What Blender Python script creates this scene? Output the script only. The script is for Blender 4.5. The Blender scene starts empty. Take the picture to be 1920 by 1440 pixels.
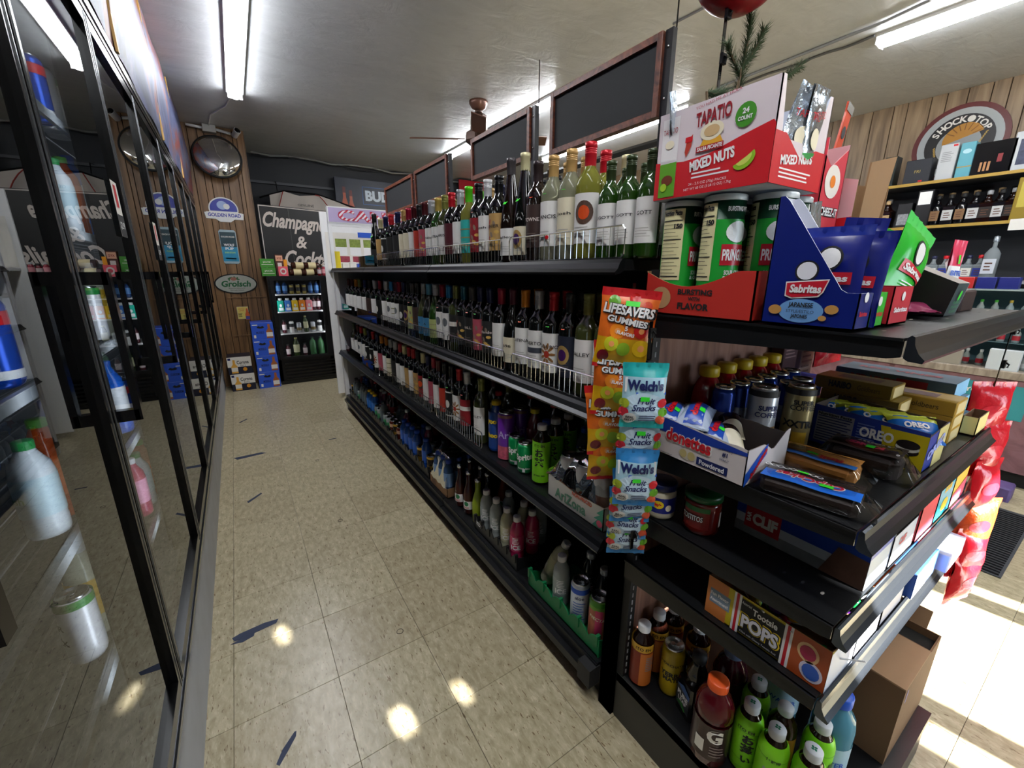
import bpy, math, random
from math import sin, cos, pi, radians
from mathutils import Vector, Matrix
random.seed(7)
SC = bpy.context.scene
COL = SC.collection
# ---------------- camera ----------------
F, YAW, PITCH, ROLL = 779.1, radians(32.9896), radians(-15.0641), radians(.1442)
CAM = Vector((.19279, -1.26833, 1.35375))
FW = Vector((sin(YAW)*cos(PITCH), cos(YAW)*cos(PITCH), sin(PITCH)))
_r = Vector((cos(YAW), -sin(YAW), 0)); _u = _r.cross(FW)
RT = cos(ROLL)*_r + sin(ROLL)*_u; UP = -sin(ROLL)*_r + cos(ROLL)*_u
cd = bpy.data.cameras.new('camera'); cam = bpy.data.objects.new('camera', cd); COL.objects.link(cam)
cd.sensor_width = 36; cd.lens = F/1920*36; cd.clip_start = .01
cam.matrix_world = Matrix(((RT.x, UP.x, -FW.x, CAM.x), (RT.y, UP.y, -FW.y, CAM.y), (RT.z, UP.z, -FW.z, CAM.z), (0, 0, 0, 1)))
SC.camera = cam
def on(x, y, ax, v):
    """point seen at photo pixel (x, y) on the plane ax = v"""
    d = (x-960)/F*RT - (y-720)/F*UP + FW
    i = 'XYZ'.index(ax); return CAM + d*((v-CAM[i])/d[i])
# ---------------- world, sun, exposure ----------------
SC.view_settings.view_transform = 'Standard'; SC.view_settings.look = 'None'
SC.view_settings.gamma = 1; SC.view_settings.use_curve_mapping = False
SC.view_settings.exposure = 0.45
SC.cycles.max_bounces = 7; SC.cycles.diffuse_bounces = 4; SC.cycles.glossy_bounces = 4
SC.cycles.transmission_bounces = 5; SC.cycles.transparent_max_bounces = 10
SC.cycles.caustics_reflective = False; SC.cycles.caustics_refractive = False
SC.cycles.sample_clamp_indirect = 6; SC.cycles.blur_glossy = .6
SC.cycles.use_denoising = True
TUBE = 34.0           # fluorescent diffusers
COOLLED = 7.0         # strips inside the cooler
SKY = 9.0
SUN = 60.0
W = bpy.data.worlds.new('sky'); SC.world = W; W.use_nodes = True
W.node_tree.nodes['Background'].inputs[0].default_value = (.70, .84, 1.0, 1)
W.node_tree.nodes['Background'].inputs[1].default_value = SKY
sd = bpy.data.lights.new('sun', 'SUN'); sd.energy = SUN; sd.angle = .01; sd.color = (1, .97, .92)
so = bpy.data.objects.new('sun', sd); COL.objects.link(so)
so.rotation_euler = Vector((-.16, 1, -math.tan(radians(25.2)))).to_track_quat('-Z', 'Y').to_euler()
# ---------------- materials ----------------
def lin(h):
    if isinstance(h, str):
        h = h.lstrip('#'); h = [int(h[i:i+2], 16)/255 for i in (0, 2, 4)]
        return tuple((c/12.92 if c <= .04045 else ((c+.055)/1.055)**2.4) for c in h)
    return tuple(h)
_mc = {}
def M(col, rough=.5, metal=0, trans=0, emit=0, bump=0, bscale=80, var=0, vscale=20, ior=1.45, coat=0, alpha=1):
    key = (col, rough, metal, trans, emit, bump, bscale, var, vscale, ior, coat, alpha)
    if key in _mc: return _mc[key]
    m = bpy.data.materials.new('mat_%d' % len(_mc)); m.use_nodes = True
    nt = m.node_tree; b = nt.nodes['Principled BSDF']; c = lin(col)
    b.inputs['Base Color'].default_value = (*c, 1)
    b.inputs['Roughness'].default_value = rough; b.inputs['Metallic'].default_value = metal
    b.inputs['Transmission Weight'].default_value = trans; b.inputs['IOR'].default_value = ior
    b.inputs['Coat Weight'].default_value = coat; b.inputs['Alpha'].default_value = alpha
    if emit:
        b.inputs['Emission Color'].default_value = (*c, 1); b.inputs['Emission Strength'].default_value = emit
    if not emit and not trans:
        tc = nt.nodes.new('ShaderNodeTexCoord'); n = nt.nodes.new('ShaderNodeTexNoise')
        n.inputs['Scale'].default_value = vscale; n.inputs['Detail'].default_value = 2
        nt.links.new(tc.outputs['Object'], n.inputs['Vector'])
        mx = nt.nodes.new('ShaderNodeMix'); mx.data_type = 'RGBA'
        v = var or .04
        mx.inputs[6].default_value = (*[x*(1-v) for x in c], 1); mx.inputs[7].default_value = (*[min(1, x*(1+v)) for x in c], 1)
        nt.links.new(n.outputs['Fac'], mx.inputs[0]); nt.links.new(mx.outputs[2], b.inputs['Base Color'])
    if bump:
        tc = nt.nodes.new('ShaderNodeTexCoord'); n = nt.nodes.new('ShaderNodeTexNoise')
        n.inputs['Scale'].default_value = bscale; n.inputs['Detail'].default_value = 4
        bp = nt.nodes.new('ShaderNodeBump'); bp.inputs['Strength'].default_value = bump; bp.inputs['Distance'].default_value = .01
        nt.links.new(tc.outputs['Object'], n.inputs['Vector']); nt.links.new(n.outputs['Fac'], bp.inputs['Height'])
        nt.links.new(bp.outputs['Normal'], b.inputs['Normal'])
    _mc[key] = m; return m
def mat_glass(name, tint, refl, seer=.04, dim=.85):
    """thin double glazing: fresnel mirror over a dimmed see-through"""
    m = bpy.data.materials.new(name); m.use_nodes = True; nt = m.node_tree; nt.nodes.clear()
    o = nt.nodes.new('ShaderNodeOutputMaterial'); mx = nt.nodes.new('ShaderNodeMixShader')
    t = nt.nodes.new('ShaderNodeBsdfTransparent'); g = nt.nodes.new('ShaderNodeBsdfGlossy'); f = nt.nodes.new('ShaderNodeFresnel')
    t.inputs[0].default_value = (*[c*dim for c in tint], 1); g.inputs['Color'].default_value = (.93, .95, .95, 1)
    g.inputs['Roughness'].default_value = 0.0; f.inputs['IOR'].default_value = refl
    nt.links.new(f.outputs[0], mx.inputs[0]); nt.links.new(t.outputs[0], mx.inputs[1]); nt.links.new(g.outputs[0], mx.inputs[2])
    nt.links.new(mx.outputs[0], o.inputs[0]); return m
def nodemat(name):
    m = bpy.data.materials.new(name); m.use_nodes = True
    nt = m.node_tree; return m, nt, nt.nodes['Principled BSDF']
def ramp(nt, fac, stops):
    r = nt.nodes.new('ShaderNodeValToRGB'); e = r.color_ramp.elements
    while len(e) < len(stops): e.new(.5)
    for i, (p, c) in enumerate(stops): e[i].position = p; e[i].color = (*lin(c), 1)
    nt.links.new(fac, r.inputs[0]); return r.outputs[0]
def noise(nt, vec, scale, detail=2, dist=0, rough=.5):
    n = nt.nodes.new('ShaderNodeTexNoise'); n.inputs['Scale'].default_value = scale; n.inputs['Detail'].default_value = detail
    n.inputs['Distortion'].default_value = dist; n.inputs['Roughness'].default_value = rough
    nt.links.new(vec, n.inputs['Vector']); return n.outputs['Fac']
def mapping(nt, scale, coord='Position', rot=(0, 0, 0)):
    if coord == 'Position': s = nt.nodes.new('ShaderNodeNewGeometry').outputs['Position']
    else: s = nt.nodes.new('ShaderNodeTexCoord').outputs[coord]
    mp = nt.nodes.new('ShaderNodeMapping'); mp.inputs['Scale'].default_value = scale; mp.inputs['Rotation'].default_value = rot
    nt.links.new(s, mp.inputs['Vector']); return mp.outputs[0]
def mixc(nt, fac, a, b, mode='MIX'):
    mx = nt.nodes.new('ShaderNodeMix'); mx.data_type = 'RGBA'; mx.blend_type = mode
    for sock, v in ((mx.inputs[0], fac), (mx.inputs[6], a), (mx.inputs[7], b)):
        if hasattr(v, 'is_output'): nt.links.new(v, sock)
        elif isinstance(v, (int, float)): sock.default_value = v
        else: sock.default_value = (*lin(v), 1)
    return mx.outputs[2]
def bumpit(nt, b, h, strength=.3, dist=.01):
    bp = nt.nodes.new('ShaderNodeBump'); bp.inputs['Strength'].default_value = strength; bp.inputs['Distance'].default_value = dist
    nt.links.new(h, bp.inputs['Height']); nt.links.new(bp.outputs[0], b.inputs['Normal'])
def mat_wood(name, c0, c1, c2, along='Z', scale=1.0, rough=.45):
    m, nt, b = nodemat(name)
    s = {'Z': (14, 14, 1.1), 'Y': (14, 1.1, 14), 'X': (1.1, 14, 14)}[along]
    v = mapping(nt, tuple(k*scale for k in s))
    n = noise(nt, v, .7, 5, 2.2, .5)
    c = ramp(nt, n, [(.3, c0), (.5, c1), (.72, c2)])
    oi = nt.nodes.new('ShaderNodeObjectInfo')
    r = ramp(nt, oi.outputs['Random'], [(0, (.8, .8, .8)), (1, (1, 1, 1))])
    c = mixc(nt, 1.0, c, r, 'MULTIPLY'); nt.links.new(c, b.inputs['Base Color']); b.inputs['Roughness'].default_value = rough
    return m
# ---------------- mesh builder ----------------
class Surf:
    """maps (u, v, off) in metres to space; used to lay print on panels, cans and bags"""
    def __init__(s, fn): s.fn = fn
def plane(org, u, v):
    o, u, v = Vector(org), Vector(u), Vector(v); n = u.cross(v).normalized()
    return Surf(lambda a, b, h: o + u*a + v*b + n*h)
def cyl(r, z0=0, ang=0):
    """u runs round the cylinder (0 faces local -X), v up"""
    def fn(a, b, h):
        t = pi + ang + a/r; return Vector(((r+h)*cos(t), (r+h)*sin(t), z0+b))
    return Surf(fn)
_tc = {}
def glyphs(s, bold=0.0, shear=0.0, sp=1.0):
    k = (s, bold, shear, sp)
    if k not in _tc:
        cu = bpy.data.curves.new('t', 'FONT'); cu.body = s; cu.size = 1; cu.resolution_u = 3; cu.offset = bold; cu.shear = shear
        cu.space_character = sp
        ob = bpy.data.objects.new('t', cu); COL.objects.link(ob)
        me = bpy.data.meshes.new_from_object(ob)
        V = [v.co.xy.copy() for v in me.vertices]; Fc = [tuple(p.vertices) for p in me.polygons]
        bpy.data.objects.remove(ob); bpy.data.curves.remove(cu); bpy.data.meshes.remove(me)
        if V:
            x0 = min(v.x for v in V); x1 = max(v.x for v in V); y0 = min(v.y for v in V); y1 = max(v.y for v in V)
        else: x0 = x1 = y0 = y1 = 0
        _tc[k] = (V, Fc, x0, x1, y0, y1)
    return _tc[k]
class MB:
    def __init__(s): s.v = []; s.f = []; s.m = []; s.mats = []; s.sm = []
    def mi(s, m):
        if m not in s.mats: s.mats.append(m)
        return s.mats.index(m)
    def add(s, vs, fs, mat, smooth=False):
        o = len(s.v); s.v += [tuple(v) for v in vs]; k = s.mi(mat)
        for f in fs: s.f.append(tuple(i+o for i in f)); s.m.append(k); s.sm.append(smooth)
        return s
    def box(s, a, b, mat, M4=None):
        x0, y0, z0 = a; x1, y1, z1 = b
        vs = [Vector(p) for p in ((x0, y0, z0), (x1, y0, z0), (x1, y1, z0), (x0, y1, z0), (x0, y0, z1), (x1, y0, z1), (x1, y1, z1), (x0, y1, z1))]
        if M4: vs = [M4 @ v for v in vs]
        return s.add(vs, [(0, 3, 2, 1), (4, 5, 6, 7), (0, 1, 5, 4), (1, 2, 6, 5), (2, 3, 7, 6), (3, 0, 4, 7)], mat)
    def bbox(s, a, b, mat, e=.003):
        """box with chamfered vertical edges and top"""
        x0, y0, z0 = a; x1, y1, z1 = b
        ring = lambda i, z: [(x0+i, y0+e, z), (x0+e, y0+i, z), (x1-e, y0+i, z), (x1-i, y0+e, z), (x1-i, y1-e, z), (x1-e, y1-i, z), (x0+e, y1-i, z), (x0+i, y1-e, z)]
        vs = ring(0, z0) + ring(0, z1-e) + ring(e*.7, z1)
        fs = [tuple(reversed(range(8))), tuple(range(16, 24))]
        for k in (0, 8):
            for i in range(8): j = (i+1) % 8; fs.append((k+i, k+j, k+8+j, k+8+i))
        return s.add(vs, fs, mat)
    def lathe(s, prof, mat, n=20, org=(0, 0, 0), M4=None, cap=True, smooth=True):
        ox, oy, oz = org; vs = []
        for r, z in prof:
            for i in range(n):
                t = 2*pi*i/n; p = Vector((ox+r*cos(t), oy+r*sin(t), oz+z)); vs.append(M4 @ p if M4 else p)
        fs = []
        for k in range(len(prof)-1):
            for i in range(n): j = (i+1) % n; fs.append((k*n+i, k*n+j, (k+1)*n+j, (k+1)*n+i))
        s.add(vs, fs, mat, smooth)
        if cap:
            o = len(s.v)-len(vs)
            for k, rev in ((0, True), (len(prof)-1, False)):
                if prof[k][0] > 1e-4:
                    f = tuple(o+k*n+i for i in range(n)); s.f.append(tuple(reversed(f)) if rev else f); s.m.append(s.mi(mat)); s.sm.append(False)
        return s
    def tube(s, pts, r, mat, n=6, closed=False):
        pts = [Vector(p) for p in pts]; vs = []; L = len(pts)
        for i, p in enumerate(pts):
            a = pts[(i-1) % L] if (closed or i > 0) else p; b = pts[(i+1) % L] if (closed or i < L-1) else p
            d = (b-a).normalized(); q = d.to_track_quat('Z', 'Y')
            for k in range(n):
                t = 2*pi*k/n; vs.append(p + q @ Vector((r*cos(t), r*sin(t), 0)))
        fs = []
        for i in range(L if closed else L-1):
            j = (i+1) % L
            for k in range(n): l = (k+1) % n; fs.append((i*n+k, i*n+l, j*n+l, j*n+k))
        if not closed: fs += [tuple(reversed(range(n))), tuple((L-1)*n+k for k in range(n))]
        return s.add(vs, fs, mat, n > 6)
    def prism(s, pts, S, th, mat, edge=None, inner=None):
        """flat outline on a surface, given thickness th (towards -n)"""
        n = len(pts); a = [S.fn(u, v, 0) for u, v in pts]; b = [S.fn(u, v, -th) for u, v in pts]
        area = sum(pts[i][0]*pts[(i+1) % n][1]-pts[(i+1) % n][0]*pts[i][1] for i in range(n))
        fw = tuple(range(n)) if area > 0 else tuple(reversed(range(n)))
        s.add(a, [fw], mat); s.add(b, [tuple(reversed(fw))], inner or mat)
        s.add(a+b, [((i, (i+1) % n, n+(i+1) % n, n+i) if area < 0 else (i, n+i, n+(i+1) % n, (i+1) % n)) for i in range(n)], edge or mat)
        return s
    # ---- flat print on surfaces ----
    def rect(s, S, u0, v0, u1, v1, mat, off=.0004, nx=1, ny=1):
        vs = [S.fn(u0+(u1-u0)*i/nx, v0+(v1-v0)*j/ny, off) for j in range(ny+1) for i in range(nx+1)]
        return s.add(vs, [(j*(nx+1)+i, j*(nx+1)+i+1, (j+1)*(nx+1)+i+1, (j+1)*(nx+1)+i) for j in range(ny) for i in range(nx)], mat, nx > 1)
    def disc(s, S, cu, cv, ru, rv, mat, off=.0006, n=20, rot=0, a0=0, a1=2*pi, hole=0):
        full = abs(a1-a0-2*pi) < 1e-6; vs = []; K = n if full else n+1
        rings = [1.0, max(hole, .5 if not hole else hole)] + ([0.02] if not hole else [])
        for q in rings:
            for i in range(K):
                t = a0+(a1-a0)*i/n; x = ru*q*cos(t); y = rv*q*sin(t)
                vs.append(S.fn(cu+x*cos(rot)-y*sin(rot), cv+x*sin(rot)+y*cos(rot), off))
        fs = []
        for k in range(len(rings)-1):
            for i in range(n): j = (i+1) % K; fs.append((k*K+j, k*K+i, (k+1)*K+i, (k+1)*K+j)[::-1])
        if not hole and full: fs.append(tuple((len(rings)-1)*K+i for i in range(K)))
        return s.add(vs, fs, mat)
    def poly(s, S, pts, mat, off=.0006):
        area = sum(pts[i][0]*pts[(i+1) % len(pts)][1]-pts[(i+1) % len(pts)][0]*pts[i][1] for i in range(len(pts)))
        return s.add([S.fn(u, v, off) for u, v in pts], [tuple(range(len(pts))) if area > 0 else tuple(reversed(range(len(pts))))], mat)
    def text(s, S, t, u, v, h, mat, off=.001, align='c', bold=.0, shear=0, w=None, rot=0, arc=0, sp=1.0):
        """h = height of the string; w = width limit or stretch; (u, v) = centre (or left end) at mid height"""
        V, Fc, x0, x1, y0, y1 = glyphs(t, bold, shear, sp)
        if not V: return s
        sy = h/max(y1-y0, .01); sx = sy if w is None else w/(x1-x0)
        out = []
        for p in V:
            x = (p.x-(x0+x1)/2)*sx if align == 'c' else (p.x-x0)*sx; y = (p.y-(y0+y1)/2)*sy
            if arc: R = 1/arc; t_ = x/R; x, y = (R+y)*sin(t_), (R+y)*cos(t_)-R
            x, y = x*cos(rot)-y*sin(rot), x*sin(rot)+y*cos(rot)
            out.append(S.fn(u+x, v+y, off))
        return s.add(out, Fc, mat)
    def lines(s, S, u0, v0, u1, v1, n, mat, off=.001, fill=.4, jag=.3):
        """n rows of small print"""
        rnd = random.Random(n*7+int(u0*1e4)); dv = (v1-v0)/n
        for i in range(n):
            b = v0+dv*(i+.5); s.rect(S, u0, b-dv*fill/2, u1-(u1-u0)*jag*rnd.random(), b+dv*fill/2, mat, off, nx=3 if u1-u0 > .02 else 1)
        return s
    def mesh(s, name='m'):
        me = bpy.data.meshes.new(name); me.from_pydata(s.v, [], s.f)
        for m in s.mats: me.materials.append(m)
        me.polygons.foreach_set('material_index', s.m); me.polygons.foreach_set('use_smooth', s.sm); me.update(); return me
    def build(s, name, parent=None, loc=None, rot=None):
        o = bpy.data.objects.new(name, s.mesh(name)); COL.objects.link(o)
        if parent: o.parent = parent
        if loc is not None: o.location = loc
        if rot is not None: o.rotation_euler = rot if hasattr(rot, '__len__') else (0, 0, rot)
        return o
def tag(o, label=None, cat=None, group=None, kind=None):
    if label: o['label'] = label
    if cat: o['category'] = cat
    if group: o['group'] = group
    if kind: o['kind'] = kind
    return o
def thing(name, label, cat, loc=(0, 0, 0), rz=0, group=None, rot=None):
    o = bpy.data.objects.new(name, None); COL.objects.link(o); o.location = loc; o.rotation_euler = rot or (0, 0, rz); o.empty_display_size = .05
    return tag(o, label, cat, group)
def struct(mb, name, parent=None):
    o = mb.build(name, parent)
    if not parent: o['kind'] = 'structure'
    return o
# protos: (name, category, root mesh, [(part, mesh, [(sub, mesh)])]) ; spawned by copying
class Proto:
    def __init__(s, name, cat, root, parts=()):
        s.name, s.cat = name, cat; s.root = bpy.data.objects.new(name, root.mesh(name) if root else None)
        s.parts = [(bpy.data.objects.new(n, m.mesh(n)), [bpy.data.objects.new(a, b.mesh(a)) for a, b in sub]) for n, m, sub in [(p+((),))[:3] for p in parts]]
    def spawn(s, loc, label, group=None, rz=0, rot=None, sc=1):
        r = s.root.copy(); COL.objects.link(r); r.location = loc; r.rotation_euler = rot or (0, 0, rz)
        if sc != 1: r.scale = (sc, sc, sc) if not hasattr(sc, '__len__') else sc
        tag(r, label, s.cat, group)
        for p, subs in s.parts:
            c = p.copy(); COL.objects.link(c); c.parent = r
            for q in subs: d = q.copy(); COL.objects.link(d); d.parent = c
        return r
def nth(i): return '%d%s' % (i, 'th' if 10 <= i % 100 <= 20 else {1: 'st', 2: 'nd', 3: 'rd'}.get(i % 10, 'th'))
# common materials
BLK = M('#101012', .38, .3, bump=.03); BLKM = M('#0c0c0d', .6); BLKG = M('#08080a', .12); WHT = M('#e8e8e8', .5); PAPER = M('#dedad2', .6)
STEEL = M('#c8c8c8', .25, 1); CHROME = M('#dddddd', .12, 1); KRAFT = M('#8a6a48', .8, bump=.05); RED = M('#c81420', .4); GREENTAG = M('#38e030', .4, var=.1)
INK = M('#151515', .6); NAVY = M('#16225a', .4); YEL = M('#e8c81c', .4); BLUE = M('#1c4fb8', .4); GRN = M('#1f8a3a', .4)
ORTAG = M('#f0583a', .4); TEAL = M('#1aa0a0', .35); GREY = M('#8a8c90', .5); CREAM = M('#e6dcc0', .6); PINK = M('#e0607a', .4)
DKBLUE = M('#0c1f7a', .35)
# =================== SETTING ===================
T = .3048; CZ = 2.86
# floor
m_tile, nt, b = nodemat('vinyl_tile')
v1 = mapping(nt, (48, 20, 48)); v2 = mapping(nt, (150, 42, 150)); v3 = mapping(nt, (110, 34, 110))
base = ramp(nt, noise(nt, v1, 1.0, 5, .4, .65), [(.25, '#8e8266'), (.42, '#a59a7c'), (.58, '#b6ab8e'), (.75, '#c8bfa5')])
dark = ramp(nt, noise(nt, v2, 1.0, 2, .6, .5), [(.0, (1, 1, 1)), (.645, (1, 1, 1)), (.69, (.42, .33, .24)), (1, (.25, .17, .12))])
lite = ramp(nt, noise(nt, v3, 1.0, 2, .3, .5), [(0, (0, 0, 0)), (.6, (0, 0, 0)), (.68, (.09, .085, .07)), (1, (.12, .11, .1))])
c = mixc(nt, 1.0, base, dark, 'MULTIPLY'); c = mixc(nt, 1.0, c, lite, 'ADD')
oi = nt.nodes.new('ShaderNodeObjectInfo'); c = mixc(nt, 1.0, c, ramp(nt, oi.outputs['Random'], [(0, (.88, .86, .84)), (1, (1, 1, 1))]), 'MULTIPLY')
nt.links.new(c, b.inputs['Base Color']); b.inputs['Roughness'].default_value = .3
bumpit(nt, b, noise(nt, mapping(nt, (6, 6, 6)), 1.5, 3), .12, .02)
fl = struct(MB().box((-.9, -4.2, -.06), (5.7, 5.8, -.0035), M('#4d4434', .8)), 'floor')
tmesh = MB().bbox((.0006, .0006, -.0034), (T-.0006, T-.0006, 0), m_tile, .0008).mesh('tile')
for i in range(-1, 18):
    for j in range(-14, 19):
        if i > 4 and (j > -2 or j < -9): continue
        if i <= 4 and j < -6: continue
        t = bpy.data.objects.new('tile', tmesh); COL.objects.link(t); t.parent = fl; t.location = (i*T, j*T, 0)
rest = MB()
for i in range(-1, 18):
    for j in range(-14, 19):
        if (i > 4 and (j > -2 or j < -9)) or (i <= 4 and j < -6): rest.box((i*T+.0006, j*T+.0006, -.0034), (i*T+T-.0006, j*T+T-.0006, 0), m_tile)
r = rest.build('tile_field', fl); r['kind'] = 'stuff'
# ceiling
m_ceil, nt, b = nodemat('painted_plaster')
n1 = noise(nt, mapping(nt, (1, 2.2, 1)), 2.2, 6, 1.5, .6)
nt.links.new(ramp(nt, n1, [(.3, '#c0c3c6'), (.7, '#cdd0d3')]), b.inputs['Base Color']); b.inputs['Roughness'].default_value = .32
bumpit(nt, b, noise(nt, mapping(nt, (2.2, 4, 2.2)), 2.2, 5, .8, .55), .22, .03)
struct(MB().box((-.9, -4.2, CZ), (5.7, 5.8, CZ+.1), m_ceil), 'ceiling')
# walls
m_wall_g = M('#34363a', .7, bump=.1); m_wall_w = M('#8a8884', .7)
w_oak = mat_wood('oak_panelling', '#5a3e22', '#7c5a36', '#94704a')
w_ash = mat_wood('ash_panelling', '#6a5640', '#8a7358', '#a08a6c')
def plank_wall(name, edges, mk, back_mb, mat, z0, z1, gap=.006):
    w = struct(back_mb, name)
    for a, c_ in zip(edges[:-1], edges[1:]):
        lo, hi = mk(a+gap/2, c_-gap/2); q = MB().bbox(lo, hi, mat, .0015).build('plank', w)
    return w
ex = [-.11, -.01, .075, .135, .235, .29, .39, .43, .497]
w = plank_wall('wall_back', ex, lambda a, c_: ((a, 4.712, .0), (c_, 4.722, CZ)), MB().box((-.9, 4.722, 0), (.5, 4.79, CZ), M('#2a1a0e', .8)).box((.497, 4.712, 0), (.503, 4.722, CZ), w_oak), w_oak, 0, CZ)
struct(MB().box((.44, 4.79, 0), (.503, 5.7, CZ), m_wall_g), 'wall_recess')
struct(MB().box((.44, 5.7, 0), (5.7, 5.8, CZ), m_wall_g).box((.5, 5.66, 2.5), (3.4, 5.7, 2.53), M('#55585c', .6)), 'wall_far')
t1 = MB(); t1.box((.1, 4.700, 1.05), (.497, 4.712, 1.062), w_oak); struct(t1, 'trim_1')
t1 = MB(); t1.box((.1, 4.700, .60), (.497, 4.712, .612), w_oak); struct(t1, 'trim_2')
er = [-4.2]; rr = random.Random(3)
while er[-1] < 5.6: er.append(er[-1]+rr.choice([.1, .14, .16, .2, .13]))
wr = struct(MB().box((5.61, -4.2, 0), (5.68, 5.8, CZ), M('#1e150d', .8)), 'wall_right')
for a, c_ in zip(er[:-1], er[1:]):
    if -1.6 < a < 1.9: MB().bbox((5.6, a+.003, 1.0), (5.612, c_-.003, CZ), w_ash, .0015).build('plank', wr)
struct(MB().box((5.6, -4.2, 0), (5.61, -1.6, CZ), w_ash).box((5.6, 1.9, 0), (5.61, 5.7, CZ), w_ash), 'trim_3')
struct(MB().box((-.95, -4.2, 0), (-.85, 5.8, CZ), m_wall_w), 'wall_left')
# unseen shop front; high window and glazed door sized to steer the sun
wf = MB(); y0, y1 = -3.7, -3.6
for x0, x1, z0, z1 in ((-.95, .7, 0, CZ), (1.25, 1.55, 0, CZ), (1.55, 2.07, 0, 1.72), (1.55, 3.4, 2.0, CZ), (2.07, 2.11, 0, 2.0), (2.23, 2.33, 0, 2.0), (3.02, 3.12, 0, 2.0), (3.2, 5.7, 0, CZ)):
    wf.box((x0, y0, z0), (x1, y1, z1), m_wall_w)
for x0, x1, z0, z1 in ((.7, .765, 0, CZ), (.765, .80, 0, 1.825), (.765, .80, 1.85, CZ), (.80, .952, 0, CZ), (.952, 1.002, 0, 1.557), (.952, 1.002, 1.587, CZ), (1.002, 1.152, 0, CZ), (1.152, 1.19, 0, 1.553), (1.152, 1.19, 1.577, CZ), (1.19, 1.25, 0, CZ)):  # thin wall section; small holes added to cast sun spots on the floor
    wf.box((x0, -3.61, z0), (x1, -3.6, z1), m_wall_w)
struct(wf, 'wall_front')
struct(MB().box((-12, -14, -.1), (18, -3.7, -.06), M('#a8a6a0', .8)), 'pavement')
for x0, x1, z0, z1 in ((1.55, 2.07, 1.72, 2.0), (2.11, 2.23, 0, 2.0), (2.33, 3.02, 0, 2.0), (3.12, 3.2, 0, 2.0)):
    ld = bpy.data.lights.new('portal', 'AREA'); ld.shape = 'RECTANGLE'; ld.size = x1-x0; ld.size_y = z1-z0; ld.cycles.is_portal = True
    lo = bpy.data.objects.new('portal', ld); COL.objects.link(lo); lo.location = ((x0+x1)/2, -3.59, (z0+z1)/2); lo.rotation_euler = (pi/2, 0, 0)
# blue tape strips stuck to the floor
m_tape = M('#27324c', .6)
def tape(pts, label):
    P3 = [on(x, y, 'Z', .0006) for x, y in pts]
    mb = MB(); mb.prism([(p.x, p.y) for p in P3], plane((0, 0, .0009), (1, 0, 0), (0, 1, 0)), .0009, m_tape)
    tag(mb.build('floor_tape'), label, 'tape', 'worn tape strips on the floor')
tape([(435, 1197), (450, 1188), (495, 1168), (522, 1160), (518, 1168), (492, 1180), (470, 1190), (440, 1203)], 'long torn dark blue tape strip, upper of the pair beside the bright sun spot')
tape([(432, 1209), (455, 1196), (478, 1185), (476, 1192), (455, 1204)], 'short torn dark blue tape strip just below the long one')
tape([(518, 1433), (530, 1405), (552, 1372), (556, 1370), (555, 1380), (540, 1408), (524, 1436)], 'dark blue tape strip with pinched middle, lying at the bottom of the aisle')
tape([(463, 941), (489, 924), (492, 925), (466, 943)], 'short slanting blue tape strip halfway down the aisle')
tape([(438, 859), (490, 848), (500, 849), (445, 862)], 'long narrow double blue tape strip across the aisle')
tape([(448, 792), (463, 785), (464, 786), (450, 793)], 'tiny blue tape scrap near the far end of the cooler')
tape([(616, 824), (630, 821), (631, 822), (617, 825)], 'tiny blue tape scrap near the wine shelves')
for px, py, s_ in ((750, 1184, 1), (638, 976, 1), (595, 863, 1)):
    p = on(px, py, 'Z', 0); MB().tube([(.012*cos(a*pi/8), .012*sin(a*pi/8), .0008) for a in range(16)], .0011, INK, 4, True).build('scuff_ring', None, p)
for i, o in enumerate([o for o in COL.objects if o.name.startswith('scuff_ring')]):
    tag(o, ['small dark ring mark on the floor by the bright sun spots', 'small dark ring mark midway along the aisle', 'small dark ring mark toward the far end of the aisle'][i], 'mark', 'ring marks on the floor tiles')
# ---------------- lamps ----------------
m_tube = M((.95, .97, 1.0), .5, emit=TUBE); m_lampw = M('#d8d8d8', .4)
def strip_lamp(x, y0, y1, label, w=.1, z=CZ):
    t = thing('ceiling_lamp', label, 'lamp', (x, y0, z), 0, 'fluorescent ceiling strips')
    L = y1-y0
    MB().box((-w/2-.012, 0, -.02), (w/2+.012, L, -.001), m_lampw).box((-w/2-.004, -.006, -.06), (w/2+.004, .0, -.002), m_lampw).box((-w/2-.004, L, -.06), (w/2+.004, L+.006, -.002), m_lampw).build('housing', t)
    pr = [(w/2*cos(pi+pi*k/8), -.02-.045*abs(sin(pi*k/8))) for k in range(9)]
    d = MB(); n = len(pr); vs = [(px, yy, pz) for yy in (0, L) for px, pz in pr]
    d.add(vs, [(i, n+i, n+i+1, i+1) for i in range(n-1)] + [tuple(range(n)), tuple(reversed(range(n, 2*n)))], m_tube).build('diffuser', t)
    return t
strip_lamp(.42, 1.05, 3.5, 'long bright strip lamp over the cooler aisle')
strip_lamp(.42, -2.6, -.2, 'added unseen strip lamp over the aisle before the cooler doors')  # extra tube out of view, put in for more light
strip_lamp(2.8, 2.0, 4.3, 'strip lamp seen in the gap between the chalkboards')
strip_lamp(3.96, 1.5, 3.72, 'strip lamp below and behind the largest chalkboard')
strip_lamp(4.0, -2.2, .13, 'strip lamp above the spirits counter beside the wood wall', .12)
strip_lamp(2.4, -2.9, -1.5, 'added unseen strip lamp near the shop front')  # another out-of-view tube, added to help light the shop
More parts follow.
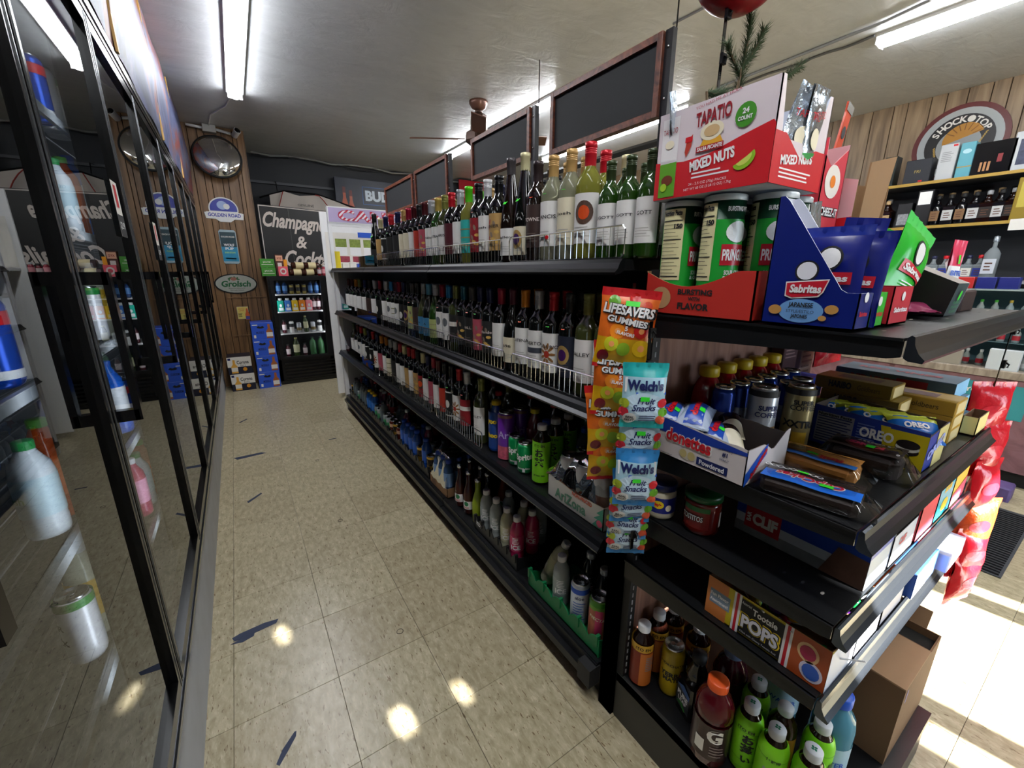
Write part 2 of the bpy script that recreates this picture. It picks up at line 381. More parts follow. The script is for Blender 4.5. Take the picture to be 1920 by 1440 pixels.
# =================== DOOR COOLER ===================
GX = -.06
m_gl = mat_glass('cooler_glass', (.92, .97, .97), 2.7, dim=.45)
FRM = M('#0a0a0b', .22, .4); m_led = M((.8, .88, 1.0), .4, emit=COOLLED); m_int = M('#5a5f66', .5)
cool = thing('display_cooler', 'long black framed drinks cooler with a row of reflective glass doors', 'cooler', (0, 0, 0))
YD = [-1.5+.02, -.82, -.16, .52, 1.20, 1.88, 2.56, 3.24, 3.92, 4.60]
MB().box((-.12, -1.5, .0), (-.072, 4.69, .33), M('#a8acb6', .4, .1, var=.2, vscale=9)).box((-.075, -1.5, .30), (-.068, 4.69, .315), STEEL).build('kick_panel', cool)
MB().box((-.84, -1.5, 0), (-.8, 4.69, CZ-.003), m_int).box((-.84, -1.54, 0), (-.12, -1.5, 2.2), m_int).box((-.8, -1.5, 2.2), (-.1, 4.69, 2.26), m_int).box((-.8, -1.5, .05), (-.12, 4.69, .3), m_int).build('case', cool)
MB().box((-.11, -1.5, .33), (-.055, 4.69, .375), FRM).box((-.06, -1.5, .345), (-.05, 4.69, .36), M('#46484c', .2, .8)).build('bottom_rail', cool)
MB().box((-.11, -1.5, 2.05), (-.05, 4.69, 2.11), FRM).box((-.055, -1.5, 2.07), (-.046, 4.69, 2.078), STEEL).build('top_rail', cool)
for k, y in enumerate(YD): MB().box((-.13, y-.02, .37), (-.085, y+.02, 2.06), FRM).box((-.134, y-.035, .42), (-.13, y+.035, 2.0), FRM).box((-.1365, y-.012, .42), (-.134, y+.02, 2.0), m_led).build('mullion', cool)
for k in range(len(YD)-1):
    a, c_ = YD[k]+.004, YD[k+1]-.004; sw = .026; x0, x1 = -.083, -.052
    d = MB(); d.box((x0, a, .378), (x1, a+sw, 2.045), FRM).box((x0, c_-sw, .378), (x1, c_, 2.045), FRM).box((x0, a+sw, .378), (x1, c_-sw, .41), FRM).box((x0, a+sw, 2.01), (x1, c_-sw, 2.045), FRM)
    for yy in (a+.007, c_-.011): d.box((x1, yy, .38), (x1+.0015, yy+.0025, 2.04), M('#85888c', .2, .9))
    d = d.build('door', cool)
    MB().add([(GX-.004, a+sw, .41), (GX-.004, c_-sw, .41), (GX-.004, c_-sw, 2.01), (GX-.004, a+sw, 2.01)], [(0, 1, 2, 3)], m_gl).build('glass_pane', d)
    h = MB(); ya = a+.012; z0, z1 = 1.05, 1.352
    h.box((-.052, ya, z1-.024), (-.014, ya+.018, z1), BLKG).box((-.052, ya, z0), (-.014, ya+.018, z0+.024), BLKG).box((-.022, ya, z0), (-.010, ya+.022, z1), BLKG)
    h.build('handle', d)
# stickers on two doors
for k, zz in ((3, 1.45), (4, 1.40)):
    S = plane((GX+.002, YD[k]-.14, zz), (0, 1, 0), (0, 0, 1)); S = plane((GX+.002, YD[k]-.13, zz), (0, 1, 0), (0, 0, 1))
    s = MB(); s.rect(S, 0, 0, .075, .15, PAPER, 0).rect(S, 0, 0, .075, .06, INK, .0006).text(S, '$2.99', .0375, .03, .022, WHT, .001, bold=.02).rect(S, .02, .08, .05, .14, RED, .0006)
    tag(s.build('price_sticker'), ['price sticker with black band on the cooler glass by the third handle', 'price sticker with black band on the cooler glass by the fourth handle'][k-3], 'sticker')
# wire shelves inside, with drinks
m_wire = M('#85898d', .35, .7)
SHZ = (.50, .82, 1.14, 1.46, 1.76)
for z in SHZ:
    s = MB()
    for q in range(9): x = -.17-q*.07; s.box((x-.002, -1.48, z-.005), (x+.002, 4.66, z-.001), m_wire)
    s.box((-.165, -1.48, z-.02), (-.155, 4.66, z+.004), m_wire)
    s.build('wire_shelf', cool)
def pet(r, h, liq, cap, lab=None, neck=.014, lz=(.25, .65), prints=(), glass=None, capr=None, caph=.018, name='drink_bottle', squat=False):
    """plastic drink bottle: body, cap, label"""
    m = glass or liq
    b = MB(); b.lathe([(0, .004), (r*.55, 0), (r*.93, .004), (r, .012), (r, h*.18), (r*.96, h*.2), (r, h*.22), (r, h*.66), (r*.9, h*.76), (r*.55, h*.86), (neck, h*.92), (neck, h-caph*.9)] if not squat else
              [(0, .004), (r*.8, 0), (r, .01), (r, h*.5), (r*.88, h*.53), (r*.88, h*.56), (r, h*.6), (r*.97, h*.72), (r*.75, h*.82), (neck, h*.9), (neck, h-caph*.9)], m, 20)
    parts = []
    cr = capr or neck*1.15
    c_ = MB(); c_.lathe([(cr, h-caph), (cr, h-.002), (cr*.9, h), (0, h)], cap, 18, cap=False); parts.append(('cap', c_))
    if lab:
        l = MB(); S = cyl(r+.0006); l.lathe([(r+.0006, h*lz[0]), (r+.0006, h*lz[1])], lab, 22, cap=False)
        for p in prints: p(l, S, r, h)
        parts.append(('label', l))
    return Proto(name, 'bottle', b, parts)
def can(r, h, body, top=None, prints=(), bands=(), name='drink_can'):
    b = MB(); b.lathe([(r*.8, .0), (r*.92, .006), (r, .014), (r, h-.016), (r*.84, h-.005)], body, 22)
    for z0, z1, m_ in bands: b.lathe([(r+.0004, z0*h), (r+.0004, z1*h)], m_, 22, cap=False)
    S = cyl(r)
    for p in prints: p(b, S, r, h)
    l = MB(); l.lathe([(r*.84, h-.006), (r*.86, h), (r*.8, h), (r*.76, h-.004), (0, h-.004)], top or STEEL, 22, cap=False)
    l.lathe([(.008, h-.003), (.0085, h-.001), (.006, h-.001)], STEEL, 8, (0, .004, 0)); l.box((-.0045, -.012, h-.0035), (.0045, .004, h-.0015), STEEL)
    return Proto(name, 'can', b, [('lid', l)])
def T_(t, v, h, mat, **k): return lambda mb, S, r, H: mb.text(S, t, k.get('u', 0), v*H, h, mat, bold=k.get('b', .015), w=k.get('w'), off=k.get('off', .0012), shear=k.get('sh', 0), rot=k.get('rot', 0))
def R_(v0, v1, mat, wd=1.0, off=.0009): return lambda mb, S, r, H: mb.rect(S, -wd*r, v0*H, wd*r, v1*H, mat, off, nx=8)
def L_(v0, v1, n, mat, u0=-.8, u1=.8): return lambda mb, S, r, H: mb.lines(S, u0*r, v0*H, u1*r, v1*H, n, mat, .0012)
CLRM = M((.80, .86, .86), .04, trans=.75, ior=1.2)
cp = [pet(.034, .23, M('#c8501c', .1), M('#58b030', .4), M('#e86a20', .4), prints=(T_('juice', .45, .016, WHT),)),
      pet(.037, .25, M('#2060c8', .1), M('#1c4fb8', .4), M('#e8e8ea', .4), prints=(R_(.3, .45, BLUE), T_('VODKA', .55, .014, NAVY))),
      can(.033, .168, M('#1c4fc0', .25, .4), bands=((.7, .85, RED), (.1, .2, WHT))),
      can(.033, .168, M('#e8e8ea', .25, .3), prints=(T_('MTN', .5, .03, NAVY), R_(.1, .3, M('#e8702a', .4)))),
      can(.033, .168, M('#f0eef0', .3, .2), bands=((.85, .97, GRN),), prints=(T_('STAR', .62, .016, INK, b=.03), T_('BUCK', .38, .016, INK, b=.03))),
      pet(.036, .24, M('#d8d8c0', .05), WHT, M('#f0c030', .5), prints=(T_('WINE', .45, .012, INK),)),
      pet(.033, .22, M('#b02858', .1), WHT, M('#f0a0c0', .5)), pet(.034, .21, M('#e8eef2', .06), M('#30a050', .4), M('#d0e8f0', .4), prints=(T_('fresh', .45, .016, GRN),))]
cn = ['orange juice bottle with green cap', 'blue drink bottle with white label', 'blue can with red band', 'white and orange can', 'white can with green rim', 'pale wine bottle with yellow label', 'pink drink bottle', 'clear drink bottle with green cap']
rc = random.Random(11)
for si, z in enumerate(SHZ):
    for k in range(4):
        a = YD[k]+.06
        for q in range(3):
            pi_ = (si*3+k*2+q) % len(cp); xx = -.20-(q % 2)*.0
            cp[pi_].spawn((-.205, a+q*.085, z+.0), '%s, %s on cooler shelf %s, bay %s' % (cn[pi_], nth(q+1), ['lowest', 'second', 'third', 'fourth', 'top'][si], ['one', 'two', 'three', 'four'][k]), 'drinks on the cooler shelves', rc.uniform(-.4, .4)+.5)
# picture band over the doors
m_ban, nt, b = nodemat('banner_print')
vv = mapping(nt, (1, 1.1, 1.6)); n = noise(nt, vv, 1.3, 5, 1.2, .65)
c = ramp(nt, n, [(.3, '#181c30'), (.42, '#2c3658'), (.5, '#4e5270'), (.56, '#684036'), (.6, '#7a2822'), (.66, '#605c74'), (.8, '#303c60')])
nt.links.new(c, b.inputs['Base Color']); b.inputs['Roughness'].default_value = .5
t = thing('picture_banner', 'glossy blue and red picture banner above the cooler doors', 'banner', (-.05, -1.5, 2.115))
for k in range(5):
    a = k*1.238; g = MB(); n_ = 12; R0 = []
    for i in range(n_+1):
        yy = a+1.23*i/n_; R0 += [(.004*sin(i*.9), yy, 0), (.02+.006*sin(i*.9+k), yy, .37), (.004*sin(i*.9), yy, .735)]
    g.add(R0, [(3*i+j, 3*i+3+j, 3*i+4+j, 3*i+1+j) for i in range(n_) for j in (0, 1)], m_ban, True)
    g.box((.0, a-.004, .0), (.008, a+.02, .735), M('#c8a060', .5)); g.build('picture_sheet', t)
MB().box((-.03, 0, 0), (-.006, 6.19, .735), BLKM).build('backing', t)
# =================== PANELLED WALL ITEMS ===================
YW = 4.71
c0 = on(408, 297, 'Y', YW); t = thing('convex_mirror', 'round convex security mirror hanging on the wood panelling', 'mirror', (c0.x, YW-.012, c0.z), 0)
R = .215; Mx = Matrix.Rotation(pi/2, 4, 'X') @ Matrix.Identity(4)
tilt = Matrix.Rotation(radians(-14), 4, 'X') @ Mx
MB().lathe([(R*sin(a), .075*cos(a)*1.0) for a in [pi/2*(1-k/12) for k in range(13)]], M('#e8e8e8', .02, 1), 40, M4=Matrix.Translation((0, -.06, 0)) @ tilt, cap=False).build('mirror_dome', t)
MB().lathe([(R+.012, -.006), (R+.014, .006), (R+.002, .012), (R-.003, .004)], BLKM, 40, M4=Matrix.Translation((0, -.06, 0)) @ tilt).build('rim', t)
MB().box((-.02, -.05, .0), (.02, .012, .05), BLKM).build('bracket', t)
# conduit and junction box
t = thing('junction_box', 'grey junction box with pale conduit at the ceiling over the mirror', 'electrical box', (.19, 4.66, 2.80))
MB().bbox((-.06, -.03, -.015), (.06, .05, .058), M('#b8b8b4', .5), .004).build('box', t)
MB().tube([(-.2, 0, .03), (-.06, 0, .02)], .014, WHT, 8).tube([(.06, 0, .02), (.19, 0, .0)], .014, WHT, 8).build('conduit', t)
MB().tube([(0, 0, .05), (.03, -.4, .045), (.16, -.75, .05), (.22, -1.12, .05)], .007, WHT, 6).build('cable', t)
p = on(442, 250, 'Y', 4.6); t = thing('security_camera', 'small white security camera at the ceiling corner beside the mirror', 'camera', p)
Mc = Matrix.Rotation(radians(60), 4, 'X') @ Matrix.Rotation(.4, 4, 'Y')
MB().lathe([(.02, -.05), (.03, -.045), (.032, .04), (.034, .045)], WHT, 16, M4=Mc).build('body', t)
MB().lathe([(.03, .046), (.028, .052), (.0, .05)], BLKG, 16, M4=Mc, cap=False).build('lens', t)
MB().box((-.015, 0, .0), (.015, .112, .03), WHT).build('bracket', t)
# signs on the panelling
def wallsign(name, px, py, label, cat, pts, back, fn, th=.006, Y=YW):
    p = on(px, py, 'Y', Y); t = thing(name, label, cat, (p.x, Y-.001, p.z))
    S = plane((0, -.001-th, 0), (1, 0, 0), (0, 0, 1)); mb = MB(); mb.prism(pts, S, th, back); mb.build('panel', t)
    q = MB(); fn(q, S); q.build('print', t); return t
arc = lambda cx, cy, rx, ry, a0, a1, n=16: [(cx+rx*cos(a0+(a1-a0)*i/n), cy+ry*sin(a0+(a1-a0)*i/n)) for i in range(n+1)]
pts = arc(0, .02, .14, .125, -.25, pi+.25, 20) + [(-.185, -.02), (-.175, -.085), (-.09, -.085), (-.05, -.115), (.05, -.115), (.09, -.085), (.175, -.085), (.185, -.02)]
def f(q, S):
    q.poly(S, arc(0, .02, .128, .112, -.2, pi+.2, 20), M('#2834a0', .35)); q.disc(S, -.01, .06, .05, .045, M('#9fb4e0', .4), .0012); q.disc(S, .03, .05, .03, .03, WHT, .0014)
    q.rect(S, -.165, -.075, .165, -.012, WHT, .0016); q.text(S, 'GOLDEN ROAD', 0, -.043, .038, M('#2834a0', .35), .002, bold=.03, w=.31)
wallsign('beer_sign', 420, 396, 'white and blue arched beer sign on the panelling', 'sign', pts, WHT, f)
pts = [(-.075, -.17), (-.06, -.185), (.065, -.185), (.08, -.17), (.082, .165), (.065, .185), (-.065, .185), (-.082, .165)]
def f(q, S):
    q.rect(S, -.075, -.16, .075, .16, M('#2a8ab0', .35, var=.3, vscale=14)); q.rect(S, -.075, .0, .075, .16, M('#1c3a44', .4, var=.5, vscale=18), .0008)
    q.text(S, 'GOLDEN ROAD', 0, .11, .018, PAPER, w=.13, bold=.02); q.text(S, 'WOLF', 0, .02, .03, WHT, w=.1, bold=.03); q.text(S, 'PUP', 0, -.02, .03, WHT, w=.08, bold=.03); q.text(S, 'session', 0, -.06, .022, M('#b8e04a', .4), w=.1); q.rect(S, -.05, -.135, .05, -.12, PAPER)
wallsign('can_sign', 430, 463, 'blue beer can shaped sign below the arched sign', 'sign', pts, M('#9ab0b8', .4), f)
pts = arc(0, 0, .215, .115, 0, 2*pi, 32)[:-1]
def f(q, S):
    q.disc(S, 0, 0, .20, .102, M('#a8aca4', .3, .3, var=.15), n=32); q.disc(S, -.02, .055, .03, .02, M('#a06858', .4), .001)
    for a in range(6): q.disc(S, -.02+.045*cos(a*pi/5), .05+.02*sin(a*pi/5), .018, .009, M('#3f6a44', .4), .0009, 8, a)
    q.text(S, 'Grolsch', 0, 0, .07, M('#0e5c34', .3), bold=.035, w=.29, shear=.15); q.text(S, 'Bierbrouwerij', 0, -.052, .012, INK, w=.16); q.text(S, 'Enschede Holland', 0, -.074, .012, INK, w=.13)
wallsign('oval_sign', 443, 532, 'oval silver and green beer sign on the panelling', 'sign', pts, BLK, f)
def f(q, S):
    q.rect(S, -.055, -.06, .055, .08, M('#e0cc6a', .5)); q.text(S, 'SPECIAL', -.01, .055, .012, RED, w=.07); q.text(S, 'OFFER', -.01, .035, .012, RED, w=.05); q.lines(S, -.05, -.04, .0, .01, 4, INK)
    q.poly(S, [(.02, -.075), (.065, -.075), (.065, -.01), (.055, .02), (.05, .06), (.035, .06), (.03, .02), (.02, -.01)], M('#c85a2a', .4), .001); q.rect(S, .022, -.07, .063, -.03, M('#4a4a90', .4), .0014)
wallsign('paper_flyer', 456, 588, 'small yellow paper flyer with bottle picture above the cases', 'flyer', [(-.057, -.062), (.057, -.062), (.057, .082), (-.057, .082)], PAPER, f, .001)
# beer cases on the floor
def beercase(name, label, loc, w, h, d, cols, group, face, rz=0):
    t = thing(name, label, 'case', loc, rz, group)
    MB().bbox((0, 0, 0), (w, d, h), cols[0], .004).build('carton', t)
    q = MB(); S = plane((0, 0, 0), (1, 0, 0), (0, 0, 1)); face(q, S, w, h); q.build('print', t); return t
def bottle2d(q, S, x, y, s, body, lab):
    q.poly(S, [(x-.2*s, y), (x+.2*s, y), (x+.2*s, y+.5*s), (x+.08*s, y+.68*s), (x+.07*s, y+s), (x-.07*s, y+s), (x-.08*s, y+.68*s), (x-.2*s, y+.5*s)], body, .0014); q.rect(S, x-.2*s, y+.12*s, x+.2*s, y+.42*s, lab, .0018)
def f(q, S, w, h):
    q.rect(S, 0, h*.42, w, h, PAPER); q.rect(S, 0, 0, w, h*.42, M('#12162c', .4)); q.text(S, 'Corona', w*.64, h*.68, h*.2, INK, bold=.02, w=w*.5); q.text(S, 'Extra', w*.64, h*.5, h*.09, INK, w=w*.22)
    q.disc(S, w*.7, h*.26, w*.09, h*.11, M('#d08a20', .4), .001); bottle2d(q, S, w*.27, h*.06, h*.78, M('#d8a040', .3), PAPER); q.rect(S, .008, h*.82, .035, h*.95, NAVY, .001)
beercase('beer_case', 'white and navy beer case on the floor by the panelling', (.0, 4.40, 0), .235, .2, .28, (M('#14182c', .4),), 'white and navy beer cases', f)
beercase('beer_case', 'white and navy beer case on top of its twin', (-.01, 4.41, .2), .235, .2, .28, (M('#14182c', .4),), 'white and navy beer cases', f)
def f(q, S, w, h):
    q.text(S, 'MODELO', w*.38, h*.42, h*.14, NAVY, bold=.03, w=w*.34); q.poly(S, [(w*.25, h*.72), (w*.33, h*.82), (w*.43, h*.76), (w*.52, h*.82), (w*.6, h*.72), (w*.5, h*.66), (w*.35, h*.66)], BLKM, .001)
    bottle2d(q, S, w*.8, h*.06, h*.85, M('#a05a28', .3), PAPER); q.rect(S, w*.08, h*.1, w*.18, h*.28, PAPER, .001); q.rect(S, w*.06, h*.85, w*.3, h*.9, PAPER, .001)
for i, lb in enumerate(('bottom', 'second', 'third', 'top')):
    beercase('beer_case', 'bright blue beer case, %s in the stack of four against the fridge' % lb, (.27+(.004 if i % 2 else 0), 4.38, i*.195), .225, .194, .3, (M('#2a56c8', .4),), 'stack of blue beer cases', f)
# =================== GLASS DOOR FRIDGE ===================
t = thing('beverage_fridge', 'black upright fridge with glass door at the end of the aisle', 'fridge', (.51, 4.43, 0))
W_, D_, H_ = .72, .62, 1.30
MB().box((0, .02, 0), (.03, D_, H_), BLK).box((.59, .02, 0), (W_, D_, H_), BLK).box((.03, .02, 1.265), (.59, D_, H_), BLK).box((0, .02, 0), (W_, D_, .31), BLK).box((.03, D_-.03, .3), (.59, D_, 1.27), M('#22262a', .5)).build('cabinet', t)
g = MB()
for k in range(6): g.box((.06, .002, .05+k*.04), (.68, .02, .068+k*.04), BLKG)
g.box((0, .005, .01), (W_, .02, .045), BLKG); g.build('grille', t)
d = MB().box((.02, -.02, .31), (.06, .018, 1.29), BLK).box((.56, -.02, .31), (.62, .018, 1.29), BLK).box((.06, -.02, .31), (.56, .018, .345), BLK).box((.06, -.02, 1.255), (.56, .018, 1.29), BLK).build('door', t)
MB().add([(.06, -.005, .345), (.56, -.005, .345), (.56, -.005, 1.255), (.06, -.005, 1.255)], [(0, 1, 2, 3)], mat_glass('fridge_glass', (1, 1, 1), 1.25, dim=.95)).build('glass_pane', d)
MB().box((.585, -.05, .7), (.6, -.02, 1.0), BLKG).build('handle', d)
FZ = (.345, .62, .885, 1.09)
for z in FZ[1:]: MB().box((.04, .04, z-.012), (.58, .5, z-.0008), WHT).build('shelf', t)
MB().box((.045, .03, .36), (.055, .04, 1.25), M((.85, .92, 1), .5, emit=10)).box((.565, .03, .36), (.575, .04, 1.25), M((.85, .92, 1), .5, emit=10)).build('light_strip', t)
# ---- fridge contents ----
FX, FY = .51, 4.43
def carton(w, h, col): 
    b = MB(); b.bbox((-w/2, -w/2, 0), (w/2, w/2, h), col, .008); S = plane((0, -w/2, 0), (1, 0, 0), (0, 0, 1)); b.rect(S, -w*.35, h*.1, w*.35, h*.35, WHT); b.disc(S, 0, h*.55, w*.18, w*.25, WHT)
    c_ = MB(); c_.lathe([(w*.28, h), (w*.3, h+.004), (w*.3, h+.022), (w*.26, h+.026), (0, h+.026)], WHT, 14); return Proto('drink_carton', 'carton', b, [('cap', c_)])
for i, (cc, nm) in enumerate((('#18a088', 'teal'), ('#3a78c8', 'blue'), ('#e8c020', 'yellow'), ('#f08a1c', 'orange'), ('#f09098', 'pink'))):
    carton(.07, .13, M(cc, .4)).spawn((FX+.11+i*.078, FY+.12, FZ[2]), '%s drink carton with white cap in the glass door fridge' % nm, 'coloured cartons in the fridge')
dk = pet(.026, .17, M('#40141c', .1), BLKM, M('#d8c8c8', .4)); dkb = pet(.028, .16, M('#1c3a6a', .15), BLKM, M('#4a7ab0', .4)); gcan = can(.028, .12, M('#8a7a3a', .3, .5), bands=((.3, .7, BLKM),))
cn1 = can(.03, .13, M('#b8bcc0', .3, .3), bands=((.2, .5, M('#6a5a30', .4)),)); cn2 = can(.028, .15, M('#e0e0dc', .4), bands=((.5, .8, INK),)); olive = pet(.036, .25, M('#2a3a18', .08), M('#b8b070', .3), M('#c8c8a0', .5), neck=.015); grnb = pet(.04, .24, M('#3a6a40', .1), M('#204a2a', .3), None)
for i, (p_, nm) in enumerate(((dk, 'dark red bottle'), (dk, 'dark red bottle'))): p_.spawn((FX+.50+.0+i*.055-.02, FY+.13, FZ[2]), nm+' standing %s the pink carton' % ('next to', 'second from')[i], 'bottles beside the cartons')
for i in range(7):
    p_, nm = ((dkb, 'blue bottle'), (dkb, 'blue bottle'), (gcan, 'gold and black can'), (gcan, 'gold and black can'), (gcan, 'gold and black can'), (dkb, 'blue bottle'), (dkb, 'blue bottle'))[i]
    p_.spawn((FX+.11+i*.07, FY+.12, FZ[3]), '%s, %s along the top shelf of the fridge' % (nm, nth(i+1)), 'drinks on the top fridge shelf', sc=.95)
for i in range(6):
    p_, nm = ((dk, 'dark bottle'), (cn2, 'white can'), (cn1, 'silver can'), (olive, 'short olive bottle'), (cn1, 'silver can'), (cn2, 'white can'))[i]
    p_.spawn((FX+.12+i*.08, FY+.12, FZ[1]), '%s, %s along the second lowest fridge shelf' % (nm, nth(i+1)), 'drinks on the lower fridge shelf', sc=.95 if p_ is not olive else .8)
for i in range(5):
    p_, nm = ((dk, 'dark red bottle'), (olive, 'olive wine bottle'), (dk, 'dark red bottle'), (grnb, 'tall green bottle'), (grnb, 'tall green bottle'))[i]
    p_.spawn((FX+.13+i*.095, FY+.14, .3108), '%s, %s along the bottom of the fridge' % (nm, nth(i+1)), 'bottles at the bottom of the fridge', sc=.98)
# ---- second black cabinet beside the fridge and gold garland ----
t = thing('drinks_cabinet', 'black open cabinet standing beside the glass door fridge', 'cabinet', (1.25, 4.45, 0))
MB().box((0, 0, 0), (.55, .5, .3), BLK).box((0, .45, .3), (.55, .5, 1.3), BLKM).box((.52, 0, .3), (.55, .5, 1.3), BLK).box((0, 0, 1.27), (.55, .5, 1.3), BLK).build('frame', t)
for z in (.62, .95): MB().box((0, .02, z), (.52, .45, z+.0142), BLK).build('shelf', t)
for k, z in enumerate((.3008, .635, .965)):
    for i in range(5): (dk, cn2, cn1, grnb, cn1)[(i+k) % 5].spawn((1.31+i*.092, 4.55, z+.0005), '%s, %s on %s shelf of the black cabinet' % (('dark bottle', 'white can', 'silver can', 'green bottle', 'silver can')[(i+k) % 5], nth(i+1), ('lowest', 'middle', 'upper')[k]), 'drinks in the black cabinet')
g = MB(); rg = random.Random(2); GOLD = M('#b08a4a', .3, .8)
for k in range(170):
    z = 1.32-k*.0042; x = 1.235+.02*sin(k*.2)+rg.uniform(-.025, .025); y = 4.40+rg.uniform(-.03, .03); a = rg.uniform(0, 6); d = Vector((cos(a), sin(a)*.4, rg.uniform(-.8, .2)))*.03
    g.add([(x, y, z), (x+d.x, y+d.y, z+d.z), (x+d.x+.006, y+d.y, z+d.z-.01), (x+.006, y, z-.008)], [(0, 1, 2, 3)], GOLD)
g.tube([(1.235+.02*sin(k*2), 4.40, 1.33-k*.072) for k in range(11)], .004, GOLD, 5)
tag(g.build('gold_garland'), 'shimmering gold garland hanging down beside the black fridge', 'garland')
# ---- things on top of the fridge ----
def cardbox(name, label, cat, loc, dims, col, pr=None, rz=0, group=None, rot=None, e=.002):
    t = thing(name, label, cat, loc, rz, group, rot); w, d, h = dims
    MB().bbox((0, 0, 0), (w, d, h), col, e).build('carton', t)
    if pr: q = MB(); pr(q, plane((0, 0, 0), (1, 0, 0), (0, 0, 1)), plane((0, d, 0), (0, -1, 0), (0, 0, 1)), plane((0, 0, h), (1, 0, 0), (0, 1, 0)), w, d, h); q.build('print', t)
    return t
GC = M('#3f8a2a', .45)
def f(q, Sf, Sl, St, w, d, h): q.text(Sf, 'JACK', w*.5, h*.6, h*.22, PAPER, w=w*.6, bold=.02); q.rect(Sf, w*.1, h*.3, w*.9, h*.36, PAPER)
for i, lb in enumerate(('lower', 'upper')): cardbox('green_carton', '%s of two green cartons stacked on the fridge' % lb, 'carton', (.47-.005*i, 4.47, 1.302+i*.098), (.145, .12, .096), GC, f, 0, 'green cartons on the fridge')
def f(q, Sf, Sl, St, w, d, h):
    q.rect(Sf, w*.08, h*.7, w*.92, h*.95, M('#e8b090', .4)); q.text(Sf, 'XYZ', w*.5, h*.82, h*.09, M('#8a2a2a', .4), w=w*.6, bold=.03); q.rect(Sf, w*.25, h*.1, w*.75, h*.62, PAPER); q.disc(Sf, w*.5, h*.35, w*.15, h*.1, M('#a07850', .4), .001)
cardbox('gift_box', 'tall orange and black bottle gift box on the fridge', 'box', (.625, 4.5, 1.302), (.085, .08, .245), M('#50281e', .4), f)
cardbox('gift_box', 'slim yellow bottle box behind the pink pouch on the fridge', 'box', (.71, 4.53, 1.302), (.04, .08, .19), M('#f0a020', .4))
def f(q, Sf, Sl, St, w, d, h): q.disc(Sf, w*.5, h*.5, w*.33, h*.33, PAPER); q.disc(Sf, w*.5, h*.5, w*.2, h*.18, M('#c84a5a', .4), .001)
cardbox('pink_pouch', 'short pink box with white emblem in front of the gift box', 'box', (.64, 4.44, 1.302), (.1, .035, .11), M('#e86070', .4), f)
lie = pet(.04, .22, M('#3a1a10', .08), M('#c8b080', .3), M('#e0d0a0', .5), lz=(.2, .6), name='spirit_bottle')
for i, (x, z) in enumerate(((.76, 1.345), (.79, 1.425), (.90, 1.345), (.93, 1.425))): lie.spawn((x, 4.55, z), 'dark spirit bottle lying flat on the fridge, %s of the pile' % ('lower first', 'upper first', 'lower second', 'upper second')[i], 'bottles lying on the fridge', rot=(0, pi/2, .12))
spb = pet(.022, .12, M('#6a1018', .1), BLKM, M('#d0c0c0', .5), name='spirit_bottle'); spc = pet(.022, .13, M('#a03040', .1), M('#c8c8c8', .3), M('#e8a0a8', .5), name='spirit_bottle')
for i in range(4): (spb, spc, spb, spc)[i].spawn((1.09+i*.05, 4.5, 1.302), 'small %s spirit bottle on the fridge by the garland, %s one' % (('dark red', 'pink', 'dark red', 'pink')[i], nth(i+1)), 'small bottles on the fridge')
# ---- champagne sign, jersey, lit beer banner ----
p = on(481, 382, 'Y', 4.95); t = thing('champagne_sign', 'black chalk style champagne and cocktails sign behind the fridge', 'sign', (p.x, p.y, 1.3), radians(14))
h = p.z-1.3; S = plane((0, 0, 0), (1, 0, 0), (0, 0, 1)); WS = M('#d8ccc4', .5)
MB().box((0, 0, 0), (1.7, .02, h), M('#0b0b0d', .5)).build('board', t)
MB().rect(S, .01, h-.018, 1.69, h-.008, WS).rect(S, .01, .01, .018, h-.01, WS).text(S, 'Champagne', .42, h-.20, .235, WS, .002, bold=.03, shear=.35, w=.76, rot=-.03).text(S, '&', .47, h-.42, .15, WS, bold=.02, shear=.2).text(S, 'Cocktails', .60, h-.63, .2, WS, .002, bold=.03, shear=.35, w=.72, rot=-.03).rect(S, .35, h-.02, .354, .1, M('#555555', .5)).build('lettering', t)
m_cloth = M('#c8beb4', .9, bump=.1, bscale=300); pts = [on(x, y, 'Y', 5.45) for x, y in ((505, 366), (540, 358), (575, 366), (620, 366), (660, 377), (690, 392), (672, 400), (640, 410), (560, 400), (512, 388))]
j = thing('baseball_jersey', 'pale baseball jersey with red piping hung above the champagne sign', 'jersey', (pts[0].x, 5.45, pts[0].z))
g = MB(); n_ = 24; vs = []
TOP = [(.0, -.0), (.18, .06), (.35, .02), (.6, .05), (.85, -.02), (1.08, -.1)]
def tp(x):
    for (a, za), (b_, zb) in zip(TOP[:-1], TOP[1:]):
        if a <= x <= b_: return za+(zb-za)*(x-a)/(b_-a)
    return 0
for i in range(n_+1):
    x = 1.08*i/n_
    for k in range(6): vs.append((x, .03*sin(x*22+k*.6)*(k/5)-.02, tp(x)-k*.075*(1-.25*abs(x-.5))))
g.add(vs, [(6*i+k, 6*i+k+1, 6*i+k+7, 6*i+k+6) for i in range(n_) for k in range(5)], m_cloth, True); g.build('cloth', j)
MB().tube([(.16-.02*k, -.045, tp(.16-.02*k)-.05*k) for k in range(7)], .006, M('#a03028', .7)).tube([(.55+.05*k, -.05, tp(.55+.05*k)-.012*k*k) for k in range(6)], .006, M('#a03028', .7)).tube([(1.0-.01*k, -.05, tp(1.0-.01*k)-.05*k) for k in range(5)], .006, M('#a03028', .7)).build('piping', j)
MB().text(plane((0, -.055, 0), (1, 0, 0), (0, 0, 1)), 'GENUINE', .42, -.10, .03, INK, .0, w=.2).build('print', j)
MB().tube([(-.12, 0, -.04), (.18, 0, .07), (.6, 0, .06), (1.1, 0, -.08)], .012, BLK, 6).tube([(.1, 0, .06), (.1, .05, .18), (.1, .24, .2)], .006, BLK, 6).build('hanger', j)
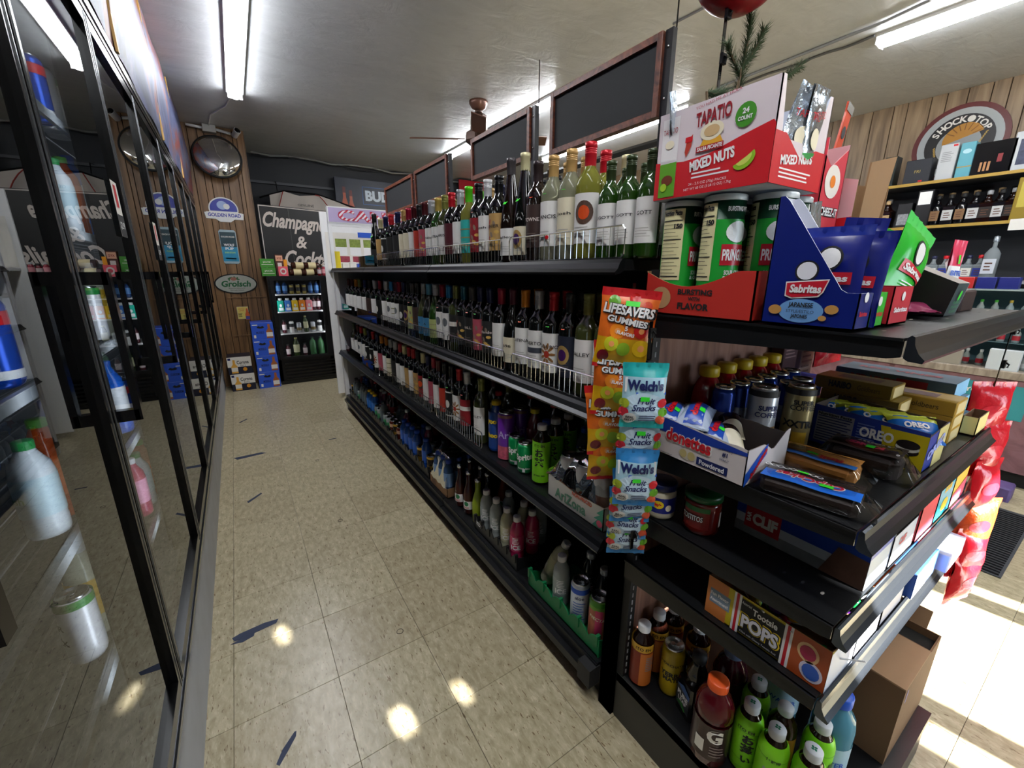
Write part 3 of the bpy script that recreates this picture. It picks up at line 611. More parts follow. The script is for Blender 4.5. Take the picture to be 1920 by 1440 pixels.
a = on(626, 331, 'Y', 5.58); t = thing('beer_banner', 'dark blue lit beer banner with two amber bottles near the ceiling', 'banner', (a.x, 5.58, a.z-.62)); S = plane((0, 0, 0), (1, 0, 0), (0, 0, 1))
MB().box((0, 0, 0), (1.9, .06, .62), M('#0a1428', .4, var=.4, vscale=6)).build('panel', t)
q = MB(); AMB = M('#b05030', .3)
for x, y in ((.12, 0), (.21, -.04)): q.poly(S, [(x-.06, 0), (x+.06, 0), (x+.06, .2+y), (x+.02, .36+y), (x+.02, .5+y), (x-.02, .5+y), (x-.02, .36+y), (x-.06, .2+y)], AMB, .001); q.rect(S, x-.021, .42+y, x+.021, .5+y, M('#5a1c18', .4), .0015)
BL_ = M('#2a5a9a', .4)
for r_ in ((.38, .28, 1.5, .288), (.38, .52, 1.5, .528), (.38, .28, .388, .528), (1.49, .28, 1.5, .528)): q.rect(S, *r_, BL_)
q.text(S, 'BUD LIGHT', .42, .405, .15, M('#c8d4e0', .4), .002, align='l', bold=.05); q.build('print', t)
# ---- candy rack at the far end of the wine shelves ----
t = thing('candy_rack', 'white end rack with lavender candy header at the far end of the shelving', 'rack', (.99, 3.08, 0))
MB().box((0, 0, 0), (.03, .04, 1.93), WHT).box((.88, 0, 0), (.91, .04, 1.93), WHT).box((.03, 0, 1.765), (.88, .03, 1.79), WHT).box((0, .40, .05), (.91, .42, 1.93), WHT).build('frame', t)
S = plane((0, 0, 0), (1, 0, 0), (0, 0, 1))
MB().box((0, -.003, 1.79), (.91, .02, 1.935), WHT).build('header', t)
m_str, nt, b = nodemat('candy_stripe'); wv = nt.nodes.new('ShaderNodeTexWave'); wv.inputs['Scale'].default_value = 14; nt.links.new(mapping(nt, (1, 1, -1)), wv.inputs['Vector']); wv.bands_direction = 'DIAGONAL'
nt.links.new(ramp(nt, wv.outputs['Fac'], [(.45, '#c83048'), (.55, '#f0e8f0')]), b.inputs['Base Color'])
MB().rect(S, .01, 1.80, .90, 1.925, M('#b8a8cc', .5), .0045).text(S, 'CANDY', .47, 1.862, .10, M('#b02040', .4), .005, bold=.05, w=.76, shear=0).text(S, 'CANDY', .47, 1.862, .092, m_str, .0065, bold=.03, w=.74).build('header_print', t)
S2 = plane((0, .39, 0), (1, 0, 0), (0, 0, 1)); q = MB(); q.rect(S2, .03, 1.38, .88, 1.74, PAPER, .0); q.rect(S2, .35, 1.7, .7, 1.75, BLUE, .002)
for i in range(5):
    x = .12+i*.14; q.rect(S2, x, 1.60, x+.11, 1.68, M('#7a8a3a', .5, var=.6, vscale=60), .002); q.rect(S2, x, 1.52, x+.11, 1.60, WHT, .002); q.rect(S2, x+.02, 1.45, x+.13, 1.51, M('#8a3040', .5, var=.5, vscale=60), .002)
q.build('poster', t)
MB().box((.03, .02, 1.355), (.88, .4, 1.3712), WHT).build('shelf', t)
for i in range(7): cardbox('candy_box', '%s candy box on the white end rack, %s from its post' % (('yellow', 'white', 'white', 'blue', 'white', 'pink', 'orange')[i], nth(i+1)), 'box', (1.025+i*.07, 3.14, 1.372), (.055, .05, (.17, .06, .075, .06, .1, .09, .1)[i]), (M('#e8d020', .4), PAPER, PAPER, BLUE, WHT, PINK, M('#e88030', .4))[i], None, 0, 'candy boxes on the end rack')
# ---- ceiling fan ----
p = on(897, 190, 'Z', CZ); t = thing('ceiling_fan', 'brown ceiling fan hanging over the middle of the shop', 'fan', (p.x, p.y, CZ)); BRN = M('#4a342a', .4, .3)
MB().lathe([(.085, 0), (.085, -.02), (.06, -.06), (.03, -.075)], M('#6a4a3e', .35, .4), 20).build('canopy', t); MB().lathe([(.012, -.07), (.012, -.14)], BRN, 10).lathe([(.03, -.07), (.035, -.09), (.02, -.1)], BRN, 12).build('downrod', t)
MB().lathe([(.05, -.10), (.075, -.12), (.085, -.24), (.13, -.27), (.13, -.33), (.09, -.36), (.0, -.37)], BRN, 8, smooth=False).build('motor', t)
for k in range(4):
    a = radians(61+90*k); Mr = Matrix.Rotation(a, 4, 'Z') @ Matrix.Translation((.13, 0, -.31)) @ Matrix.Rotation(radians(-18), 4, 'X')
    MB().box((.0, -.015, -.004), (.08, .015, .004), BRN, Mr).box((.06, -.06, -.004), (.5, .065, .004), M('#5a3a2c', .4), Mr).build('blade', t)
# ---- cables under the ceiling ----
tag(MB().tube([on(470+i*38, 284+i*5.4+3*sin(i*2), 'Y', 5.6) for i in range(15)], .012, M('#8a8a88', .5), 6).tube([on(470+i*38, 286+i*5.4+4*sin(i*1.3+1), 'Y', 5.6) for i in range(15)], .006, BLK, 5).build('ceiling_cable'), 'bundle of grey and black cables running under the far ceiling edge', 'cable')
tag(MB().tube([on(1262, 45, 'Z', CZ-.01), on(1320, 15, 'Z', CZ-.01), on(1360, -12, 'Z', CZ-.01)], .006, M('#77777a', .5)).build('ceiling_cable'), 'single grey cable on the ceiling by the red ornament', 'cable')
def seg(a, b_, n=10, w=.0): return [on(a[0]+(b_[0]-a[0])*i/n, a[1]+(b_[1]-a[1])*i/n+w*sin(i*1.7), 'Z', CZ-.012) for i in range(n+1)]
tag(MB().tube(seg((1345, 165), (1660, 40)), .009, M('#8a8c8e', .4)).tube(seg((1660, 40), (1745, 0), 4), .009, M('#8a8c8e', .4)).build('ceiling_conduit'), 'upper thin grey conduit crossing the ceiling to the bright lamp', 'conduit')
tag(MB().tube(seg((1355, 170), (1640, 68), 10, 1.5), .008, M('#6a6c6e', .4)).build('ceiling_conduit'), 'lower sagging dark conduit crossing the ceiling to the bright lamp', 'conduit')
# ---- chalkboards over the wine shelves ----
CX = 1.46
m_frame = mat_wood('walnut_frame', '#4a2216', '#6e3a26', '#8a4c34', 'X', 2); m_ch = M('#26282a', .75, var=.12, vscale=8)
brd = [((1250, 52), (1245, 211), (1037, 181)), ((998, 202), (995, 300), (886, 262)), ((840, 289), (842, 370), (779, 322)), ((775, 330), (776, 392), (723, 350))]
for k, (a, b_, c_) in enumerate(brd):
    A = on(*a, 'X', CX); B = on(*b_, 'X', CX); C_ = on(*c_, 'X', CX); z1 = (A.z+C_.z)/2; z0 = z1-(A.z-B.z); ya, yb = A.y, C_.y
    t = thing('chalkboard', ['largest blank chalkboard, beside the snack end', 'second blank chalkboard from the snack end', 'third blank chalkboard from the snack end', 'smallest looking chalkboard, farther along by the beer banner'][k], 'chalkboard', (CX, ya, z0), 0, 'chalkboards over the wine shelves')
    L, H = yb-ya, z1-z0; MB().box((-.004, .01, .01), (.01, L-.01, H-.01), m_ch).build('slate', t)
    fr = MB(); w_ = .022; fr.bbox((-.016, 0, 0), (.016, w_, H), m_frame, .002).bbox((-.016, L-w_, 0), (.016, L, H), m_frame, .002).bbox((-.016, w_, 0), (.016, L-w_, w_), m_frame, .002).bbox((-.016, w_, H-w_), (.016, L-w_, H), m_frame, .002); fr.build('frame', t)
    ps = MB().box((-.006, -.032, 1.4208-z0), (.014, -.004, H+.0), M('#2a2a2c', .35, .6)).box((.0, -.006, H*.3), (.01, .01, H*.4), BLK)
    for zz in (.2, .8): ps.lathe([(.005, 0), (.004, .003), (0, .004)], STEEL, 8, M4=Matrix.Translation((-.006, -.018, H*zz)) @ Matrix.Rotation(-pi/2, 4, 'Y'))
    ps.build('post', t)
A = on(1008, 332, 'X', 2.3); B = on(1250, 262, 'X', 2.3)
tag(MB().tube([A, B], .02, M('#2a2c30', .4), 4).tube([A, (A.x, A.y, CZ)], .004, BLK).tube([B, (B.x, B.y, CZ)], .004, BLK).build('hanging_rail'), 'dark rail behind the tall pale bottles on the top shelf', 'rail')
tag(cardbox('red_sign', 'x', 'sign', on(862, 385, 'Y', 5.5), (.6, .03, .4), M('#a01828', .4)), 'red sign seen far behind between two chalkboards', 'sign')
# =================== WINE SHELVING ===================
G0, G1 = -.545, 3.05; JO = [G0, .645, 1.845, G1]
S1, S2, S3, S4 = 1.385, .995, .61, .155
m_shelf = M('#17181a', .36, .3, bump=.05, bscale=200); m_lip = M('#1c1d20', .28, .5)
gon = thing('gondola_shelving', 'long black double sided wine shelving with four levels', 'shelving', (0, 0, 0))
def lip(mb, y0, y1, z, mat, x=.985, k=1, end=None):
    pr = [(0, 0), (-.006, .001), (-.014, -.008), (-.02, -.022), (-.03, -.031), (-.028, -.037), (-.012, -.034), (0, -.028)]
    vs = [(x+k*a, y, z+b) for y in (y0, y1) for a, b in pr]; n = len(pr)
    fs = [(i, (i+1) % n, n+(i+1) % n, n+i) for i in range(n)] + [tuple(reversed(range(n))), tuple(range(n, 2*n))]
    if k < 0: fs = [tuple(reversed(f)) for f in fs]
    mb.add(vs, fs, mat)
for z in (S1, S2, S3):
    for a, b_ in zip(JO[:-1], JO[1:]):
        MB().box((.985, a+.002, z-.026), (1.445, b_-.002, z-.0005), m_shelf).build('shelf', gon)
        l = MB(); lip(l, a+.003, b_-.003, z, m_lip); l.build('shelf_lip', gon)
        MB().box((1.475, a+.002, z-.026), (1.92, b_-.002, z-.0005), m_shelf).build('shelf', gon)
for a, b_ in zip(JO[:-1], JO[1:]):
    MB().box((1.0, a+.002, S4-.03), (1.445, b_-.002, S4-.0005), m_shelf).build('deck', gon)
    l = MB(); l.box((.985, a+.003, S4-.055), (1.0, b_-.003, S4-.004), m_lip).box((.965, a+.003, S4-.075), (.985, b_-.003, S4-.045), m_lip).box((.99, a+.003, S4-.02), (1.0, b_-.003, S4), m_lip); l.build('deck_lip', gon)
    MB().box((1.025, a, .0), (1.04, b_, S4-.03), M('#2e2822', .5)).build('kick_plate', gon)
    MB().box((1.475, a+.002, .1), (1.92, b_-.002, S4), m_shelf).build('deck', gon)
    white = a > 1.8
    MB().box((1.45, a+.002, .03), (1.47, b_-.002, 1.40 if not white else 1.37), M('#9aa0a8', .5) if white else M('#121214', .6)).build('back_panel', gon)
for y in JO: MB().box((1.44, y-.014, 0), (1.48, y+.014, 1.42), BLK).build('upright', gon)
MB().box((.99, G1-.02, .06), (1.92, G1-.001, 1.36), M('#b8bcc4', .5)).box((.985, G1-.03, 0), (1.02, G1, 1.36), WHT).build('end_panel', gon)
MB().box((1.0, G0-.055, 0), (1.42, G0-.003, 1.22), M('#232323', .4)).box((1.0, G0-.055, 0), (1.02, G0-.003, 1.22), M('#3c3b37', .45)).build('end_post', gon)
MB().box((.955, G0+.0, S4-.08), (1.0, G0+.055, S4-.01), M('#1c1c1e', .6)).build('deck_end_cap', gon)
# wire fences along the shelf fronts
def fence(y0, y1, z, clear=False, h=.078, x=.992):
    if y1 < y0: y0, y1 = y1, y0
    m_ = MB(); m = CHROME
    if clear:
        m_.box((x-.001, y0, z), (x+.001, y1, z+h), mat_cl).build('clear_fence', gon); return
    rr_ = .008; rim = [(x, y0, z+.004+rr_), (x, y0, z+h-rr_), (x, y0+rr_, z+h), (x, y1-rr_, z+h), (x, y1, z+h-rr_), (x, y1, z+.004+rr_), (x, y1-rr_, z+.004), (x, y0+rr_, z+.004)]
    m_.tube(rim, .0021, m, 5, True); n = max(3, int((y1-y0)/.0235))
    for i in range(1, n): yy = y0+(y1-y0)*i/n; m_.tube([(x, yy, z+.004), (x, yy, z+h)], .0013, m, 4)
    m_.build('wire_fence', gon)
mat_cl = mat_glass('clear_plastic', (.8, .85, .86), 1.45, dim=.8)
for x0, x1, py, z, cl in ((1168, 954, 485, S1, 0), (940, 831, 492, S1, 0), (825, 757, 495, S1, 0), (752, 707, 497, S1, 0), (702, 673, 498, S1, 1)):
    fence(on(x0, py, 'X', .99).y, on(x1, py, 'X', .99).y, z, cl)
for (xa, ya), (xb, yb), z, cl in (((1122, 755), (958, 690), S2, 0), ((945, 684), (839, 640), S2, 0), ((832, 637), (764, 610), S2, 0), ((758, 608), (714, 591), S2, 0), ((706, 588), (668, 577), S2, 1), ((664, 576), (640, 567), S2, 1),
                              ((903, 833), (818, 775), S3, 0), ((809, 770), (755, 735), S3, 0), ((750, 730), (711, 704), S3, 0), ((700, 697), (680, 685), S3, 1), ((676, 680), (650, 664), S3, 1)):
    fence(on(xa, ya, 'X', .99).y, on(xb, yb, 'X', .99).y, z, cl)
# =================== WINE BOTTLES ===================
G_DK = M('#050706', .04, coat=.3); G_GR = M('#1c3a0c', .03, coat=.3); G_OL = M('#33381a', .04, coat=.3); G_YL = M('#8c8c3c', .03, trans=.45, ior=1.2); G_BR = M('#140a06', .04, coat=.3); G_CL = M('#a8a88c', .03, trans=.6, ior=1.2)
GL = {'dark': G_DK, 'green': G_GR, 'olive': G_OL, 'yellow': G_YL, 'brown': G_BR, 'clear': G_CL}
CP = {'green': '#2c3a1c', 'red': '#b81424', 'tan': '#b8945a', 'cream': '#cfc79c', 'brown': '#33282a', 'black': '#101014', 'white': '#c8c8cc', 'bright green': '#58c81c', 'silver': '#a8abb0', 'olive': '#7a7c3c', 'gold': '#b8a050', 'dark red': '#4a0f18', 'crimson': '#9a1434', 'navy': '#161c48', 'blue': '#1878b8', 'grey': '#4a464a', 'orange': '#c87818', 'purple': '#501830', 'teal': '#1c5a70', 'pale blue': '#5a9ac0'}
SH = {'b': ([(0, .004), (.03, 0), (.0355, .004), (.037, .012), (.037, .19), (.0345, .206), (.024, .224), (.016, .236), (.0145, .25), (.0145, .296)], .037, .3, (.045, .172), .236),
      'u': ([(0, .004), (.034, 0), (.0385, .004), (.04, .012), (.04, .135), (.0375, .16), (.028, .195), (.019, .225), (.0145, .25), (.0145, .296)], .04, .3, (.035, .128), .238),
      'h': ([(0, .004), (.032, 0), (.0365, .004), (.038, .012), (.038, .13), (.034, .17), (.024, .23), (.016, .28), (.0145, .30), (.0145, .335)], .038, .34, (.025, .115), .27)}
_wp = {}
def wine(glass, cap, lab, text='', shape='b', lz=None, tcol=INK, deco=None, capz=None, lw=2.5, twist=False):
    k = (glass, cap, lab, text, shape, lz, deco, lw)
    if k in _wp: return _wp[k]
    prof, r, h, z, cz = SH[shape]; z = lz or z
    b = MB(); b.lathe(prof, GL[glass], 20)
    c_ = MB(); cm = M(CP[cap], .32, .25); c_.lathe([(.0152, cz), (.0155, cz+.004), (.0155, h-.014), (.0165, h-.013), (.0165, h-.001), (.014, h), (0, h)], cm, 18, cap=False)
    for q in range(3 if cap in ('green', 'tan', 'red', 'white', 'olive', 'silver', 'black') else 0): c_.lathe([(.0155, h-.03+q*.005), (.0162, h-.028+q*.005), (.0155, h-.026+q*.005)], cm, 18, cap=False)
    l = MB(); S = cyl(r+.0005); L = lw*r/2*1.0; lm = M(lab, .6) if isinstance(lab, str) else lab
    n_ = 10; l.rect(S, -L, z[0], L, z[1], lm, .0, nx=n_)
    H = z[1]-z[0]; mid = (z[0]+z[1])/2
    if text: l.text(S, text, 0, z[0]+H*.66, .011, tcol, .0009, w=min(2*L*.82, .0095*len(text)+.01), bold=.01)
    if deco == 'seal': l.disc(S, .012, z[0]+H*.2, .006, .006, RED, .0009, 12)
    elif deco == 'sun': l.disc(S, .005, z[0]+H*.62, .027, .03, M('#4a3428', .5), .0007, 20); l.disc(S, .005, z[0]+H*.62, .016, .018, M('#c84818', .4), .0012, 16)
    elif deco == 'crab':
        for a in range(9): l.disc(S, .018*cos(a*.7), mid-.004+.026*sin(a*.7), .012, .0045, M('#8a6030', .5), .0007+a*1e-5, 8, a*.7)
        l.disc(S, 0, mid-.004, .01, .012, M('#a03020', .5), .0012, 10)
    elif deco == 'art':
        for a in range(8): l.disc(S, .02*cos(a*2.3), mid+.035*sin(a*1.7), .011, .006, M(('#c8a050', '#a04030', '#807060')[a % 3], .5), .0007+a*1e-5, 8, a)
    elif deco == 'oval': l.disc(S, 0, mid+.005, .024, .03, M('#b8985a', .4, .4), .0007); l.disc(S, 0, mid+.005, .015, .018, M('#3a1450', .4), .0012)
    elif deco == 'head': l.disc(S, 0, mid+.02, .016, .02, M('#606468', .5), .0007)
    elif deco == 'wave':
        for a in range(3): l.rect(S, -L, z[0]+H*(.2+.25*a), L, z[0]+H*(.24+.25*a), M('#8a8a60', .5), .0008, nx=8)
    elif deco == 'bar': l.rect(S, -L*.9, mid-.012, L*.9, mid+.006, M('#3a3e48', .5), .0008, nx=8)
    elif deco == 'frame': l.rect(S, -L*.85, z[0]+H*.05, L*.85, z[1]-H*.05, M('#101010', .5), .0006, nx=8); l.disc(S, 0, mid, .014, .02, PAPER, .001)
    elif deco == 'band': l.rect(S, -L, mid+.01, L, mid+.03, PAPER, .0007, nx=8)
    if deco != 'frame': l.lines(S, -L*.6, z[0]+H*.12, L*.6, z[0]+H*.36, 4, M('#a8a49c', .6) if tcol is INK else M('#6a6058', .6), .0009, .22)
    else: pass
    _wp[k] = Proto('wine_bottle', 'bottle', b, [('capsule', c_), ('label', l)]); _wp[k].desc = (glass, cap, lab)
    return _wp[k]
LN = {'#dcdad6': 'white', '#d8cfb4': 'cream', '#33211c': 'brown', '#b08c54': 'tan', '#8a1420': 'red', '#3a78a0': 'blue', '#141a2c': 'navy', '#181818': 'black', '#a84858': 'pink', '#a8b070': 'pale green', '#2aa8a0': 'turquoise', '#a83020': 'rust', '#4a0e1c': 'wine red', '#a8c050': 'lime', '#c8c8cc': 'silver'}
Wt, Cr, Br, Tn, Rd, Bu, Nv, Bk, Pk, Pg, Tq, Ru, Wr, Li = list(LN)[:14]
# (photo x, y of the label, glass, capsule, label, text, shape, decoration, price tag colour)
TOP = [(1204, 400, 'green', 'green', Wt, 'GOTT', 'b', 0, 0), (1168, 405, 'green', 'green', Wt, 'J.GOTT', 'b', 0, 0), (1130, 405, 'green', 'green', Wt, 'J.GOTT', 'b', 0, 0), (1097, 400, 'yellow', 'red', Wt, '', 'b', 'sun', 0), (1062, 405, 'clear', 'tan', Cr, 'Josh', 'b', 0, 'g'), (1031, 410, 'clear', 'tan', Wt, 'FRANCIS', 'b', 'seal', 'g'),
       (997, 410, 'brown', 'brown', Br, 'TOWNE', 'b', 0, 'o'), (975, 430, 'dark', 'cream', Cr, '', 'h', 'oval', 'g'), (955, 440, 'brown', 'grey', Wt, 'valley', 'h', 0, 'g'), (930, 420, 'dark', 'black', Tn, 'ANIER', 'b', 'art', 0), (909, 425, 'dark', 'white', Wt, 'Josh', 'b', 0, 0), (888, 430, 'dark', 'black', Rd, '', 'b', 'art', 'o'), (869, 435, 'yellow', 'bright green', Tq, '', 'b', 'wave', 0), (855, 435, 'dark', 'silver', Wt, '', 'b', 0, 0), (842, 435, 'dark', 'red', Wr, '', 'b', 0, 0),
       (827, 435, 'olive', 'olive', Wt, 'PARIS', 'b', 0, 0), (812, 438, 'green', 'gold', Wt, 'CHATEAU', 'b', 0, 'g'), (802, 440, 'dark', 'silver', Wt, 'domaine', 'b', 0, 0), (792, 442, 'dark', 'dark red', Pk, '', 'b', 'art', 'o'), (783, 443, 'dark', 'black', Ru, '', 'b', 0, 0), (772, 444, 'dark', 'dark red', Wt, '', 'b', 0, 0), (761, 446, 'dark', 'crimson', Cr, '', 'b', 0, 0), (751, 448, 'dark', 'tan', Cr, '', 'b', 0, 0), (739, 450, 'dark', 'navy', Bk, '', 'b', 0, 0), (727, 452, 'dark', 'red', Bk, '', 'b', 0, 'g'), (716, 454, 'dark', 'navy', Wt, '', 'b', 'frame', 0), (706, 456, 'dark', 'cream', Tn, '', 'b', 0, 0), (696, 458, 'dark', 'black', Bk, '', 'h', 0, 'g')]
SEC = [(1126, 650, 'olive', 'olive', Wt, '', 'b', 0, 0), (1096, 650, 'olive', 'olive', Wt, 'VALLEY', 'b', 0, 0), (1067, 640, 'dark', 'black', Nv, '', 'b', 'oval', 'o'), (1038, 640, 'dark', 'red', Wt, 'CASA RIO', 'b', 'crab', 'g'), (1008, 630, 'dark', 'silver', Wt, 'PUERTO', 'b', 'bar', 0), (987, 630, 'dark', 'orange', Wt, 'CATENA', 'b', 0, 'o'), (965, 630, 'dark', 'purple', Cr, '696', 'u', 0, 0), (937, 615, 'dark', 'crimson', Wt, '', 'b', 0, 0), (922, 615, 'dark', 'navy', Bk, 'zinfandel', 'b', 'art', 0), (910, 610, 'dark', 'navy', Pk, '', 'b', 'art', 'g'), (896, 605, 'dark', 'grey', Bk, 'HALL', 'b', 0, 'o'), (881, 600, 'dark', 'teal', Bk, '', 'b', 'art', 'g'), (868, 600, 'olive', 'olive', Bk, 'nelo', 'b', 'band', 0),
       (855, 595, 'dark', 'blue', Wt, '', 'b', 'head', 0), (839, 595, 'dark', 'crimson', Wt, '', 'b', 'head', 'o'), (823, 592, 'green', 'white', Pg, '', 'u', 'wave', 0), (812, 590, 'dark', 'pale blue', Bu, 'A', 'u', 0, 0), (803, 588, 'olive', 'silver', Bu, 'A', 'u', 0, 0), (791, 585, 'dark', 'black', Br, '', 'b', 0, 'w'), (780, 583, 'dark', 'grey', Pg, '', 'b', 'art', 'o'), (770, 580, 'dark', 'black', Bk, '', 'b', 'oval', 0), (763, 578, 'dark', 'navy', Bk, '', 'b', 'frame', 0), (753, 575, 'dark', 'crimson', Wt, '', 'b', 'head', 0), (743, 573, 'dark', 'purple', Wt, '', 'b', 'wave', 0), (731, 570, 'dark', 'blue', Wt, '', 'b', 'head', 'g'), (717, 568, 'dark', 'white', Wt, '', 'b', 0, 0), (706, 566, 'dark', 'crimson', Bk, '', 'b', 'frame', 'g'), (697, 565, 'dark', 'white', Wt, '', 'b', 0, 0), (688, 563, 'dark', 'black', Br, '', 'b', 0, 0), (679, 561, 'dark', 'navy', Wt, '', 'b', 0, 0), (670, 560, 'dark', 'olive', Wt, '', 'b', 0, 0), (663, 558, 'dark', 'orange', Wt, '', 'b', 0, 'g'), (656, 556, 'dark', 'dark red', Wt, '', 'b', 0, 0), (649, 555, 'dark', 'dark red', Wt, '', 'b', 0, 0)]
THI = [(892, 770, 'olive', 'olive', Wt, 'VALLEY', 'b', 0, 0), (866, 765, 'dark', 'white', Rd, '', 'b', 'band', 'o'), (852, 755, 'dark', 'red', Wt, '', 'b', 'crab', 0), (841, 750, 'dark', 'black', Wt, '', 'b', 'frame', 'g'), (831, 745, 'dark', 'black', Ru, '', 'b', 0, 0), (820, 730, 'dark', 'dark red', Wt, '', 'b', 0, 0), (812, 728, 'dark', 'crimson', Pk, '', 'b', 0, 'g'), (804, 720, 'dark', 'navy', Wt, '', 'b', 0, 0), (792, 715, 'dark', 'cream', Rd, '', 'b', 'sun', 0), (783, 712, 'dark', 'black', Tn, '', 'b', 'art', 0), (773, 705, 'dark', 'red', Wt, '', 'b', 'band', 'g'), (762, 698, 'dark', 'red', Tn, '', 'b', 0, 0), (752, 692, 'dark', 'cream', Wt, '', 'b', 0, 0), (745, 690, 'dark', 'crimson', Wt, '', 'b', 0, 0),
       (735, 685, 'dark', 'white', Bk, '', 'b', 0, 0), (727, 680, 'dark', 'silver', Cr, '', 'b', 'wave', 'g'), (719, 675, 'dark', 'orange', Wt, '', 'b', 0, 0), (711, 672, 'dark', 'orange', Pk, '', 'b', 0, 0), (703, 668, 'dark', 'navy', Wt, '', 'b', 'crab', 0), (695, 662, 'dark', 'red', Wt, '', 'b', 'frame', 0), (687, 658, 'dark', 'navy', Wt, '', 'b', 'frame', 0), (680, 655, 'dark', 'olive', Wt, '', 'b', 0, 0), (673, 650, 'dark', 'red', Wt, '', 'b', 'head', 0), (666, 645, 'dark', 'dark red', Wt, '', 'b', 0, 0), (659, 640, 'olive', 'green', Wt, '', 'b', 0, 0)]
rw = random.Random(5); TAGC = {'g': GREENTAG, 'o': ORTAG, 'w': PAPER}
pt_ = {}
for k_, m_ in TAGC.items():
    q = MB(); q.add([(-.0285, -.007, .2), (-.0285, .007, .2), (-.020, .008, .222), (-.020, -.008, .222)], [(0, 3, 2, 1)], m_); q.add([(-.0287, -.007, .2), (-.0287, .007, .2), (-.0375, .006, .192), (-.0375, -.006, .192)], [(0, 1, 2, 3)], m_); pt_[k_] = q.mesh('price_tag')
def place_row(rows, z, shelfname):
    gp = 'wine bottles on the %s shelf' % shelfname; ys = []; yb = -1; lastsh = 'b'
    for i, (px, py, gl, cpn, lb, tx, sh, dc, tg) in enumerate(rows):
        p = on(px, py, 'X', 1.0); y = p.y+.012
        sc = .8 if shelfname == 'top' and i < 3 else 1
        dmin = (.081 if 'u' in (sh, lastsh) else .0775)*sc; lastsh = sh
        if ys and y-ys[-1] < dmin: y = ys[-1]+dmin+rw.uniform(0, .002)
        if y > 2.99: break
        ys.append(y)
        pr = wine(gl, cpn, lb, tx, sh, None, WS if lb in (Br, Bk, Nv, Rd, Wr, Ru) else INK, dc or None)
        lab = '%s wine bottle, %s cap, %s label, %s shelf front row, %s from snacks' % (gl, cpn, LN[lb], shelfname, nth(i+1))
        o = pr.spawn((1.036+rw.uniform(-.003, .003), y, z), lab, gp, rz=.22+rw.uniform(-.12, .12), sc=sc)
        if tg: t_ = bpy.data.objects.new('price_tag', pt_[tg]); COL.objects.link(t_); t_.parent = o
        if i % 1 == 0:   # the bottle standing behind it
            g2, c2 = (gl, cpn) if rw.random() < .6 else (rw.choice(['dark', 'dark', 'green', 'olive']), rw.choice(['black', 'red', 'navy', 'tan', 'silver', 'cream', 'dark red']))
            y2 = max(y+.035*sc, yb+.0815*sc); yb = y2
            if y2 < 2.99: wine(g2, c2, lb, '', 'b' if sh == 'h' else sh, None, INK, None).spawn((1.124, y2, z), '%s wine bottle, %s cap, %s shelf back row, %s from snacks' % (g2, c2, shelfname, nth(i+1)), gp, rz=rw.uniform(-.3, .5), sc=sc)
            if y2 < 2.95 and shelfname == 'top': wine(rw.choice(['dark', 'green', 'clear', 'olive']), rw.choice(['tan', 'cream', 'black', 'green', 'white']), Wt, '', 'b').spawn((1.21, y2+.0, z), 'wine bottle in the third row of the top shelf, %s from snack end' % nth(i+1), gp, rz=rw.uniform(-.3, .5), sc=sc)
    # carry on to the far end where bottles are too small to single out in the photo
    return ys[-1] if ys else 0
wine('olive', 'olive', Wt, 'VALLEY', 'b', None, INK, None).spawn((1.13, .20, S3), 'olive wine bottle with white label behind the blue yellow-capped bottle', rz=.3)
place_row(TOP, S1, 'top'); place_row(SEC, S2, 'second'); place_row(THI, S3, 'third')
# =================== BAGS, TRAYS, GENERIC PACKS ===================
def bagsurf(w, h, t, wob=.004, ph=0.0):
    """front of a pillow bag: u across (-w/2..w/2), v up from 0; local front is -Y"""
    def fn(u, v, off):
        a = max(0, 1-(2*u/w)**2); b_ = max(0, min(1, (v-.08*h)/(.84*h))); b_ = max(0, 1-(2*b_-1)**4)
        y = -(t/2)*(a**.6)*b_ + wob*sin(u*60+ph)*sin(v*45+ph*2)*b_ + .0015*sin(u*260+ph)*(1-b_)
        return Vector((u*(1-.06*b_), y-off, v))
    return Surf(fn)
def bag(name, label, cat, loc, w, h, t, zones, pr=None, rz=0, rot=None, group=None, ph=0.0, back=None, clearm=None):
    """zones: list of (v0, v1, material) fractions of the height"""
    th = thing(name, label, cat, loc, rz, group, rot); S = bagsurf(w, h, t, ph=ph); mb = MB(); nx = 12
    for v0, v1, m in zones:
        ny = max(2, int((v1-v0)*16))
        P_ = [S.fn(-w/2+w*i/nx, h*(v0+(v1-v0)*j/ny), 0) for j in range(ny+1) for i in range(nx+1)]
        mb.add(P_, [(j*(nx+1)+i, j*(nx+1)+i+1, (j+1)*(nx+1)+i+1, (j+1)*(nx+1)+i) for j in range(ny) for i in range(nx)], m, True)
        Q_ = [Vector((p.x, -p.y*.8+.001, p.z)) for p in P_]
        mb.add(Q_, [(j*(nx+1)+i, (j+1)*(nx+1)+i, (j+1)*(nx+1)+i+1, j*(nx+1)+i+1) for j in range(ny) for i in range(nx)], back or m, True)
    mb.build('pouch', th)
    if pr: q = MB(); pr(q, S, w, h); q.build('print', th)
    return th
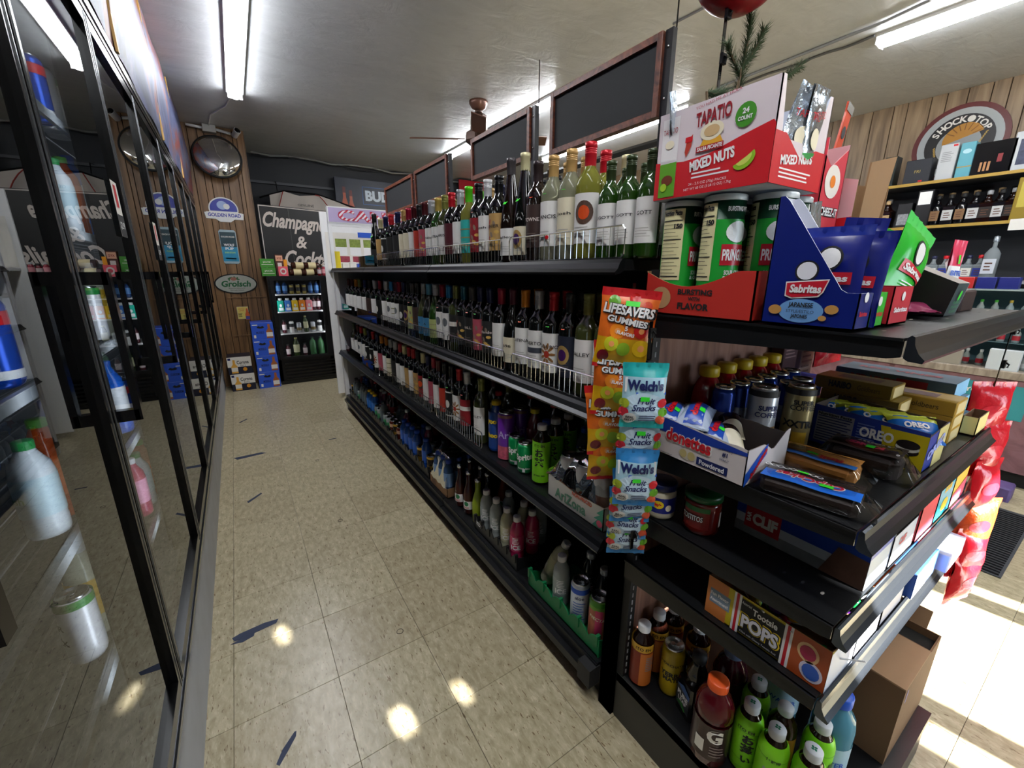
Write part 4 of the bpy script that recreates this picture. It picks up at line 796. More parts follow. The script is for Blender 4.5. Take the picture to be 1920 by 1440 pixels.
def tray(name, label, loc, w, d, h, mat, inner=None, rz=0, cut=None, group=None, pr=None, cutf=None, back=None, cat='box', e=.003):
    """open carton: local x = width (front), y = depth; side faces -x and front faces -y can be cut by a profile fn(0..1)->height factor"""
    t = thing(name, label, cat, loc, rz, group); inner = inner or mat; N = 16
    t1 = MB(); t1.box((0, 0, 0), (w, d, .003), inner)
    def side(S, L, fn): 
        pts = [(0, 0), (L, 0)] + [(L*(1-i/N), h*fn(1-i/N)) for i in range(N+1)] if fn else [(0, 0), (L, 0), (L, h), (0, h)]
        t1.prism(pts, S, e, mat, inner, inner)
    Sl = plane((0, d, 0), (0, -1, 0), (0, 0, 1)); Sf = plane((0, 0, 0), (1, 0, 0), (0, 0, 1)); Sr = plane((w, 0, 0), (0, 1, 0), (0, 0, 1)); Sb = plane((w, d, 0), (-1, 0, 0), (0, 0, 1))
    side(Sl, d, cut); side(Sr, d, (lambda s: cut(1-s)) if cut else None); side(Sf, w, cutf); side(Sb, w, back)
    t1.build('carton', t)
    if pr: q = MB(); pr(q, Sf, Sl, w, d, h); q.build('print', t)
    return t
def crate(label, loc, L, W, H, mat, rz=0, lugs=4, group='drink trays on the deck'):
    """low shell tray for cans, long along local x, scalloped front wall at y = 0"""
    t = thing('drink_tray', label, 'tray', loc, rz, group); mb = MB(); mb.box((0, 0, 0), (L, W, .006), mat)
    n_ = lugs*8; pts = [(0, 0), (L, 0)] + [(L*(1-i/n_), H*(.62+.38*abs(cos(pi*lugs*(1-i/n_)))**.7)) for i in range(n_+1)]
    for y in (0, W-.004): mb.prism(pts, plane((0, y, 0), (1, 0, 0), (0, 0, 1)), .004, mat)
    for x in (0.004, L): mb.prism([(0, 0), (W, 0), (W, H*.9), (W*.7, H*.6), (W*.3, H*.6), (0, H*.9)], plane((x, W, 0), (0, -1, 0), (0, 0, 1)), .004, mat)
    for k in range(lugs+1): x = min(max(L*k/lugs, .006), L-.006); mb.box((x-.005, -.004, H*.55), (x+.005, .012, H*1.06), mat)
    mb.build('tray_shell', t); return t
# ---------- soft drinks on the third shelf ----------
colb = pet(.033, .24, M('#2a0a08', .06), RED, M('#a83038', .4), lz=(.4, .62), name='soda_bottle')
yoo = pet(.034, .225, M('#14408c', .2), YEL, M('#14408c', .35), lz=(.08, .8), prints=(T_('yoo', .6, .022, YEL, b=.05, u=-.004), T_('hoo', .35, .022, YEL, b=.05)), name='chocolate_drink_bottle', capr=.02)
yoor = pet(.034, .225, M('#6a1420', .1), YEL, M('#6a1420', .3), name='juice_bottle', capr=.019)
purp = can(.036, .2, M('#6a2aa0', .3), prints=(T_('Ari', .55, .03, M('#b8a8d8', .4)), R_(.02, .3, M('#c85a70', .4, var=.6, vscale=60)), R_(.9, .96, M('#8a5a60', .4, var=.6, vscale=90))), name='tea_can')
spr = can(.033, .122, M('#0c8a4a', .25, .3), prints=(T_('Sprite', .55, .032, WHT, b=.04, w=.07, rot=.12), R_(.08, .2, WHT, .15), T_('lemon-lime', .2, .008, WHT)), name='soda_can')
LIME = M('#7ac81c', .35)
tea = pet(.034, .225, M('#241a08', .06), WHT, LIME, lz=(.05, .74), prints=(T_('ITO EN', .68, .009, INK, b=.02), T_('お', .56, .03, INK, b=.04), T_('茶', .40, .036, INK, b=.04), T_('green tea', .17, .009, INK)), name='tea_bottle', capr=.018, caph=.02)
grb = pet(.034, .24, M('#1c5a20', .08), M('#2a8a2a', .4), M('#1f7a2a', .4), name='soda_bottle', capr=.018)
blw = pet(.03, .2, M('#8aa0b0', .06, trans=.5, ior=1.2), BLUE, M('#3a6ab0', .4), name='water_bottle')
ornj = MB(); ornj.lathe([(.0, .003), (.028, 0), (.03, .005), (.03, .09), (.022, .13), (.013, .16), (.0125, .225)], M('#c8a020', .08), 18)
jar_c = MB(); jar_c.lathe([(.0135, .215), (.0145, .22), (.014, .228), (.0, .23)], STEEL, 16, cap=False)
ornb = Proto('soda_bottle', 'bottle', ornj, [('cap', jar_c)])
def put(pr, px, py, X, z, label, group=None, rz=.6, **k):
    p = on(px, py, 'X', X); return pr.spawn((X, p.y, z), label, group, rz=rz, **k)
def putz(pr, px, py, z, label, group=None, rz=.6, **k):
    p = on(px, py, 'Z', z); return pr.spawn((p.x, p.y, z), label, group, rz=rz, **k)
Z3 = S3
colb.spawn((1.10, .235, Z3), 'dark soda bottle with red cap behind the blue yellow-capped bottle', rz=.5)
colb.spawn((1.19, .12, Z3), 'dark soda bottle with red cap, second of three', rz=.5); colb.spawn((1.20, -.03, Z3), 'dark soda bottle with red cap, farthest into the snack end', rz=.5)
yoo.spawn((1.045, .165, Z3), 'blue bottle with yellow cap at the front of the third shelf', rz=.5)
purp.spawn((1.043, .082, Z3), 'tall purple and coral tea can on the third shelf', rz=.7)
purp.spawn((1.125, .10, Z3), 'tall purple tea can standing in the second row', rz=.7)
yoor.spawn((1.12, -.01, Z3), 'dark red juice bottle with yellow cap behind the green cans', rz=.5)
spr.spawn((1.045, .01, Z3), 'green soda can partly hidden behind its twin', rz=.9); spr.spawn((1.037, -.065, Z3), 'front green soda can with white lettering', rz=.75)
tea.spawn((1.038, -.165, Z3), 'lime green tea bottle with white cap at the front of the third shelf', rz=.65)
tea.spawn((1.115, -.145, Z3), 'lime green tea bottle standing second in the row', rz=.65); tea.spawn((1.19, -.13, Z3), 'lime green tea bottle standing third in the row', rz=.65)
blw.spawn((1.12, -.083, Z3), 'small clear bottle with blue cap behind the green can', rz=.5)
grb.spawn((1.26, -.16, Z3), 'dark green soda bottle with green cap at the back of the third shelf', rz=.5); grb.spawn((1.27, -.27, Z3), 'dark green soda bottle with green cap behind the yellow sodas', rz=.5)
ornb.spawn((1.19, -.295, Z3), 'clear necked yellow soda bottle rising behind the white carton', rz=0); ornb.spawn((1.20, -.385, Z3), 'second yellow soda bottle behind the white carton', rz=0)
blw.spawn((1.19, -.225, Z3), 'blue capped bottle beside the yellow sodas', rz=0)
# open white carton of cans wrapped in film
def f(q, Sf, Sl, w, d, h):
    q.text(Sl, 'AriZona', .115, h*.4, .036, M('#5a8a70', .5), bold=.03, w=.15); q.text(Sl, 'NON-PRICED', .17, h*.82, .013, M('#d0502a', .5), bold=.03, w=.09); q.poly(Sl, [(.22, .005), (.24, .03), (.225, .03), (.25, .05), (.235, .05), (.262, .075), (.262, .005)], M('#4a9a80', .5)); q.disc(Sl, .25, .02, .012, .012, PINK, .001)
t = tray('can_carton', 'white printed carton of cans in torn film on the third shelf', (1.003, -.515, Z3), .15, .265, .078, M('#c8c4bc', .6), M('#7a6a58', .8), cut=lambda s: .85+.15*abs(cos(3*s)), pr=f)
for i in range(3):
    for j in range(2): can(.033, .16, M('#b0aea8', .3, .2), bands=((.3, .6, M('#7a4a38', .4)),), name='tea_can').spawn((1.045+j*.07, -.47+i*.08, Z3+.004), 'pale tea can in the film wrapped carton, %s row, %s from the end post' % (('front', 'rear')[j], nth(i+1)), 'cans in the film wrapped carton', rz=.3*i)
film = mat_glass('shrink_film', (.93, .94, .95), 1.7, dim=.9); g = MB(); n_ = 10; vs = []
for i in range(n_+1):
    for j in range(n_+1):
        a, b_ = i/n_, j/n_; vs.append((1.0+.16*b_, -.53+.29*a, Z3+.08+.10*(1-(2*b_-1)**4)*(1-(2*a-1)**6)*(.85+.2*sin(a*9)*cos(b_*7))+.012*sin(a*31+b_*17)))
g.add(vs, [(i*(n_+1)+j, (i+1)*(n_+1)+j, (i+1)*(n_+1)+j+1, i*(n_+1)+j+1) for i in range(n_) for j in range(n_)], film, True)
f_ = g.build('film_wrap', None); f_.parent = t; f_.matrix_parent_inverse = Matrix.Translation((-1.003, .515, -Z3))
# ---------- deck ----------
Z4 = S4
icb = lambda liq, lab, nm='water_bottle': pet(.031, .205, liq, WHT, lab, lz=(.25, .6), prints=(T_('ICE', .35, .022, WHT, b=.03), lambda mb, S, r, H: mb.lines(S, -.5*r, .42*H, .5*r, .58*H, 5, WHT)), name=nm, capr=.0165, caph=.022)
ice_c = icb(M('#b4bcba', .05, trans=.3, ior=1.2), M('#98a09e', .3)); ice_l = icb(M('#c0c0a4', .06, trans=.2, ior=1.2), M('#b8b894', .3)); ice_r = icb(M('#a82450', .06), M('#b83860', .3)); ice_k = icb(M('#23282a', .05), M('#30363a', .3))
t = crate('green scalloped plastic tray at the snack end of the deck', (1.005, -.14, Z4), .385, .17, .075, M('#0c6a3c', .35), -pi/2, 4)
alo = can(.033, .168, M('#c8d0dc', .3, .2), bands=((.78, .9, BLUE),), prints=(T_('aloe', .7, .014, NAVY), lambda mb, S, r, H: mb.lines(S, -.7*r, .1*H, .7*r, .6*H, 8, M('#5a78b8', .5)))); 
gua = can(.034, .17, M('#6a9a3a', .3), bands=((.86, .97, M('#3a8a1c', .3)), (.1, .78, M('#a86048', .4, var=.5, vscale=40))), prints=(R_(.15, .8, M('#c83a6a', .4), .35), T_('NECTAR', .6, .012, GREEN if False else M('#e8f0d0', .4), rot=-.2)))
alo.spawn((1.052, -.385, Z4+.007), 'white and blue tall can in the green tray', rz=.75); gua.spawn((1.055, -.475, Z4+.007), 'green and pink fruit drink can at the end of the green tray', rz=.75)
ice_c.spawn((1.05, -.285, Z4+.007), 'clear water bottle standing at the front of the green tray', rz=.8)
ice_l.spawn((1.07, -.175, Z4+.02), 'pale lemon water bottle leaning over at the green tray', rot=(0, radians(22), radians(-55)))
ice_k.spawn((1.15, -.33, Z4+.007), 'dark flavoured water bottle in the second row of the green tray', rz=.6); ice_k.spawn((1.13, -.42, Z4+.007), 'dark flavoured water bottle beside the tall cans', rz=.6)
crate('black drink tray with white lettering in the middle of the deck', (1.005, .315, Z4), .365, .245, .07, M('#17181a', .35), -pi/2, 5)
MB().text(plane((1.003, .29, Z4+.03), (0, -1, 0), (0, 0, 1)), 'KDP', .03, .015, .02, WHT, bold=.04).build('tray_lettering').update_tag()
tl = bpy.data.objects['tray_lettering']; tl.parent = bpy.data.objects['drink_tray.001']; tl.matrix_parent_inverse = Matrix.Rotation(pi/2, 4, 'Z') @ Matrix.Translation((-1.005, -.315, -Z4))
for i, (x, y, p_, lb) in enumerate(((1.05, .355, 'y', ''), (1.05, .27, 'c', 'clear water bottle first in the black tray'), (1.05, .18, 'c', 'clear water bottle second in the black tray'), (1.052, .09, 'l', 'pale lemon water bottle in the black tray'), (1.05, .01, 'r', 'pink flavoured water bottle at the front of the black tray'),
        (1.13, .012, 'r', 'pink flavoured water bottle in the second row'), (1.14, .09, 'l', 'pale lemon water bottle in the second row'), (1.13, .2, 'c', 'clear water bottle in the second row of the black tray'), (1.2, .05, 'c', 'clear water bottle in the third row of the black tray'))):
    if p_ == 'y': continue
    {'c': ice_c, 'l': ice_l, 'r': ice_r}[p_].spawn((x, y, Z4+.007), lb, rz=.8)
def jar_soda(liq, lab=True):
    b = MB(); b.lathe([(0, .003), (.027, 0), (.031, .006), (.031, .10), (.024, .135), (.0155, .165), (.0135, .175), (.0135, .225)], liq, 18)
    c_ = MB().lathe([(.014, .215), (.0155, .22), (.015, .228), (0, .231)], STEEL, 16, cap=False); l = MB(); S = cyl(.0315)
    l.rect(S, -.03, .03, .03, .075, WHT, 0, nx=8); l.disc(S, 0, .06, .013, .013, M('#1f7a4a', .5), .0006, 12); l.lines(S, -.02, .033, .02, .045, 2, RED)
    return Proto('soda_bottle', 'bottle', b, [('cap', c_)] + ([('label', l)] if lab else []))
jr, jy, jo, jd = jar_soda(M('#40140c', .06)), jar_soda(M('#8aa01c', .06), False), jar_soda(M('#a04818', .06)), jar_soda(M('#1c1010', .06))
for x, y, p_, lb in ((1.05, .355, jy, 'bright yellow green glass soda bottle on the deck'), (1.05, .45, jr, 'brown red glass soda bottle second from the yellow green one'), (1.045, .54, jr, 'brown red glass soda bottle with round white label, by the water pack'), (1.12, .38, jd, 'dark glass soda bottle behind the yellow green one'), (1.13, .47, jd, 'dark glass soda bottle in the second row'), (1.12, .57, jr, 'brown glass soda bottle next to the plastic wrapped water'), (1.2, .36, jo, 'orange glass soda bottle deep on the deck'), (1.275, .25, jo, 'orange glass soda bottle behind the clear waters'), (1.2, .5, jd, 'dark glass soda bottle in the third row')):
    p_.spawn((x, y, Z4), lb, rz=.5)
# wrapped water pack in a brown tray
t = tray('water_pack_tray', 'brown cardboard tray of blue water bottles under clear film', (1.005, .63, Z4), .2, .24, .055, M('#8a6848', .7), cut=lambda s: .8+.2*abs(cos(4*s)), pr=lambda q, Sf, Sl, w, d, h: q.lines(Sl, .03, .01, .09, .045, 3, INK))
wblue = pet(.03, .2, M('#4a6a9a', .05, trans=.5, ior=1.2), M('#2a4aa8', .4), M('#6a90c0', .3), name='water_bottle')
for i in range(3):
    for j in range(3): wblue.spawn((1.04+j*.063, .675+i*.07, Z4+.004), 'blue water bottle in the film wrapped pack, %s row, %s' % (('front', 'middle', 'rear')[j], ('beside the glass sodas', 'centre of the row', 'beside the can trays')[i]), 'bottles in the wrapped water pack', rz=.4)
g = MB(); vs = []; n_ = 12
for i in range(n_+1):
    for j in range(n_+1):
        a, b_ = i/n_, j/n_; e_ = (1-(2*b_-1)**8)*(1-(2*a-1)**8); vs.append((.1+(b_-.5)*.205*(1-.12*e_), .12+(a-.5)*.245*(1-.1*e_), .05+.165*e_+.006*sin(a*23+b_*11)))
g.add(vs, [(i*(n_+1)+j, (i+1)*(n_+1)+j, (i+1)*(n_+1)+j+1, i*(n_+1)+j+1) for i in range(n_) for j in range(n_)], film, True).build('film_wrap', t)
# farther trays with cans and bottles
GCAN = can(.033, .122, M('#2a2218', .25, .5), STEEL, bands=((.85, .97, M('#c8a040', .3, .8)), (.2, .5, M('#a88430', .3, .6))), name='drink_can'); SCAN = can(.033, .122, M('#a8b0b0', .25, .5), bands=((.3, .7, M('#3a8a5a', .4)),), name='drink_can'); RCAN = can(.033, .122, M('#5a2018', .25, .4), bands=((.6, .8, M('#c8a080', .4)),), name='drink_can')
bsp = pet(.032, .2, M('#1f4a98', .06), BLUE, M('#2a60c0', .4), name='sport_bottle', capr=.018); ysp = pet(.032, .2, M('#1458b0', .08), YEL, M('#1c70c8', .4), name='sport_bottle', capr=.018); psp = pet(.032, .21, M('#6a1c38', .08), WHT, M('#7a2a48', .4), name='sport_bottle', capr=.018); clr_ = pet(.033, .2, M('#8a9498', .05, trans=.4, ior=1.2), M('#101820', .4), M('#506068', .4), name='water_bottle')
for k, (ya, yb, mt) in enumerate([(.8995+.41*q, .8985+.41*(q+1), 0) for q in range(5)]):
    crate('black drink tray on the deck, %s beyond the wrapped water pack' % nth(k+1), (1.005, yb, Z4), yb-ya, .2, .07, M('#1a1c1e', .35), -pi/2, 4)
rw2 = random.Random(9); seq = [GCAN, bsp, GCAN, bsp, bsp, bsp, bsp, RCAN, GCAN, RCAN, SCAN, SCAN, clr_, SCAN, SCAN, ysp, ysp, ysp, clr_, clr_, clr_, SCAN, clr_, clr_]
nmz = {id(GCAN): 'black and gold can', id(RCAN): 'bronze can', id(SCAN): 'silver and green can', id(bsp): 'blue capped bottle', id(ysp): 'blue bottle with yellow cap', id(psp): 'dark pink bottle', id(clr_): 'clear bottle'}
nmz[id(colb)] = 'dark soda bottle with red cap'; nmz[id(grb)] = 'green soda bottle'
y = .94; i = 0
while y < 2.92:
    p_ = seq[i % len(seq)]; p_.spawn((1.05, y, Z4+.007), '%s, front row of deck trays, %s beyond wrapped pack' % (nmz[id(p_)], nth(i+1)), 'drinks in the far deck trays', rz=rw2.uniform(0, 1))
    p2 = rw2.choice([GCAN, psp, clr_, colb, SCAN, bsp]); p2.spawn((1.13, y, Z4+.007), '%s, second deck row, %s beyond wrapped pack' % (nmz[id(p2)], nth(i+1)), 'drinks in the far deck trays', rz=rw2.uniform(0, 1))
    if i % 2 == 0: p2 = rw2.choice([psp, colb, grb, clr_]); p2.spawn((1.245, y+.05, Z4), '%s, third deck row, %s beyond wrapped pack' % (nmz[id(p2)], nth(i//2+1)), 'drinks in the far deck trays', rz=0)
    y += .082; i += 1
# =================== HANGING BAG STRIPS BY THE SNACK END ===================
OR_, OY, LR = M('#e86820', .3, var=.5, vscale=30), M('#e8a818', .3, var=.5, vscale=25), M('#c01820', .3)
def f(q, S, w, h):
    for u, v, r_, c_ in ((-.035, .155, .014, '#5a9a2a'), (.01, .165, .012, '#c01c18'), (.04, .15, .011, '#d04830'), (-.02, .09, .018, '#f08a20'), (.035, .095, .017, '#c81c1c'), (-.03, .06, .017, '#c8c82a'), (.0, .05, .016, '#8ab02a'), (.04, .055, .02, '#f0c020'), (-.045, .03, .014, '#7a1828')):
        q.disc(S, u, v, r_, r_, M(c_, .3), .0015, 14); q.disc(S, u+.001, v, r_*.4, r_*.4, M('#f0a060', .3), .002, 10) if r_ > .0165 else None
    q.text(S, 'LIFESAVERS', .003, .137, .026, INK, .0025, bold=.07, w=.125, shear=.1, rot=-.06); q.text(S, 'LIFESAVERS', .0, .138, .022, WHT, .0035, bold=.04, w=.118, shear=.1, rot=-.06)
    q.text(S, 'GUMMIES', .002, .113, .018, INK, .0025, bold=.09, w=.10, rot=-.1); q.text(S, 'GUMMIES', .0, .114, .015, WHT, .0035, bold=.04, w=.095, rot=-.1)
    q.text(S, '5', 0, .098, .011, WHT, .003, bold=.05); q.text(S, 'FLAVORS', 0, .086, .008, WHT, .003, bold=.04, rot=-.12); q.rect(S, -.01, .148, .022, .159, GREENTAG, .004)
def clipstrip(p, L, label, n=6, cord=0):
    t = thing('clip_strip', label, 'strip', (p[0], p[1], p[2]-L)); MB().box((-.005, -.001, 0), (.005, .001, L), BLKG).build('strip', t)
    if cord: MB().tube([(0, 0, L), (0, 0, L+cord)], .003, BLK).build('cord', t)
    for k in range(n): z = L*(k+.5)/n; MB().box((-.009, -.008, z), (.009, -.001, z+.022), BLK).tube([(0, -.002, z+.02), (0, -.014, z+.01), (0, -.012, z+.002)], .0025, BLK, 5).build('clip', t)
    return t
tops = [(1172, 541), (1166, 640), (1156, 726), (1152, 785)]
for i, (px, py) in enumerate(tops):
    p = on(px, py, 'X', .925)+Vector((.012, .010, 0))*i; h_ = .185
    bag('gummy_bag', ['orange and yellow fruit gummies bag, topmost of its hanging strip', 'orange gummies bag, second down the hanging strip', 'orange gummies bag, third down the hanging strip', 'orange gummies bag, lowest on the hanging strip'][i], 'bag', (p.x, p.y, p.z-h_), .13, h_, .035, ((0, .05, LR), (.05, .4, OY), (.4, .9, OR_), (.9, 1, LR)), f, 0, (0, radians((5, 0, -5, -2)[i]), radians(-46+5*i)), 'hanging gummies bags', i*1.3)
a = on(1190, 470, 'X', .99); clipstrip((.962, -.598, 1.33), .62, 'black clip strip holding the orange gummies bags', 8)
def f(q, S, w, h, blue=False):
    q.poly(S, [(-.045, .118), (.044, .118), (.046, .085), (-.045, .085)], WHT, .002); q.text(S, "Welch's", 0, .103, .024, NAVY, .003, bold=.05, w=.08); q.rect(S, -.02, .080, .05, .086, BLUE, .002)
    q.disc(S, 0, .052, .05, .034, M('#c8e0f0', .35), .0018); q.text(S, 'Fruit', .004, .068, .015, NAVY, .003, bold=.02, shear=.3); q.text(S, 'Snacks', .0, .052, .015, NAVY, .003, bold=.02, shear=.3)
    for u, v, c_ in ((-.045, .06, '#a0b030'), (.042, .062, '#d0202a'), (.045, .04, '#70b030'), (.04, .022, '#e06040'), (-.045, .04, '#d03040')): q.disc(S, u, v, .011, .011, M(c_, .3), .0025, 12)
    q.disc(S, -.03, .026, .015, .014, WHT, .003, 16); q.text(S, 'REAL', -.03, .029, .006, INK, .004, bold=.02); q.text(S, 'FRUIT', -.03, .021, .006, INK, .004, bold=.02); q.lines(S, -.01, .018, .03, .034, 3, NAVY, .003); q.rect(S, -.01, .068, .01, .078, GREENTAG, .005)
for i, (px, py) in enumerate(((1212, 680), (1203, 757), (1196, 842), (1187, 885), (1180, 926), (1178, 962))):
    p = on(px, py, 'X', .918)+Vector((.75, .62, 0))*(0, .022, .0, .02, .034, .046)[i]; bl_ = i >= 2; c0_ = M('#2a7ab8', .3) if bl_ else TEAL; h_ = .145 if i else .15
    bag('fruit_snack_bag', '%s fruit snacks bag, %s down its hanging strip' % ('blue' if bl_ else 'teal', ('topmost', 'second', 'third', 'fourth', 'fifth', 'lowest')[i]), 'bag', (p.x, p.y, p.z-h_), .098, h_, .034, ((0, .12, c0_), (.12, .8, M('#a8d0e0', .3)), (.8, 1, c0_)), f, radians(-40+5*(i % 2)), None, 'hanging fruit snack bags', i*2.1)
clipstrip((.95, -.665, 1.25), .58, 'black clip strip holding the fruit snack bags', 8)
# =================== SNACK END SHELVING ===================
EX0, EX1, EY0, EY1 = 1.0, 1.885, -1.078, -.605
Z1e, Z2e, Z3e, Z4e, Z5e = 1.263, .940, .745, .578, .17
ec = thing('endcap_shelving', 'black snack shelving at the end of the wine aisle with four shelves', 'shelving', (0, 0, 0))
m_edge = M('#a8b0b8', .25, .9)
for z in (Z1e, Z2e, Z3e, Z4e):
    s = MB(); s.box((EX0, EY0+.004, z-.006), (EX1, EY1, z-.0014), m_shelf)
    for x0 in (EX0, EX1-.004):
        S = plane((x0, EY1, z), (0, -1, 0), (0, 0, 1)); D = EY1-EY0
        s.prism([(0, -.06), (.12, -.05), (D-.02, -.034), (D-.004, -.03), (D-.004, -.0014), (0, -.0014)], plane((x0+.004, EY1, z), (0, -1, 0), (0, 0, 1)), .004, m_shelf)
    s.build('shelf', ec)
    h_ = MB()
    for i in range(9):
        for j in range(3): h_.disc(plane((0, 0, z-.0014), (1, 0, 0), (0, 1, 0)), EX0+.08+i*.09, EY0+.05+j*.035, .006, .003, M('#3a3c40', .6) if (i+j) % 4 else M('#b8b0a8', .5), .0004, 10)
    h_.build('punched_slots', ec)
    l = MB(); pr = [(0, 0), (-.004, .004), (-.008, .002), (-.010, -.010), (-.016, -.022), (-.024, -.030), (-.022, -.035), (-.006, -.034), (0, -.03)]; n_ = len(pr)
    vs = [(x, EY0+a, z+b_) for x in (EX0, EX1) for a, b_ in pr]
    l.add(vs, [(i, n_+i, n_+(i+1) % n_, (i+1) % n_) for i in range(n_)] + [tuple(range(n_)), tuple(reversed(range(n_, 2*n_)))], M('#4a5058', .22, .85)); l.build('shelf_lip', ec)
MB().box((EX0+.01, EY0-.09, Z5e-.03), (1.655, EY1, Z5e-.0008), m_shelf).box((EX0+.01, EY0-.085, 0), (EX0+.02, EY1, Z5e), M('#2b2b29', .4)).box((EX0+.02, EY0-.085, 0), (1.672, EY0-.075, Z5e-.03), M('#26262a', .4)).build('base_deck', ec)
m_peg = mat_wood('hardboard', '#6e4a3c', '#8e6452', '#a07868', 'Z', 1.6, .6)
MB().box((EX0+.04, EY1-.008, .17), (EX1-.03, EY1+.002, Z1e-.02), m_peg).build('back_board', ec)
for x in (EX0+.012, EX1-.03):
    up = MB(); up.box((x, EY1-.02, 0), (x+.028, EY1+.004, 1.36), BLKM)
    for k in range(46): up.box((x+.010, EY1-.0215, .18+k*.025), (x+.014, EY1-.0195, .18+k*.025+.013), GREY)
    up.build('slotted_upright', ec)
MB().box((EX0+.62, EY0-.0005+.006, Z1e-.022), (EX0+.64, EY0+.007, Z1e-.014), RED).build('red_marker', ec)
# ---------- top shelf ----------
DG, LG = M('#0c3a24', .3), M('#1f9a34', .3)
def pcan(mb, S, r, H):
    mb.rect(S, -pi*r*.999, .0*H, pi*r*.999, .80*H, LG, .0008, nx=24); mb.rect(S, -2.1*r, .30*H, -.75*r, .93*H, M('#d8d0a0', .5), .0014, nx=8)
    for a in range(16): mb.rect(S, -2.0*r, (.33+.033*a)*H, (-.85-(a*7 % 5)*.08)*r, (.3335+.033*a)*H if a % 5 else (.339+.033*a)*H, INK, .0022, nx=5)
    mb.text(S, 'Nutrition Facts', -1.45*r, .895*H, .010, INK, .0022, bold=.05, w=1.1*r); mb.text(S, '150', -1.05*r, .78*H, .010, INK, .0022, bold=.06); mb.lines(S, -2.1*r, .05*H, -.8*r, .27*H, 9, M('#0f6a24', .4), .0016)
    mb.poly(S, [(-.3*r, .43*H), (1.1*r, .46*H), (1.1*r, .62*H), (-.3*r, .62*H)], M('#b01c2c', .3), .0016) if False else mb.rect(S, -.35*r, .43*H, 1.25*r, .60*H, M('#b01c2c', .3), .0018, nx=8)
    mb.text(S, 'PRINGLES', .45*r, .515*H, .022, WHT, .0026, bold=.03, w=1.45*r); mb.text(S, 'SOUR CREAM', .45*r, .37*H, .009, WHT, .0022, bold=.03, w=1.1*r); mb.text(S, '& ONION', .45*r, .325*H, .008, WHT, .0022, bold=.03)
    mb.text(S, 'BURSTING WITH', .4*r, .88*H, .009, WHT, .0016, bold=.03, w=1.3*r); mb.disc(S, .4*r, .70*H, .62*r, .085*H, M('#dfe4e4', .3), .0018, 20); mb.disc(S, .3*r, .18*H, .4*r, .05*H, M('#d8a838', .4), .0018, 14)
def make_pcan():
    b = MB(); r, H = .0375, .235; b.lathe([(r-.001, 0), (r, .003), (r, H-.012)], DG, 28); pcan(b, cyl(r), r, H)
    l = MB().lathe([(r+.001, H-.012), (r+.002, H-.010), (r+.002, H-.002), (r-.001, H), (r-.004, H-.003), (0, H-.003)], M('#c8d0d4', .25), 28, cap=False); f_ = MB().lathe([(r-.002, .0), (r+.001, .0), (r+.001, .004)], STEEL, 28, cap=False)
    return Proto('chip_can', 'can', b, [('lid', l), ('metal_rim', f_)])
pc = make_pcan()
for x, y, lb, rz in ((1.045, -.648, 'green chip can, first in the red tray with the facts panel toward the aisle', 1.5), (1.045, -.745, 'green chip can, middle of the front row in the red tray', .95), (1.105, -.81, 'shaded green chip can half hidden behind the blue snack box', .5), (1.122, -.724, 'green chip can in the second row of the red tray', .2), (1.187, -.80, 'green chip can deepest in the red tray', .3), (1.122, -.646, 'green chip can at the back corner of the red tray', .2), (1.197, -.646, 'green chip can against the rear of the red tray', .2), (1.197, -.723, 'green chip can in the third row of the red tray', .1)):
    pc.spawn((x, y, Z1e+.004), lb, 'green chip cans in the red tray', rz)
CR_ = M('#b8281e', .6, bump=.06, bscale=40)
def f(q, Sf, Sl, w, d, h):
    q.disc(Sl, .045, .036, .026, .024, M('#b08a60', .6), .0008); q.text(Sl, 'BURSTING', .128, .051, .0115, INK, bold=.04, w=.080); q.text(Sl, 'WITH', .128, .037, .008, INK, bold=.04); q.text(Sl, 'FLAVOR', .127, .021, .0145, INK, bold=.04, w=.074); q.disc(Sf, .09, .04, .026, .028, M('#b08a60', .6), .0008)
cutp = lambda s: .98 if s < .04 else (.66+.34*abs((s-.42)/.42)**1.8 if s < .84 else 1.0)
tray('snack_tray', 'red cardboard tray of green chip cans with a curved torn edge', (1.0, -.852, Z1e), .237, .252, .094, CR_, KRAFT, cut=cutp, cutf=lambda s: 1.0, pr=f)
